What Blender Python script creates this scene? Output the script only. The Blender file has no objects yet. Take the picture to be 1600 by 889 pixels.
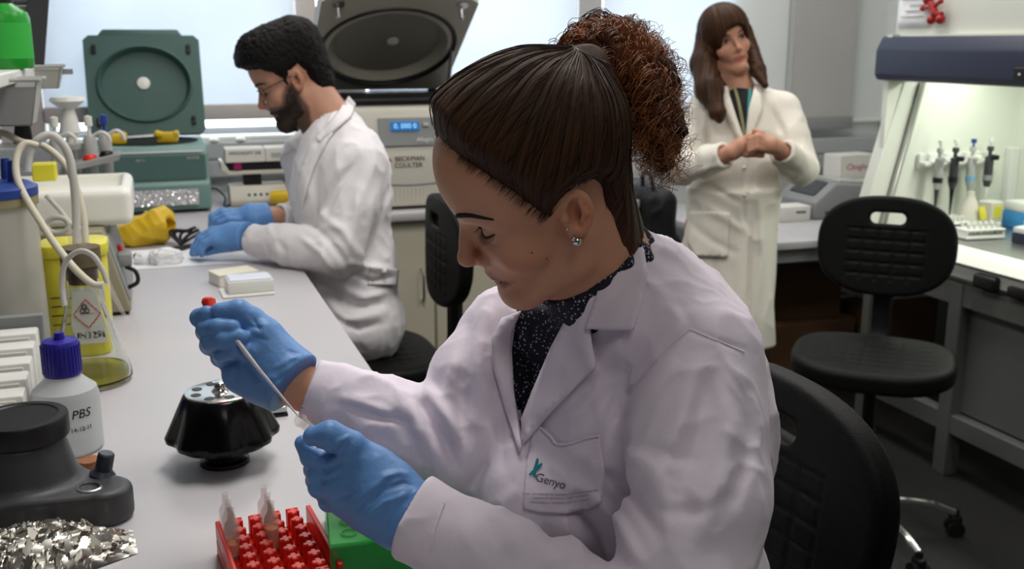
import bpy, bmesh, math, random
import numpy as np
from mathutils import Vector, Matrix, Euler

random.seed(7); np.random.seed(7)
scene = bpy.context.scene
COL = scene.collection
PI = math.pi

# ------------------------------------------------------------------ camera
FPX, CXP, CYP = 1600.0, 800.0, 444.5
CAM = np.array([0.0, 0.0, 1.5])
YAW, PITCH = math.radians(19.123), math.radians(13.275)
_f = np.array([math.sin(YAW)*math.cos(PITCH), math.cos(YAW)*math.cos(PITCH), -math.sin(PITCH)])
_r = np.array([math.cos(YAW), -math.sin(YAW), 0.0])
_u = np.cross(_r, _f)
def ray(x, y): return _f + _r*(x-CXP)/FPX - _u*(y-CYP)/FPX
def at(x, y, d): return CAM + ray(x, y)*d
def onz(x, y, z):
    r = ray(x, y); return CAM + r*((z-CAM[2])/r[2])
def onx(x, y, X):
    r = ray(x, y); return CAM + r*((X-CAM[0])/r[0])
def ony(x, y, Y):
    r = ray(x, y); return CAM + r*((Y-CAM[1])/r[1])
def project(P):
    v = np.asarray(P) - CAM; d = v @ _f
    return CXP + FPX*(v @ _r)/d, CYP - FPX*(v @ _u)/d, d

cd = bpy.data.cameras.new('camera'); cam = bpy.data.objects.new('camera', cd); COL.objects.link(cam)
cd.sensor_width = 36.0; cd.lens = 36.0
cam.location = CAM; cam.rotation_euler = (PI/2-PITCH, 0, -YAW)
cd.clip_start = 0.02
cd.dof.use_dof = True; cd.dof.focus_distance = 1.12; cd.dof.aperture_fstop = 8.5
scene.camera = cam

# ------------------------------------------------------------------ light and exposure
scene.view_settings.view_transform = 'Standard'; scene.view_settings.look = 'None'
scene.view_settings.gamma = 1.0; scene.view_settings.use_curve_mapping = False
scene.view_settings.exposure = 0.0
w = bpy.data.worlds.new('sky'); scene.world = w; w.use_nodes = True
bg = w.node_tree.nodes['Background']; bg.inputs[0].default_value = (0.80, 0.90, 1.0, 1); bg.inputs[1].default_value = 5.5
def area_light(name, loc, sx, sy, power, color, rot=(0, 0, 0), spread=PI):
    l = bpy.data.lights.new(name, 'AREA'); l.shape = 'RECTANGLE'; l.size = sx; l.size_y = sy
    l.energy = power; l.color = color; l.spread = spread
    o = bpy.data.objects.new(name, l); COL.objects.link(o); o.location = loc; o.rotation_euler = rot
    return o
CEIL_Z = 2.75
CEIL_AND_FILL_LIGHTS = [(0.45, 1.7, 23), (1.9, 1.7, 14), (0.45, 3.6, 12), (2.1, 3.5, 19), (0.3, -0.5, 9)]  # last entry is an added front fill on the camera side
for (x, y, p) in CEIL_AND_FILL_LIGHTS:
    area_light('ceiling_and_fill_light', (x, y, CEIL_Z-0.035), 0.55, 1.1, p, (1.0, 0.965, 0.93))
area_light('hood_lamp_light', (2.86, 2.62, 1.47), 0.10, 1.0, 6.0, (0.93, 1.0, 0.90))

# ------------------------------------------------------------------ helpers
def lin(c):
    return tuple(((v/255.0)/12.92 if v/255.0 <= 0.04045 else ((v/255.0+0.055)/1.055)**2.4) for v in c)
def mat(name, rgb, rough=0.5, metal=0.0, spec=0.5, var=0.0, vscale=8.0, bump=0.0, bscale=60.0, trans=0.0, ior=1.45,
        alpha=1.0, coat=0.0, sheen=0.0, emit=None, estr=0.0, sss=0.0, attr=False, fine=None):
    m = bpy.data.materials.new(name); m.use_nodes = True
    nt = m.node_tree; b = nt.nodes['Principled BSDF']
    c = lin(rgb)+(1,)
    b.inputs['Base Color'].default_value = c
    b.inputs['Roughness'].default_value = rough; b.inputs['Metallic'].default_value = metal
    b.inputs['Specular IOR Level'].default_value = spec; b.inputs['IOR'].default_value = ior
    b.inputs['Transmission Weight'].default_value = trans; b.inputs['Alpha'].default_value = alpha
    b.inputs['Coat Weight'].default_value = coat; b.inputs['Sheen Weight'].default_value = sheen
    if sss: 
        b.inputs['Subsurface Weight'].default_value = sss; b.inputs['Subsurface Radius'].default_value = (0.012, 0.004, 0.002); b.inputs['Subsurface Scale'].default_value = 1.0
    if emit is not None:
        b.inputs['Emission Color'].default_value = lin(emit)+(1,); b.inputs['Emission Strength'].default_value = estr
    tc = nt.nodes.new('ShaderNodeTexCoord')
    src = None
    if attr:
        a = nt.nodes.new('ShaderNodeAttribute'); a.attribute_name = 'Col'; src = a.outputs['Color']
    if var > 0:
        n = nt.nodes.new('ShaderNodeTexNoise'); n.inputs['Scale'].default_value = vscale; n.inputs['Detail'].default_value = 4
        nt.links.new(tc.outputs['Object'], n.inputs['Vector'])
        mr = nt.nodes.new('ShaderNodeMapRange'); mr.inputs['From Min'].default_value = 0.3; mr.inputs['From Max'].default_value = 0.7
        mr.inputs['To Min'].default_value = 1-var; mr.inputs['To Max'].default_value = 1+var
        nt.links.new(n.outputs['Fac'], mr.inputs['Value'])
        mx = nt.nodes.new('ShaderNodeMix'); mx.data_type = 'RGBA'; mx.blend_type = 'MULTIPLY'; mx.inputs['Factor'].default_value = 1
        if src is not None: nt.links.new(src, mx.inputs['A'])
        else: mx.inputs['A'].default_value = c
        nt.links.new(mr.outputs['Result'], mx.inputs['B']); src = mx.outputs['Result']
    if src is not None: nt.links.new(src, b.inputs['Base Color'])
    if bump > 0:
        n = nt.nodes.new('ShaderNodeTexNoise'); n.inputs['Scale'].default_value = bscale; n.inputs['Detail'].default_value = 3
        nt.links.new(tc.outputs['Object'], n.inputs['Vector'])
        bp = nt.nodes.new('ShaderNodeBump'); bp.inputs['Strength'].default_value = bump; bp.inputs['Distance'].default_value = 0.01
        nt.links.new(n.outputs['Fac'], bp.inputs['Height']); nt.links.new(bp.outputs['Normal'], b.inputs['Normal'])
    return m
M = {}
def tag(o, label=None, cat=None, group=None, kind=None):
    if label: o['label'] = label
    if cat: o['category'] = cat
    if group: o['group'] = group
    if kind: o['kind'] = kind
    return o
def thing(name, label, cat, loc=(0, 0, 0), rz=0.0, group=None):
    o = bpy.data.objects.new(name, None); COL.objects.link(o); o.empty_display_size = 0.05
    o.location = Vector([float(v) for v in loc]); o.rotation_euler = (0, 0, rz)
    return tag(o, label, cat, group)
def root_inv(parent):
    m = Matrix.Identity(4); p = parent
    while p is not None:
        m = p.matrix_parent_inverse @ Matrix.Translation(p.location) @ p.rotation_euler.to_matrix().to_4x4() @ m
        p = p.parent
    return m.inverted()
def link_mesh(name, me, m, parent=None, world=False, smooth=True):
    if m is not None:
        for mm in (m if isinstance(m, (list, tuple)) else [m]): me.materials.append(mm)
    o = bpy.data.objects.new(name, me); COL.objects.link(o)
    if parent is not None:
        o.parent = parent
        if world: o.matrix_parent_inverse = root_inv(parent)
    return o
def finish(bm, smooth=True, angle=35):
    bmesh.ops.recalc_face_normals(bm, faces=bm.faces)
    if smooth:
        a = math.radians(angle)
        for f in bm.faces: f.smooth = True
        for e in bm.edges:
            if len(e.link_faces) == 2 and e.calc_face_angle(0) > a: e.smooth = False
def obj(name, bm, m, parent=None, world=False, smooth=True, angle=35):
    finish(bm, smooth, angle)
    me = bpy.data.meshes.new(name); bm.to_mesh(me); bm.free()
    return link_mesh(name, me, m, parent, world)
def setting(name, bm, m, parent=None, smooth=True):
    o = obj(name, bm, m, parent, smooth=smooth)
    if parent is None: o['kind'] = 'structure'
    return o
def V(p): return Vector([float(v) for v in p])
def box(bm, c, s, bevel=0.0, seg=2, rot=None, taper=None):
    r = bmesh.ops.create_cube(bm, size=1.0); vs = r['verts']
    for v in vs:
        v.co = Vector((v.co.x*s[0], v.co.y*s[1], v.co.z*s[2]))
        if taper and v.co.z > 0: v.co.x *= taper[0]; v.co.y *= taper[1]
    if bevel > 0:
        es = list({e for v in vs for e in v.link_edges})
        rr = bmesh.ops.bevel(bm, geom=es, offset=bevel, segments=seg, affect='EDGES', profile=0.5)
        vs = list({v for f in rr['faces'] for v in f.verts} | {v for v in vs if v.is_valid})
    mtx = Matrix.Translation(V(c))
    if rot is not None:
        mtx = mtx @ (Euler(rot).to_matrix().to_4x4() if not isinstance(rot, Matrix) else rot.to_4x4())
    bmesh.ops.transform(bm, matrix=mtx, verts=vs)
    return vs
def boxmm(bm, lo, hi, bevel=0.0, seg=2):
    c = [(a+b)/2 for a, b in zip(lo, hi)]; s = [abs(b-a) for a, b in zip(lo, hi)]
    return box(bm, c, s, bevel, seg)
def frame_of(d):
    d = V(d).normalized(); a = Vector((0, 0, 1)) if abs(d.z) < 0.95 else Vector((1, 0, 0))
    x = a.cross(d).normalized(); return x, d.cross(x).normalized(), d
def tube(bm, path, r, seg=10, cap=True, closed=False):
    P = [V(p) for p in path]; n = len(P)
    R = r if hasattr(r, '__len__') else [r]*n
    rings = []; x = None
    for i in range(n):
        if closed: d = P[(i+1) % n]-P[(i-1) % n]
        else: d = P[min(i+1, n-1)]-P[max(i-1, 0)]
        if d.length < 1e-9: d = Vector((0, 0, 1))
        d.normalize()
        if x is None: x, y, _ = frame_of(d)
        else:
            x = (x-d*x.dot(d)); x = x.normalized() if x.length > 1e-6 else frame_of(d)[0]
            y = d.cross(x).normalized()
        rings.append([bm.verts.new(P[i]+(x*math.cos(2*PI*k/seg)+y*math.sin(2*PI*k/seg))*R[i]) for k in range(seg)])
    m = n if closed else n-1
    for i in range(m):
        a, b = rings[i], rings[(i+1) % n]
        for k in range(seg): bm.faces.new((a[k], a[(k+1) % seg], b[(k+1) % seg], b[k]))
    if cap and not closed:
        bm.faces.new(rings[0][::-1]); bm.faces.new(rings[-1])
    return rings
def cyl(bm, a, b, r, r2=None, seg=20, cap=True): return tube(bm, [a, b], [r, r if r2 is None else r2], seg, cap)
def lathe(bm, prof, c=(0, 0, 0), seg=32, axis=None, cap=False):
    """prof: list of (radius, height) turned about an axis through c"""
    x, y, z = (Vector((1, 0, 0)), Vector((0, 1, 0)), Vector((0, 0, 1))) if axis is None else frame_of(axis)
    c = V(c); rings = []
    for (r, h) in prof:
        if r < 1e-6: rings.append([bm.verts.new(c+z*h)])
        else: rings.append([bm.verts.new(c+z*h+(x*math.cos(2*PI*k/seg)+y*math.sin(2*PI*k/seg))*r) for k in range(seg)])
    for a, b in zip(rings[:-1], rings[1:]):
        if len(a) == 1 and len(b) == 1: continue
        for k in range(seg):
            k2 = (k+1) % seg
            if len(a) == 1: bm.faces.new((a[0], b[k2], b[k]))
            elif len(b) == 1: bm.faces.new((a[k], a[k2], b[0]))
            else: bm.faces.new((a[k], a[k2], b[k2], b[k]))
    if cap:
        if len(rings[0]) > 1: bm.faces.new(rings[0][::-1])
        if len(rings[-1]) > 1: bm.faces.new(rings[-1])
def prism(bm, pts, axis, lo, hi, bevel=0.0, seg=2):
    """closed outline pts (2D) pushed along axis 'x','y','z' from lo to hi"""
    def mk(p, t):
        return {'x': (t, p[0], p[1]), 'y': (p[0], t, p[1]), 'z': (p[0], p[1], t)}[axis]
    a = [bm.verts.new(mk(p, lo)) for p in pts]; b = [bm.verts.new(mk(p, hi)) for p in pts]; n = len(pts)
    fs = [bm.faces.new(a[::-1]), bm.faces.new(b)]
    for k in range(n): fs.append(bm.faces.new((a[k], a[(k+1) % n], b[(k+1) % n], b[k])))
    bmesh.ops.recalc_face_normals(bm, faces=fs)
    if bevel > 0:
        es = list({e for f in fs for e in f.edges})
        bmesh.ops.bevel(bm, geom=es, offset=bevel, segments=seg, affect='EDGES', profile=0.5)
def ball(bm, c, r, u=16, v=10, scale=None, rot=None):
    q = bmesh.ops.create_uvsphere(bm, u_segments=u, v_segments=v, radius=1.0)
    s = scale or (1, 1, 1)
    mtx = Matrix.Translation(V(c)) @ (rot.to_4x4() if rot is not None else Matrix.Identity(4)) @ Matrix.Diagonal((r*s[0], r*s[1], r*s[2], 1))
    bmesh.ops.transform(bm, matrix=mtx, verts=q['verts'])
def rrect(w, h, r, n=5):
    pts = []
    for (cx, cy, a0) in ((w/2-r, h/2-r, 0), (-w/2+r, h/2-r, 90), (-w/2+r, -h/2+r, 180), (w/2-r, -h/2+r, 270)):
        for k in range(n+1):
            a = math.radians(a0+90*k/n); pts.append((cx+r*math.cos(a), cy+r*math.sin(a)))
    return pts
def spline(pts, n=8):
    """Catmull-Rom through points"""
    P = [np.array(p, float) for p in pts]; P = [2*P[0]-P[1]]+P+[2*P[-1]-P[-2]]; out = []
    for i in range(1, len(P)-2):
        for k in range(n):
            t = k/n; a, b, c, d = P[i-1:i+3]
            out.append(0.5*((2*b)+(-a+c)*t+(2*a-5*b+4*c-d)*t*t+(-a+3*b-3*c+d)*t**3))
    out.append(P[-2]); return out
def text_mesh(s, size, extrude=0.0003, spacing=1.0):
    cu = bpy.data.curves.new('lettering', 'FONT'); cu.body = s; cu.size = size; cu.extrude = extrude
    cu.align_x = 'CENTER'; cu.align_y = 'CENTER'; cu.resolution_u = 3; cu.space_character = spacing
    o = bpy.data.objects.new('lettering', cu); COL.objects.link(o)
    dg = bpy.context.evaluated_depsgraph_get()
    me = bpy.data.meshes.new_from_object(o.evaluated_get(dg)); bpy.data.objects.remove(o); bpy.data.curves.remove(cu)
    return me
def text(name, s, size, m, parent, origin, xdir, ydir, extrude=0.0003, world=True, curve=None, shear=0.0, spacing=1.0):
    me = text_mesh(s, size, extrude, spacing)
    x, y = V(xdir).normalized(), V(ydir).normalized(); z = x.cross(y); o0 = V(origin)
    for v in me.vertices:
        p = v.co.copy(); p.x += shear*p.y
        v.co = curve(p) if curve else o0+x*p.x+y*p.y+z*(p.z+0.0006)
    return link_mesh(name, me, m, parent, world)
def dup(root, loc=None, rz=None, label=None, name=None):
    r = root.copy(); COL.objects.link(r)
    if loc is not None: r.location = loc
    if rz is not None: r.rotation_euler = (0, 0, rz)
    if label: r['label'] = label
    for ch in list(root.children):
        c = ch.copy(); COL.objects.link(c); c.parent = r
        for g in list(ch.children):
            d = g.copy(); COL.objects.link(d); d.parent = c
    return r
BM = bmesh.new

# ------------------------------------------------------------------ solid modelling by distance fields
def vlen(a): return np.sqrt((a*a).sum(-1))
def nrm(v): v = np.asarray(v, float); return v/np.linalg.norm(v)
def s_cone(P, a, b, ra, rb):
    a = np.asarray(a, float); b = np.asarray(b, float); ab = b-a
    t = np.clip(((P-a) @ ab)/(ab @ ab + 1e-12), 0, 1)
    return vlen(P-a-t[:, None]*ab)-(ra+(rb-ra)*t)
def s_chain(P, pts, rs, k=0.0):
    d = None
    for i in range(len(pts)-1):
        e = s_cone(P, pts[i], pts[i+1], rs[i], rs[i+1])
        d = e if d is None else (np.minimum(d, e) if k <= 0 else smin(d, e, k))
    return d
def s_ball(P, c, r): return vlen(P-np.asarray(c, float))-r
def s_ell(P, c, r, R=None):
    q = P-np.asarray(c, float)
    if R is not None: q = q @ R
    r = np.asarray(r, float)
    k0 = vlen(q/r); k1 = vlen(q/(r*r))
    return np.where(k1 > 1e-9, k0*(k0-1)/np.maximum(k1, 1e-9), -r.min())
def s_box(P, c, h, r=0.0, R=None):
    q = P-np.asarray(c, float)
    if R is not None: q = q @ R
    q = np.abs(q)-(np.asarray(h, float)-r)
    return vlen(np.maximum(q, 0))+np.minimum(q.max(-1), 0)-r
def smin(a, b, k):
    h = np.clip(0.5+0.5*(b-a)/k, 0, 1); return b+(a-b)*h-k*h*(1-h)
def smax(a, b, k): return -smin(-a, -b, k)
def rot_cols(x, y, z): return np.stack([nrm(x), nrm(y), nrm(z)], 1)
def surface(fn, lo, hi, h, steps=1):
    """surface nets over fn on a grid of cell size h, evaluated only near the surface"""
    lo = np.asarray(lo, float); hi = np.asarray(hi, float); B = 4
    nb = np.ceil((hi-lo)/(h*B)).astype(int)+1; H = h*B
    ci = np.stack(np.meshgrid(*[np.arange(n) for n in nb], indexing='ij'), -1).reshape(-1, 3)
    cen = lo+(ci+0.5)*H-0.5*h
    dc = fn(cen)
    act = np.abs(dc) < H*1.15
    D = np.repeat(np.repeat(np.repeat(dc.reshape(nb), B, 0), B, 1), B, 2).astype(np.float32)
    off = np.stack(np.meshgrid(*[np.arange(B)]*3, indexing='ij'), -1).reshape(-1, 3)
    gi = (ci[act][:, None, :]*B+off[None]).reshape(-1, 3)
    D[gi[:, 0], gi[:, 1], gi[:, 2]] = fn(lo+gi*h)
    S = D < 0; n = np.array(S.shape)
    cnt = np.zeros(n-1, np.int8)
    for dx in (0, 1):
        for dy in (0, 1):
            for dz in (0, 1): cnt += S[dx:n[0]-1+dx, dy:n[1]-1+dy, dz:n[2]-1+dz]
    cells = np.argwhere((cnt > 0) & (cnt < 8))
    idx = -np.ones(n-1, np.int64); idx[tuple(cells.T)] = np.arange(len(cells))
    acc = np.zeros((len(cells), 3)); num = np.zeros(len(cells))
    cor = [(0,0,0),(1,0,0),(0,1,0),(1,1,0),(0,0,1),(1,0,1),(0,1,1),(1,1,1)]
    for i in range(8):
        for j in range(i+1, 8):
            a, b = np.array(cor[i]), np.array(cor[j])
            if np.abs(a-b).sum() != 1: continue
            da = D[tuple((cells+a).T)]; db = D[tuple((cells+b).T)]
            m = (da < 0) != (db < 0)
            t = np.where(m, da/np.where(m, da-db, 1), 0)
            acc += np.where(m[:, None], a+(b-a)*t[:, None], 0); num += m
    verts = lo+(cells+acc/np.maximum(num, 1)[:, None])*h
    quads = []
    for ax in range(3):
        e = np.eye(3, dtype=int)[ax]; o1, o2 = np.eye(3, dtype=int)[(ax+1) % 3], np.eye(3, dtype=int)[(ax+2) % 3]
        A = S[:n[0]-e[0], :n[1]-e[1], :n[2]-e[2]]; Bs = S[e[0]:, e[1]:, e[2]:]
        ed = np.argwhere(A != Bs)
        ok = (ed[:, (ax+1) % 3] > 0) & (ed[:, (ax+2) % 3] > 0) & np.all(ed < n-1, axis=1); ed = ed[ok]
        fl = A[tuple(ed.T)]
        q = np.stack([idx[tuple((ed-o1-o2).T)], idx[tuple((ed-o2).T)], idx[tuple(ed.T)], idx[tuple((ed-o1).T)]], 1)
        q[~fl] = q[~fl][:, ::-1]; quads.append(q)
    Q = np.concatenate(quads); Q = Q[(Q >= 0).all(1)]
    for _ in range(steps):
        d = fn(verts); g = grad(fn, verts, h*0.4)
        verts = verts-g*np.clip(d, -h, h)[:, None]
    return verts, Q
def grad(fn, P, e=0.0015):
    g = np.stack([fn(P+np.eye(3)[i]*e)-fn(P-np.eye(3)[i]*e) for i in range(3)], 1)
    return g/np.maximum(vlen(g), 1e-9)[:, None]
def np_mesh(name, verts, faces, colors=None, smooth=True):
    me = bpy.data.meshes.new(name); nv, nf = len(verts), len(faces); k = faces.shape[1]
    me.vertices.add(nv); me.vertices.foreach_set('co', np.asarray(verts, np.float32).ravel())
    me.loops.add(nf*k); me.loops.foreach_set('vertex_index', np.asarray(faces, np.int32).ravel())
    me.polygons.add(nf); me.polygons.foreach_set('loop_start', np.arange(0, nf*k, k, dtype=np.int32))
    me.update(calc_edges=True); me.validate()
    me.polygons.foreach_set('use_smooth', [smooth]*len(me.polygons))
    if colors is not None:
        ca = me.color_attributes.new('Col', 'FLOAT_COLOR', 'POINT')
        ca.data.foreach_set('color', np.concatenate([colors, np.ones((nv, 1))], 1).astype(np.float32).ravel())
    return me
def vnormals(verts, Q):
    e = np.cross(verts[Q[:, 2]]-verts[Q[:, 0]], verts[Q[:, 3]]-verts[Q[:, 1]]); N = np.zeros_like(verts)
    for i in range(4): np.add.at(N, Q[:, i], e)
    return N/np.maximum(vlen(N), 1e-12)[:, None]
def cast(fn, o, d, tmax=3.0, off=0.0, n=70):
    """march rays o + t d on to the surface of fn"""
    o = np.asarray(o, float).reshape(-1, 3); d = np.broadcast_to(np.asarray(d, float), o.shape); t = np.zeros(len(o))
    for _ in range(n): t = np.minimum(t+np.clip((fn(o+d*t[:, None])-off)*0.85, -0.02, 0.3), tmax)
    return o+d*t[:, None], t
# ------------------------------------------------------------------ materials
M['wall_dark'] = mat('gray_low_bounce_wall', (120, 120, 118), 0.7)  # for unseen walls, greyed to cut the light they bounce back
M['stand'] = mat('dark_gray_stand', (96, 97, 95), 0.5)
M['floor'] = mat('dark_vinyl_floor', (38, 38, 36), 0.55, var=0.35, vscale=90)
M['wall'] = mat('wall_paint', (222, 226, 224), 0.85, var=0.03, vscale=3)
M['ceiling'] = mat('ceiling_paint', (225, 225, 222), 0.9)
M['mullion'] = mat('beige_window_frame', (188, 180, 176), 0.6)
M['grayframe'] = mat('gray_window_frame', (170, 170, 170), 0.5)
M['trunk'] = mat('gray_trunking', (172, 174, 174), 0.5)
M['bench'] = mat('bench_laminate', (190, 187, 190), 0.38, var=0.02, vscale=5)
M['cream'] = mat('cream_laminate', (205, 199, 178), 0.5)
M['cream_plastic'] = mat('cream_plastic', (214, 210, 196), 0.4)
M['white'] = mat('white_plastic', (226, 226, 220), 0.4)
M['paper'] = mat('paper', (236, 236, 236), 0.9)
M['card_white'] = mat('white_card', (228, 226, 218), 0.8)
M['gray'] = mat('gray_plastic', (140, 142, 142), 0.5)
M['lightgray'] = mat('light_gray_plastic', (180, 180, 176), 0.5)
M['darkgray'] = mat('dark_gray_plastic', (62, 62, 66), 0.45, bump=0.05, bscale=400)
M['black'] = mat('black_plastic', (20, 20, 22), 0.45)
M['gloss_black'] = mat('gloss_black', (6, 6, 7), 0.22, spec=0.3)
M['pu'] = mat('black_polyurethane', (12, 12, 12), 0.55, spec=0.25, bump=0.15, bscale=500)
M['chrome'] = mat('chrome', (225, 225, 225), 0.12, metal=1.0)
M['steel'] = mat('brushed_steel', (190, 190, 188), 0.3, metal=1.0, bump=0.03, bscale=200)
M['teal'] = mat('teal_housing', (122, 154, 148), 0.45)
M['teal_dark'] = mat('dark_teal_lid', (70, 100, 94), 0.5)
M['navy'] = mat('navy_panel', (40, 45, 66), 0.5)
M['hoodwhite'] = mat('hood_enamel', (226, 228, 216), 0.4)
M['boxbrown'] = mat('brown_cardboard', (100, 72, 48), 0.9, var=0.1)
M['red'] = mat('red_plastic', (230, 50, 34), 0.35, sss=0.0)
M['yellow'] = mat('yellow_plastic', (224, 186, 40), 0.45)
M['yellow_bin'] = mat('yellow_bin', (222, 212, 60), 0.4)
M['blue_cap'] = mat('blue_cap', (44, 38, 150), 0.4)
M['blue_lid'] = mat('blue_lid', (38, 66, 140), 0.4)
M['clear'] = mat('clear_polymer', (250, 236, 230), 0.08, alpha=0.18, spec=0.9)
M['glass'] = mat('glass', (245, 248, 246), 0.02, trans=1.0, ior=1.3)
M['milky'] = mat('milky_polyethylene', (226, 230, 230), 0.42, trans=0.45, ior=1.2)
M['hose'] = mat('silicone_hose', (222, 220, 212), 0.3, trans=0.3, ior=1.2)
M['hose_cream'] = mat('cream_hose', (226, 220, 198), 0.4, trans=0.15, ior=1.2)
M['liquid'] = mat('yellow_liquid', (214, 206, 96), 0.1, trans=0.8, ior=1.2)
M['cork'] = mat('brown_stopper', (104, 92, 72), 0.8, var=0.2, vscale=60)
M['orange_liquid'] = mat('orange_liquid', (240, 150, 88), 0.15, alpha=0.9)
M['green_clear'] = mat('green_clear_plastic', (50, 212, 84), 0.15, alpha=0.5)
M['green_bottle'] = mat('green_bottle', (38, 150, 48), 0.25)
M['ink'] = mat('black_ink', (30, 30, 36), 0.8)
M['red_ink'] = mat('red_ink', (196, 60, 50), 0.8)
M['gray_ink'] = mat('gray_ink', (110, 108, 106), 0.8)
M['white_ink'] = mat('white_ink', (230, 230, 228), 0.7)
M['screen'] = mat('blue_screen', (30, 90, 150), 0.3, emit=(40, 120, 190), estr=0.5)
M['screen_digit'] = mat('screen_digits', (150, 210, 240), 0.3, emit=(150, 210, 240), estr=0.8)
def pane_mat():
    m = bpy.data.materials.new('window_glass'); m.use_nodes = True; nt = m.node_tree; nt.nodes.clear()
    o = nt.nodes.new('ShaderNodeOutputMaterial'); mx = nt.nodes.new('ShaderNodeMixShader'); t = nt.nodes.new('ShaderNodeBsdfTransparent')
    g = nt.nodes.new('ShaderNodeBsdfGlossy'); g.inputs['Roughness'].default_value = 0.02
    mx.inputs[0].default_value = 0.06; nt.links.new(t.outputs[0], mx.inputs[1]); nt.links.new(g.outputs[0], mx.inputs[2]); nt.links.new(mx.outputs[0], o.inputs[0])
    return m
M['pane'] = pane_mat()
def blind_mat(name, rgb, tr):
    m = bpy.data.materials.new(name); m.use_nodes = True; nt = m.node_tree; nt.nodes.clear()
    o = nt.nodes.new('ShaderNodeOutputMaterial'); mx = nt.nodes.new('ShaderNodeMixShader'); d = nt.nodes.new('ShaderNodeBsdfDiffuse'); t = nt.nodes.new('ShaderNodeBsdfTranslucent')
    tc = nt.nodes.new('ShaderNodeTexCoord'); n = nt.nodes.new('ShaderNodeTexNoise'); n.inputs['Scale'].default_value = 3; n.inputs['Detail'].default_value = 6
    mr = nt.nodes.new('ShaderNodeMapRange'); mr.inputs['To Min'].default_value = 0.9; mr.inputs['To Max'].default_value = 1.05
    mix = nt.nodes.new('ShaderNodeMix'); mix.data_type = 'RGBA'; mix.blend_type = 'MULTIPLY'; mix.inputs['Factor'].default_value = 1; mix.inputs['A'].default_value = lin(rgb)+(1,)
    nt.links.new(tc.outputs['Object'], n.inputs['Vector']); nt.links.new(n.outputs['Fac'], mr.inputs['Value']); nt.links.new(mr.outputs['Result'], mix.inputs['B'])
    nt.links.new(mix.outputs['Result'], d.inputs[0]); nt.links.new(mix.outputs['Result'], t.inputs[0])
    mx.inputs[0].default_value = tr; nt.links.new(d.outputs[0], mx.inputs[1]); nt.links.new(t.outputs[0], mx.inputs[2]); nt.links.new(mx.outputs[0], o.inputs[0])
    return m
M['blind'] = blind_mat('pale_roller_blind', (226, 230, 234), 0.52)
M['blind_gray'] = blind_mat('gray_roller_blind', (188, 187, 184), 0.10)

# ------------------------------------------------------------------ the room
X0, X1, Y0, Y1 = -2.2, 3.56, -2.4, 4.45
bm = BM(); boxmm(bm, (X0, Y0, -0.1), (X1, Y1+0.3, 0.0)); setting('floor', bm, M['floor'])
bm = BM(); boxmm(bm, (X0, Y0, CEIL_Z), (X1, Y1+0.3, CEIL_Z+0.1)); setting('ceiling', bm, M['ceiling'])
bm = BM(); boxmm(bm, (X0-0.1, Y0-0.1, -0.1), (X0, Y1+0.3, CEIL_Z+0.1)); setting('wall_left', bm, M['wall_dark'])
bm = BM(); boxmm(bm, (X1, Y0-0.1, -0.1), (X1+0.1, Y1+0.3, CEIL_Z+0.1)); setting('wall_right', bm, M['wall'])
bm = BM(); boxmm(bm, (X0-0.1, Y0-0.1, -0.1), (X1+0.1, Y0, CEIL_Z+0.1)); setting('wall_front', bm, M['wall_dark'])
SILL, HEAD = 1.12, 2.45
OPEN = [(-2.05, -0.56), (-0.40, 0.60), (0.66, 0.74), (0.86, 1.86), (1.95, 2.68)]
bm = BM()
boxmm(bm, (X0, Y1, -0.1), (X1, Y1+0.22, SILL)); boxmm(bm, (X0, Y1, HEAD), (X1, Y1+0.22, CEIL_Z))
xs = [X0]+[v for o in OPEN for v in o]+[X1]
for i in range(0, len(xs), 2): boxmm(bm, (xs[i], Y1, SILL), (xs[i+1], Y1+0.22, HEAD))
wall_back = setting('wall_back', bm, M['wall'])
for i, (a, b) in enumerate(OPEN):
    fb = BM()
    for (u0, u1) in ((a, a+0.025), (b-0.025, b)): boxmm(fb, (u0, Y1+0.10, SILL), (u1, Y1+0.15, HEAD))
    boxmm(fb, (a, Y1+0.10, SILL), (b, Y1+0.15, SILL+0.03)); boxmm(fb, (a, Y1+0.10, HEAD-0.03), (b, Y1+0.15, HEAD))
    wn = setting('window_%d' % (i+1), fb, M['grayframe'], smooth=False)
    pb = BM(); boxmm(pb, (a+0.02, Y1+0.122, SILL+0.02), (b-0.02, Y1+0.128, HEAD-0.02)); obj('pane', pb, M['pane'], wn, smooth=False)
# mullions facing the room
for i, (a, b, k, pr) in enumerate(((-0.56, -0.40, 'mullion', 0.05), (0.585, 0.672, 'mullion', 0.03), (0.735, 0.87, 'grayframe', 0.03), (1.845, 1.96, 'grayframe', 0.05), (2.66, 2.97, 'wall', 0.02))):
    bm = BM(); boxmm(bm, (a, Y1-pr, SILL), (b, Y1+0.02, CEIL_Z), 0.004, 1); setting('trim_%d' % (i+1), bm, M[k], smooth=False)
bm = BM(); boxmm(bm, (X0, Y1-0.035, SILL-0.015), (X1, Y1+0.20, SILL+0.004), 0.003, 1); setting('trim_6', bm, M['white'], smooth=False)
# dado trunking along the back wall
def trunking(n, xa, xb, za, zb):
    bm = BM(); boxmm(bm, (xa, Y1-0.06, za), (xb, Y1, zb), 0.004, 1); t = setting('trim_%d' % n, bm, M['trunk'], smooth=False)
    m = (za+zb)/2; bm = BM(); boxmm(bm, (xa+0.01, Y1-0.066, m+0.006), (xb-0.01, Y1-0.058, zb-0.006), 0.002, 1); boxmm(bm, (xa+0.01, Y1-0.066, za+0.006), (xb-0.01, Y1-0.058, m-0.006), 0.002, 1)
    obj('cover_strip', bm, M['trunk'], t, smooth=False)
trunking(7, X0, 1.80, 0.955, 1.105); trunking(8, 1.80, X1, 0.87, 1.035)
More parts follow.
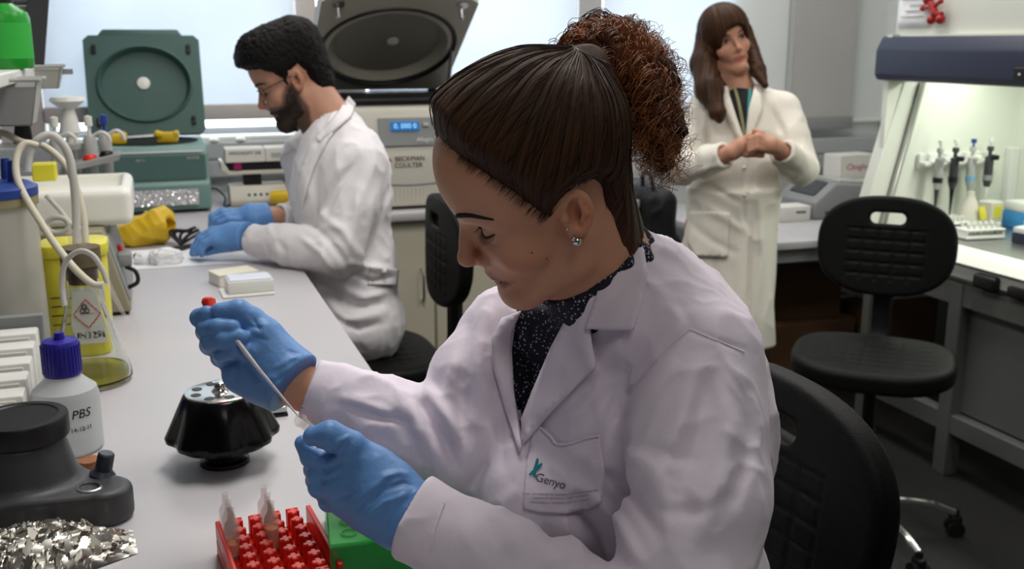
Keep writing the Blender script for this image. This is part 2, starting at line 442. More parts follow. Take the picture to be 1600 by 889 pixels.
# roller blinds
def blind(a, b, zb, label, k, y=Y1-0.045, bar='mullion', top=2.55):
    t = thing('roller_blind', label, 'blind', ((a+b)/2, y, zb))
    bm = BM(); boxmm(bm, (a, y-0.002, zb), (b, y, top)); obj('fabric', bm, M[k], t, True, smooth=False)
    bm = BM(); boxmm(bm, (a-0.004, y-0.018, zb-0.062), (b+0.004, y+0.01, zb), 0.004, 2); obj('bottom_bar', bm, M[bar], t, True)
    bm = BM(); cyl(bm, (a, y, top+0.03), (b, y, top+0.03), 0.03); obj('roller', bm, M['white'], t, True)
    return t
blind(-2.05, -0.565, 1.255, 'pale back-lit roller blind left of the beige pillar, behind the shelf', 'blind')
blind(-0.395, 0.58, 1.255, 'pale back-lit roller blind behind the teal centrifuge and the seated man', 'blind')
blind(0.88, 1.84, 1.19, 'pale back-lit roller blind behind the large open centrifuge lid', 'blind', bar='grayframe')
blind(1.965, 2.655, 1.19, 'pale back-lit roller blind behind the standing woman', 'blind', bar='grayframe')
blind(2.985, 3.335, 1.14, 'grey opaque roller blind between the standing woman and the safety cabinet', 'blind_gray', y=Y1-0.06, bar='gray')

# ------------------------------------------------------------------ benches and cabinets
BZ = 0.90
t = thing('lab_worktop', 'long pale grey L-shaped lab bench top with everything standing on it', 'worktop', (-0.2, 2.0, 0))
bm = BM(); prism(bm, [(-0.80, -0.9), (0.355, -0.9), (0.355, 3.60), (1.78, 3.60), (1.78, 4.385), (-0.80, 4.385)], 'z', BZ-0.032, BZ, 0.004, 2)
obj('top', bm, M['bench'], t, True)
for (x, y) in ((-0.7, -0.8), (-0.7, 1.4), (0.20, -0.8), (-0.05, 2.2)):
    bm = BM(); boxmm(bm, (x-0.025, y-0.025, 0), (x+0.025, y+0.025, BZ-0.032), 0.003, 1); obj('leg', bm, M['lightgray'], t, True)
bm = BM(); boxmm(bm, (-0.72, -0.8, 0.06), (-0.70, 3.6, BZ-0.032)); obj('modesty_panel', bm, M['cream'], t, True)
def cabinet(a, b, label, nd):
    t = thing('base_cabinet', label, 'cabinet', ((a+b)/2, 4.0, 0), group=None)
    bm = BM(); boxmm(bm, (a+0.001, 3.662, 0.08), (b-0.001, 4.38, BZ-0.033)); boxmm(bm, (a+0.02, 3.70, 0.0), (b-0.02, 4.36, 0.08)); obj('carcass', bm, M['cream'], t, True, smooth=False)
    wd = (b-a)/nd
    for i in range(nd):
        bm = BM(); boxmm(bm, (a+i*wd+0.003, 3.640, 0.085), (a+(i+1)*wd-0.003, 3.660, BZ-0.05), 0.003, 1); d = obj('door', bm, M['cream'], t, True, smooth=False)
        hx = a+i*wd+(wd-0.05 if i % 2 == 0 else 0.05)
        bm = BM(); tube(bm, spline([(hx, 3.641, 0.56), (hx, 3.615, 0.57), (hx, 3.615, 0.67), (hx, 3.641, 0.68)], 4), 0.005, 8); obj('handle', bm, M['steel'], d, True)
cabinet(0.42, 0.955, 'cream base cabinet under the back bench, beside the seated man', 1)
cabinet(0.958, 1.76, 'cream base cabinet under the back bench behind the seated woman', 2)
DZ = 0.742
t = thing('side_desk', 'lower grey desk in the back corner carrying the printer', 'desk', (2.6, 3.9, 0))
bm = BM(); prism(bm, [(2.14, 3.36), (3.54, 3.36), (3.54, 4.385), (2.14, 4.385)], 'z', DZ-0.03, DZ, 0.003, 2); obj('top', bm, M['bench'], t, True)
bm = BM(); boxmm(bm, (2.18, 3.40, DZ-0.09), (3.50, 3.43, DZ-0.03)); obj('apron', bm, M['gray'], t, True, smooth=False)
for (x, y) in ((2.18, 3.40), (3.46, 3.40), (2.18, 4.30), (3.46, 4.30)):
    bm = BM(); boxmm(bm, (x, y, 0), (x+0.05, y+0.05, DZ-0.03), 0.003, 1); obj('leg', bm, M['gray'], t, True)
def carton(name, lo, hi, label, m, rz=0.0, tape=True, cat='box', group=None):
    c = [(a+b)/2 for a, b in zip(lo, hi)]; s = [b-a for a, b in zip(lo, hi)]
    t = thing(name, label, cat, (c[0], c[1], lo[2]), rz, group)
    bm = BM(); box(bm, (0, 0, s[2]/2), s, 0.003, 1); obj('carton', bm, M[m], t, smooth=False)
    if tape:
        bm = BM(); box(bm, (0, 0, s[2]+0.0005), (s[0]*1.001, 0.045, 0.001)); obj('flap_tape', bm, M['cream'], t, smooth=False)
    return t
carton('cardboard_box', (2.42, 3.62, 0.0), (2.86, 3.98, 0.32), 'brown cardboard box on the floor under the desk, nearest the standing woman', 'boxbrown', 0.05)
carton('cardboard_box', (2.92, 3.66, 0.0), (3.34, 4.0, 0.36), 'brown cardboard box on the floor under the desk, behind the empty chair', 'boxbrown', -0.04)
carton('cardboard_box', (2.50, 3.68, 0.321), (2.82, 3.94, 0.55), 'small brown cardboard box on top of another box under the desk', 'boxbrown', -0.1)
carton('storage_box', (3.0, 3.70, 0.361), (3.32, 3.94, 0.50), 'white box on a cardboard box under the desk', 'card_white', 0.03, False)

# printer-like instrument on the desk
t = thing('desktop_printer', 'grey sloping desktop instrument on the corner desk', 'printer', (2.92, 3.90, DZ))
bm = BM(); prism(bm, [(-0.215, 0.0), (0.215, 0.0), (0.215, 0.10), (0.13, 0.138), (-0.11, 0.158), (-0.215, 0.075)], 'y', -0.14, 0.15, 0.012, 3); obj('housing', bm, M['gray'], t)
bm = BM(); prism(bm, [(-0.185, 0.100), (-0.12, 0.150), (-0.118, 0.158), (-0.19, 0.104)], 'y', -0.09, 0.09); obj('keypad', bm, M['darkgray'], t)
bm = BM(); box(bm, (0.02, 0.0, 0.152), (0.16, 0.19, 0.012), 0.004, 2, (0, 0.085, 0)); obj('lid', bm, M['lightgray'], t)
bm = BM(); box(bm, (0.16, -0.142, 0.045), (0.07, 0.004, 0.03), 0.001, 1); obj('nameplate', bm, M['lightgray'], t)
bm = BM(); box(bm, (-0.13, -0.142, 0.03), (0.06, 0.004, 0.012), 0.001, 1); obj('paper_slot', bm, M['darkgray'], t)
t = thing('small_white_box', 'small white box with a dark mark left of the grey desktop instrument', 'box', (2.60, 3.80, DZ))
bm = BM(); box(bm, (0, 0, 0.034), (0.16, 0.10, 0.068), 0.004, 2); obj('carton', bm, M['card_white'], t)
bm = BM(); box(bm, (0.03, -0.0505, 0.042), (0.05, 0.001, 0.010)); obj('mark', bm, M['gray_ink'], t)
t = thing('glove_carton', 'upright white carton with pink lettering behind the grey desktop instrument', 'box', (3.22, 4.22, DZ), 0.1)
bm = BM(); box(bm, (0, 0, 0.115), (0.22, 0.12, 0.23), 0.003, 1); obj('carton', bm, M['card_white'], t, smooth=False)
bm = BM(); box(bm, (0.025, -0.061, 0.06), (0.16, 0.002, 0.09)); obj('photo_panel', bm, M['navy'], t, smooth=False)
bm = BM(); box(bm, (0.03, -0.062, 0.055), (0.12, 0.002, 0.065)); obj('picture', bm, mat('tan_print', (176, 160, 120), 0.8, var=0.3, vscale=20), t, smooth=False)
M['pink_ink'] = mat('pink_ink', (190, 110, 130), 0.8)
text('lettering', 'Clinigloves', 0.042, M['pink_ink'], t, (0.02, -0.061, 0.17), (1, 0, 0), (0, 0, 1), world=False)
carton('shallow_box', (3.08, 3.92+0.14, DZ), (3.34, 4.14, DZ+0.115), 'cream flat box between the grey instrument and the upright carton', 'cream_plastic', 0.0, False)

# ------------------------------------------------------------------ biosafety cabinet on the right
t = thing('safety_cabinet', 'large white biosafety cabinet with a navy fascia on a grey stand', 'cabinet', (2.9, 2.6, 0))
HY0, HY1 = 1.55, 3.25
bm = BM(); boxmm(bm, (2.64, HY0, 1.525), (3.40, HY1, 2.05), 0.006, 2); obj('upper_housing', bm, M['hoodwhite'], t, True)
bm = BM(); prism(bm, [(2.66, 1.360), (2.572, 1.366), (2.560, 1.385), (2.560, 1.475), (2.585, 1.523), (2.66, 1.523)], 'y', HY0, HY1, 0.006, 2); fas = obj('fascia', bm, M['navy'], t, True)
pnl = onx(1592, 117, 2.559)
bm = BM(); boxmm(bm, (2.556, pnl[1]-0.30, 1.385), (2.562, pnl[1]+0.02, 1.425), 0.002, 1); kp = obj('key_panel', bm, M['black'], fas, True)
for k in range(5):
    bm = BM(); ball(bm, (2.556, pnl[1]-0.005-k*0.03, 1.404), 0.004); obj('key', bm, M['white_ink'], fas, True)
def side_frame(y0, y1, nm):
    bm = BM(); prism(bm, [(2.50, 0.80), (2.585, 0.80), (2.72, 1.36), (2.652, 1.36)], 'y', y0, y1, 0.003, 1); obj(nm, bm, M['hoodwhite'], t, True)
side_frame(HY1-0.06, HY1, 'side_frame'); side_frame(HY0, HY0+0.06, 'side_frame')
bm = BM(); prism(bm, [(2.585, 0.80), (2.60, 0.80), (2.735, 1.36), (2.72, 1.36)], 'y', HY1-0.085, HY1-0.055, 0.002, 1); obj('sash_rail', bm, M['steel'], t, True)
bm = BM(); boxmm(bm, (2.585, HY1-0.055, 0.79), (3.24, HY1-0.03, 1.53)); obj('side_panel', bm, M['hoodwhite'], t, True, smooth=False)
bm = BM(); boxmm(bm, (2.585, HY0+0.03, 0.79), (3.24, HY0+0.055, 1.53)); obj('side_panel', bm, M['hoodwhite'], t, True, smooth=False)
bm = BM(); boxmm(bm, (3.215, HY0+0.05, 0.79), (3.24, HY1-0.05, 1.53)); obj('back_panel', bm, M['hoodwhite'], t, True, smooth=False)
bm = BM(); boxmm(bm, (3.17, HY1-0.09, 0.84), (3.215, HY1-0.055, 1.10), 0.004, 1); obj('service_cover', bm, M['white'], t, True)
bm = BM(); boxmm(bm, (2.62, HY0+0.05, 1.50), (3.24, HY1-0.05, 1.53)); obj('filter_panel', bm, M['hoodwhite'], t, True, smooth=False)
bm = BM(); boxmm(bm, (2.80, HY0+0.35, 1.485), (2.92, HY1-0.2, 1.50), 0.003, 1); obj('lamp_housing', bm, M['white'], t, True)
bm = BM(); boxmm(bm, (2.60, HY0+0.03, 0.79), (3.24, HY1-0.03, 0.815), 0.003, 1); obj('work_surface', bm, M['steel'], t, True)
bm = BM(); prism(bm, [(2.535, 0.775), (2.565, 0.80), (2.61, 0.82), (2.61, 0.79), (2.56, 0.775)], 'y', HY0, HY1-0.06, 0.002, 1); obj('front_edge', bm, M['hoodwhite'], t, True)
bm = BM(); boxmm(bm, (2.58, HY0, 0.70), (3.40, HY1, 0.79), 0.003, 1); obj('base_tray', bm, M['lightgray'], t, True)
bm = BM(); boxmm(bm, (2.55, HY1-0.95, 0.72), (2.585, HY1-0.12, 0.775), 0.003, 1); obj('drain_panel', bm, M['lightgray'], t, True)
bm = BM(); box(bm, (2.545, 2.58, 0.735), (0.04, 0.10, 0.05), 0.012, 3); box(bm, (2.55, 2.44, 0.728), (0.03, 0.10, 0.035), 0.008, 2); obj('armrest_clamp', bm, M['black'], t, True)
bm = BM(); boxmm(bm, (2.56, HY1-0.10, 0.0), (2.62, HY1-0.04, 0.70), 0.003, 1); obj('leg', bm, M['stand'], t, True)
bm = BM(); boxmm(bm, (2.56, 2.70, 0.0), (2.62, 2.76, 0.70), 0.003, 1); obj('leg', bm, M['stand'], t, True)
for (x, y) in ((2.56, HY0+0.04), (3.34, HY0+0.04), (3.34, HY1-0.10)):
    bm = BM(); boxmm(bm, (x, y, 0), (x+0.06, y+0.06, 0.70), 0.003, 1); obj('leg', bm, M['stand'], t, True)
bm = BM(); boxmm(bm, (2.565, HY0+0.05, 0.62), (2.615, HY1-0.05, 0.70), 0.003, 1); boxmm(bm, (2.565, HY0+0.05, 0.16), (2.615, HY1-0.05, 0.23), 0.003, 1); obj('crossbar', bm, M['stand'], t, True)
bm = BM(); boxmm(bm, (2.60, HY0+0.1, 0.24), (2.62, 2.70, 0.62)); obj('kick_panel', bm, M['stand'], t, True, smooth=False)

# sheet of paper and toy on the hood
t = thing('paper_notice', 'white printed sheet taped to the safety cabinet above the navy fascia', 'paper', (2.636, 3.12, 1.56))
bm = BM()
for k in range(7):
    pass
g = [[bm.verts.new((2.634-0.008*math.sin(i/8*PI)*(1-j/8), 3.23-0.17*i/8, 1.555+0.25*j/8)) for j in range(9)] for i in range(9)]
for i in range(8):
    for j in range(8): bm.faces.new((g[i][j], g[i+1][j], g[i+1][j+1], g[i][j+1]))
sh = obj('sheet', bm, M['paper'], t, True); md = sh.modifiers.new('thick', 'SOLIDIFY'); md.thickness = 0.0006
for k in range(9):
    bm = BM(); boxmm(bm, (2.6235, 3.085, 1.59+0.02*k), (2.6245, 3.205-0.02*(k % 3), 1.5935+0.02*k)); obj('print_line', bm, M['gray_ink'], t, True, smooth=False)
t = thing('red_jelly_figure', 'small red sticky toy with round limbs stuck to the safety cabinet', 'toy', (2.622, 3.02, 1.545))
p0 = onx(1455, 15, 2.63)
bm = BM(); prev = None
pts = {'head': (1450, 0), 'chest': (1457, 12), 'hip': (1461, 22), 'hand': (1442, 13), 'hand2': (1470, 2), 'foot': (1455, 31), 'foot2': (1469, 30), 'knee': (1471, 22)}
Q = {k: onx(*v, 2.616) for k, v in pts.items()}
tube(bm, [Q['head'], Q['chest'], Q['hip']], [0.010, 0.013, 0.014], 10)
tube(bm, [Q['chest'], Q['hand']], [0.008, 0.006], 8); tube(bm, [Q['chest'], Q['hand2']], [0.008, 0.006], 8); tube(bm, [Q['hip'], Q['foot']], [0.011, 0.010], 8); tube(bm, [Q['hip'], Q['knee'], Q['foot2']], [0.011, 0.010, 0.011], 8)
for k, r in (('head', 0.018), ('hand', 0.011), ('hand2', 0.010), ('foot', 0.016), ('foot2', 0.017)): ball(bm, Q[k], r, 12, 8)
obj('limbs', bm, mat('dark_red_rubber', (158, 24, 20), .35), t, True)
# things inside the hood
rack = thing('pipette_holder', 'white wall-mounted pipette holder with a clear rail inside the safety cabinet', 'holder', (2.92, HY1-0.09, 1.06))
bm = BM(); boxmm(bm, (2.74, HY1-0.075, 1.03), (3.10, HY1-0.056, 1.09), 0.006, 2); boxmm(bm, (2.74, HY1-0.11, 1.045), (3.10, HY1-0.07, 1.06), 0.005, 2); obj('rail', bm, M['white'], rack, True)
for k, (px, lean) in enumerate(((1468, 0.03), (1492, 0.01), (1519, 0.0), (1546, -0.02))):
    c = ony(px, 250, HY1-0.13)
    lab = ['slim grey pipette at the left end of the holder in the safety cabinet', 'black-tipped grey pipette second from the left in the safety cabinet holder', 'grey pipette with a pale blue collar in the safety cabinet holder', 'dark grey pipette with a white tip cone at the right end of the holder'][k]
    t = thing('pipette', lab, 'pipette', (c[0], c[1], 0.93), group='pipettes in the safety cabinet')
    bm = BM(); lathe(bm, [(0.0, 0.185), (0.012, 0.185), (0.013, 0.17), (0.007, 0.165), (0.007, 0.15), (0.016, 0.145), (0.017, 0.05), (0.011, 0.03)][::-1], seg=14); obj('body', bm, [M['lightgray'], M['darkgray'], M['lightgray'], M['darkgray']][k], t)
    bm = BM(); lathe(bm, [(0.0, -0.075), (0.003, -0.075), (0.006, -0.01), (0.010, 0.03), (0.0, 0.03)], seg=12); obj('tip_cone', bm, [M['darkgray'], M['black'], M['lightgray'], M['white']][k], t)
    bm = BM(); lathe(bm, [(0.0, 0.215), (0.010, 0.215), (0.010, 0.20), (0.004, 0.20), (0.004, 0.18)][::-1], seg=12); obj('plunger', bm, [M['white'], M['white'], M['blue_lid'], M['white']][k], t)
    bm = BM(); box(bm, (0.0, -0.025, 0.145), (0.018, 0.035, 0.02), 0.005, 2); obj('finger_hook', bm, [M['white'], M['black'], M['hoodwhite'], M['black']][k], t)
    bm = BM(); cyl(bm, (0, 0, 0.055), (0, 0, 0.075), 0.0185); obj('collar', bm, [M['black'], M['black'], mat('pale_blue_plastic', (120, 170, 200), 0.4), M['gray']][k], t)
WZ = 0.816
t = thing('wash_bottle', 'beige squat wash bottle with a yellow label inside the safety cabinet', 'bottle', (2.88, 3.045, WZ))
bm = BM(); lathe(bm, [(0.0, 0), (0.05, 0), (0.05, 0.02), (0.026, 0.10), (0.014, 0.125), (0.014, 0.14), (0, 0.14)], seg=20); obj('body', bm, M['cream_plastic'], t)
bm = BM(); box(bm, (0.02, -0.047, 0.065), (0.045, 0.004, 0.05), 0.001, 1, (-0.28, 0, 0.35)); obj('label', bm, M['yellow_bin'], t)
t = thing('yellow_carton', 'small beige carton with a yellow sticker beside the squat wash bottle', 'box', (2.985, 3.05, WZ), 0.2)
bm = BM(); box(bm, (0, 0, 0.05), (0.07, 0.06, 0.10), 0.003, 1); obj('carton', bm, M['cream_plastic'], t); bm = BM(); box(bm, (0, -0.031, 0.062), (0.045, 0.002, 0.045)); obj('sticker', bm, M['yellow_bin'], t)
def tipbox(x, y, z, s, label, m, lid, rz=0.0):
    t = thing('tip_box', label, 'box', (x, y, z), rz)
    bm = BM(); box(bm, (0, 0, s[2]*0.31), (s[0], s[1], s[2]*0.62), 0.004, 2); obj('base', bm, m, t)
    bm = BM(); box(bm, (0, 0, s[2]*0.81), (s[0]*0.98, s[1]*0.98, s[2]*0.38), 0.006, 2); obj('lid', bm, lid, t)
M['sky_blue'] = mat('sky_blue_plastic', (60, 140, 200), 0.4)
tipbox(3.12, 3.00, WZ, (0.13, 0.12, 0.10), 'blue tip box with a pale lid at the back of the safety cabinet', M['sky_blue'], M['white'])
tipbox(2.90, 2.74, WZ, (0.13, 0.10, 0.055), 'navy and white tip box near the front of the safety cabinet', M['navy'], M['white'], 0.1)
tipbox(2.86, 2.55, WZ, (0.14, 0.10, 0.055), 'navy tip box at the right edge of the photo in the safety cabinet', M['navy'], M['white'], -0.05)
for k, (x, y, rz, lb) in enumerate(((2.76, 3.02, 0.2, 'white tube rack on the cabinet work surface under the slim pipette'), (2.78, 2.88, -0.1, 'white tube rack on the cabinet work surface near its front edge'), (3.02, 2.84, 0.15, 'white tube rack between the blue and the navy tip boxes'))):
    t = thing('white_tube_rack', lb, 'rack', (x, y, WZ), rz)
    bm = BM(); box(bm, (0, 0, 0.008), (0.16, 0.075, 0.012), 0.003, 1); box(bm, (0, 0, 0.034), (0.16, 0.075, 0.006), 0.002, 1)
    for sx in (-0.075, 0.075): box(bm, (sx, 0, 0.02), (0.006, 0.07, 0.03), 0.001, 1)
    obj('frame', bm, M['white'], t)
    for i in range(6):
        for j in range(2):
            bm = BM(); lathe(bm, [(0.0, 0.012), (0.003, 0.014), (0.006, 0.03), (0.006, 0.048), (0.008, 0.048), (0.008, 0.052), (0, 0.052)], (-0.06+i*0.024, -0.018+0.036*j, 0.004), 8); obj('tube', bm, M['white'], t)

# ------------------------------------------------------------------ chairs
def backrest_fn(P):
    x, y, z = P[:, 0], P[:, 1], P[:, 2]
    xc = x+0.55*y*y                      # wraps forward at the sides
    n = 2.5; top = np.maximum(np.abs(y)/0.21, 1e-6)**n+np.maximum(np.abs(z)/0.158, 1e-6)**n
    d2 = (top**(1/n)-1)*0.165
    dz = np.abs(xc)-0.021
    q = np.stack([d2+0.012, dz+0.012], 1)
    d = vlen(np.maximum(q, 0))+np.minimum(q.max(1), 0)-0.012
    slot = s_cone(np.stack([0*x, y, z], 1), (0, -0.035, 0.088), (0, 0.035, 0.088), 0.018, 0.018)
    d = smax(d, -slot, 0.008)
    gy = np.abs((y/0.048) % 1-0.5)*0.048; gz = np.abs((z/0.036) % 1-0.5)*0.036
    groove = np.minimum(gy, gz); inside = (np.abs(y) < 0.12) & (z < 0.055) & (z > -0.11)
    return d+np.where(inside, 0.0035*np.exp(-(groove/0.004)**2), 0)
def seat_fn(P):
    x, y, z = P[:, 0], P[:, 1], P[:, 2]
    n = 3.0; zz = z+0.12*np.maximum(x-0.15, 0)-0.25*(y*y)*0.3
    d2 = ((np.maximum(np.abs(x)/0.215, 1e-6)**n+np.maximum(np.abs(y)/0.235, 1e-6)**n)**(1/n)-1)*0.22
    q = np.stack([d2+0.02, np.abs(zz)-0.032+0.02], 1)
    d = vlen(np.maximum(q, 0))+np.minimum(q.max(1), 0)-0.02
    gx = np.abs((x/0.05) % 1-0.5)*0.05; gy = np.abs((y/0.05) % 1-0.5)*0.05
    ins = (np.abs(y) < 0.17) & (np.abs(x) < 0.15) & (z > 0)
    return d+np.where(ins, 0.003*np.exp(-(np.minimum(gx, gy)/0.004)**2), 0)
v, q = surface(backrest_fn, (-0.08, -0.24, -0.19), (0.06, 0.24, 0.19), 0.005); ME_BACK = np_mesh('backrest', v, q); ME_BACK.materials.append(M['pu'])
v, q = surface(seat_fn, (-0.25, -0.27, -0.08), (0.25, 0.27, 0.06), 0.006); ME_SEAT = np_mesh('seat', v, q); ME_SEAT.materials.append(M['pu'])
def chair(loc, rz, zs, label, leg0=0.0, tilt=0.12):
    t = thing('lab_chair', label, 'chair', (loc[0], loc[1], 0), rz, 'black lab chairs')
    s = bpy.data.objects.new('seat', ME_SEAT); COL.objects.link(s); s.parent = t; s.location = (0, 0, zs)
    b = bpy.data.objects.new('backrest', ME_BACK); COL.objects.link(b); b.parent = t; b.location = (-0.235, 0, zs+0.315); b.rotation_euler = (0, -tilt, 0)
    bm = BM(); tube(bm, spline([(-0.05, 0, zs-0.045), (-0.20, 0, zs-0.05), (-0.265, 0, zs+0.01), (-0.275, 0, zs+0.12), (-0.272, 0, zs+0.26)], 6), 0.024, 8)
    for v_ in bm.verts: v_.co.y *= 1.5
    obj('back_bracket', bm, M['black'], t)
    bm = BM(); box(bm, (0, 0, zs-0.055), (0.20, 0.14, 0.035), 0.008, 2); obj('seat_plate', bm, M['black'], t)
    bm = BM(); cyl(bm, (0.02, -0.05, zs-0.06), (0.04, -0.24, zs-0.05), 0.006); box(bm, (0.04, -0.25, zs-0.05), (0.02, 0.05, 0.012), 0.004, 2); obj('lever', bm, M['black'], t)
    bm = BM(); cyl(bm, (0, 0, 0.10), (0, 0, zs*0.62), 0.028); cyl(bm, (0, 0, zs*0.6), (0, 0, zs-0.05), 0.018); obj('column', bm, M['black'], t)
    bm = BM(); lathe(bm, [(0.0, 0.07), (0.05, 0.07), (0.055, 0.09), (0.045, 0.13), (0, 0.13)], seg=20); obj('hub', bm, M['chrome'], t)
    for k in range(5):
        a = leg0+2*PI*k/5; c, s_ = math.cos(a), math.sin(a)
        bm = BM(); tube(bm, spline([(0.04*c, 0.04*s_, 0.105), (0.12*c, 0.12*s_, 0.112), (0.22*c, 0.22*s_, 0.10), (0.29*c, 0.29*s_, 0.075)], 5), 0.013, 10); obj('leg', bm, M['chrome'], t)
        cx, cy = 0.295*c, 0.295*s_
        bm = BM(); cyl(bm, (cx, cy, 0.045), (cx, cy, 0.085), 0.010); box(bm, (cx, cy, 0.05), (0.04, 0.03, 0.03), 0.008, 2, (0, 0, a)); cs = obj('caster', bm, M['black'], t)
        for w_ in (-0.016, 0.016):
            px, py = cx-s_*w_, cy+c*w_
            bm = BM(); cyl(bm, (px+s_*0.009, py-c*0.009, 0.025), (px-s_*0.009, py+c*0.009, 0.025), 0.025, seg=18); obj('wheel', bm, M['black'], cs)
    return t
chair((0.560, 1.15), PI+0.03, 0.580, 'black lab chair that the seated woman with the curly ponytail sits on', 0.3, 0.10)
chair((2.0, 2.44), math.atan2(-2.4, -2.15), 0.56, 'empty black lab chair in front of the safety cabinet', math.radians(-22)-math.atan2(-2.4, -2.15))
chair((0.52, 2.81), PI-0.02, 0.605, 'black lab chair that the bearded man sits on', 0.6, 0.02)
# ------------------------------------------------------------------ teal centrifuge
t = thing('centrifuge', 'teal bench centrifuge with its round-welled lid raised', 'centrifuge', (-0.03, 4.1, BZ))
bm = BM(); prism(bm, [(3.862, BZ+0.01), (3.855, BZ+0.105), (3.875, BZ+0.118), (3.885, BZ+0.215), (3.91, BZ+0.24), (4.36, BZ+0.24), (4.36, BZ+0.01)], 'x', -0.235, 0.180, 0.010, 3); obj('housing', bm, M['teal'], t, True)
for (x, y) in ((-0.2, 3.9), (0.15, 3.9), (-0.2, 4.32), (0.15, 4.32)):
    bm = BM(); cyl(bm, (x, y, BZ), (x, y, BZ+0.02), 0.016, seg=12); obj('foot', bm, M['black'], t, True)
bm = BM(); prism(bm, [(3.868, BZ+0.121), (3.882, BZ+0.205), (3.880, BZ+0.206), (3.866, BZ+0.122)], 'x', -0.225, 0.168); obj('upper_band', bm, M['teal_dark'], t, True)
bm = BM(); prism(bm, [(3.8805, BZ+0.218), (3.886, BZ+0.223), (3.884, BZ+0.2225), (3.879, BZ+0.217)], 'x', -0.22, 0.16); obj('trim_line', bm, M['lightgray'], t, True)
text('lettering', '4K15', 0.014, M['lightgray'], t, (-0.055, 3.876, BZ+0.192), (1, 0, 0), (0, 0.15, 1))
text('lettering', 'SIGMA', 0.016, M['lightgray'], t, (0.125, 3.876, BZ+0.196), (1, 0, 0), (0, 0.15, 1))
# control panel under crinkled clear film
bm = BM(); boxmm(bm, (-0.085, 3.850, BZ+0.032), (0.135, 3.858, BZ+0.088), 0.002, 1); cp = obj('control_panel', bm, M['gray'], t, True)
rng = np.random.RandomState(3)
bm = BM(); nx, nz = 40, 12
G = [[bm.verts.new((-0.085+0.22*i/nx, 3.846-0.006*rng.rand(), BZ+0.032+0.056*j/nz)) for j in range(nz+1)] for i in range(nx+1)]
for i in range(nx):
    for j in range(nz):
        bm.faces.new((G[i][j], G[i+1][j], G[i+1][j+1])); bm.faces.new((G[i][j], G[i+1][j+1], G[i][j+1]))
M['film'] = mat('crinkled_film', (225, 225, 225), 0.18, metal=0.55, spec=0.8)
obj('crinkled_film', bm, M['film'], cp, True, smooth=False)
# well with rotor arms
bm = BM(); lathe(bm, [(0.185, 0.0), (0.185, 0.004), (0.165, 0.004), (0.165, 0.001), (0.0, 0.001)], (-0.03, 4.10, BZ+0.239), 48); obj('well', bm, M['black'], t, True)
for (x, rz, lb) in ((-0.135, 0.1, 0), (0.045, -0.1, 1)):
    bm = BM(); box(bm, (x, 4.0, BZ+0.262), (0.075, 0.05, 0.038), 0.008, 2, (0, 0, rz)); box(bm, (x-0.03, 4.0, BZ+0.275), (0.03, 0.06, 0.02), 0.006, 2, (0, 0.3, rz)); box(bm, (x+0.03, 4.0, BZ+0.275), (0.02, 0.06, 0.02), 0.006, 2, (0, -0.3, rz)); obj('yellow_bucket', bm, M['yellow'], t, True)
bm = BM(); cyl(bm, (-0.12, 4.01, BZ+0.262), (0.03, 4.01, BZ+0.268), 0.008, seg=10); obj('rotor_arm', bm, M['steel'], t, True)
# lid, hinged at the back and leaning away
def local_part(name, bm, m, parent, R, o):
    for v_ in bm.verts: v_.co = R @ v_.co + o
    return obj(name, bm, m, parent, True)
Rl = Matrix.Rotation(-math.radians(15), 3, 'X'); ol = Vector((-0.02, 4.27, BZ+0.245))
L_, W_ = 0.385, 0.425
def in_lid(name, bm, m): return local_part(name, bm, m, t, Rl, ol)
def ring_plate(bm, w, l, cz, a, b, y0, y1, n=64, r=0.018):
    """plate with an elliptical hole, facing -y, between y0 (front) and y1"""
    out = []; inn = []
    for k in range(n):
        th = 2*PI*k/n; c, s_ = math.cos(th), math.sin(th)
        m_ = max(abs(c)/(w/2), abs(s_)/(l/2)); out.append((c/m_, s_/m_+0)); inn.append((a*c, b*s_))
    def ringv(P_, y, dz): return [bm.verts.new((p[0], y, p[1]+dz)) for p in P_]
    O0 = ringv(out, y0, l/2); I0 = ringv(inn, y0, cz); O1 = ringv(out, y1, l/2)
    for k in range(n):
        k2 = (k+1) % n; bm.faces.new((O0[k], O0[k2], I0[k2], I0[k])); bm.faces.new((O0[k2], O0[k], O1[k], O1[k2]))
    bm.faces.new(O1)
    return I0
bm = BM(); I = ring_plate(bm, W_, L_, 0.195, 0.178, 0.152, -0.045, 0.0)
def bowl(bm, I, cz, steps, n=64):
    prev = I
    for (f, y) in steps:
        cur = [bm.verts.new((v_.co.x*f/1.0, y, (v_.co.z-cz)*f+cz)) for v_ in I]
        for k in range(n): bm.faces.new((prev[k], prev[(k+1) % n], cur[(k+1) % n], cur[k]))
        prev = cur
    bm.faces.new(prev)
bowl(bm, I, 0.195, [(0.985, -0.052), (0.955, -0.055), (0.93, -0.048), (0.90, -0.02), (0.87, -0.012)])
in_lid('lid', bm, M['teal_dark'])
bm = BM(); prism(bm, [(-0.165, 0.0), (0.155, 0.0), (0.135, 0.03), (-0.14, 0.03)], 'y', -0.04, 0.0, 0.006, 2)
for v_ in bm.verts: v_.co.z += L_-0.004
in_lid('lid_handle', bm, M['teal_dark'])
bm = BM(); lathe(bm, [(0.024, -0.012), (0.024, 0.006), (0.016, 0.008), (0.0, 0.010)], (-0.005, -0.012, 0.205), 24, (0, -1, 0.0)); in_lid('sight_glass', bm, mat('white_sight_glass', (240, 240, 235), 0.2))
for (x, z) in ((-0.175, 0.33), (0.17, 0.33), (0.17, 0.05), (-0.175, 0.05)):
    bm = BM(); box(bm, (x, -0.05, z), (0.016, 0.012, 0.034), 0.003, 1); cyl(bm, (x, -0.052, z+0.008), (x, -0.062, z+0.008), 0.005, seg=8); in_lid('latch', bm, M['black'])

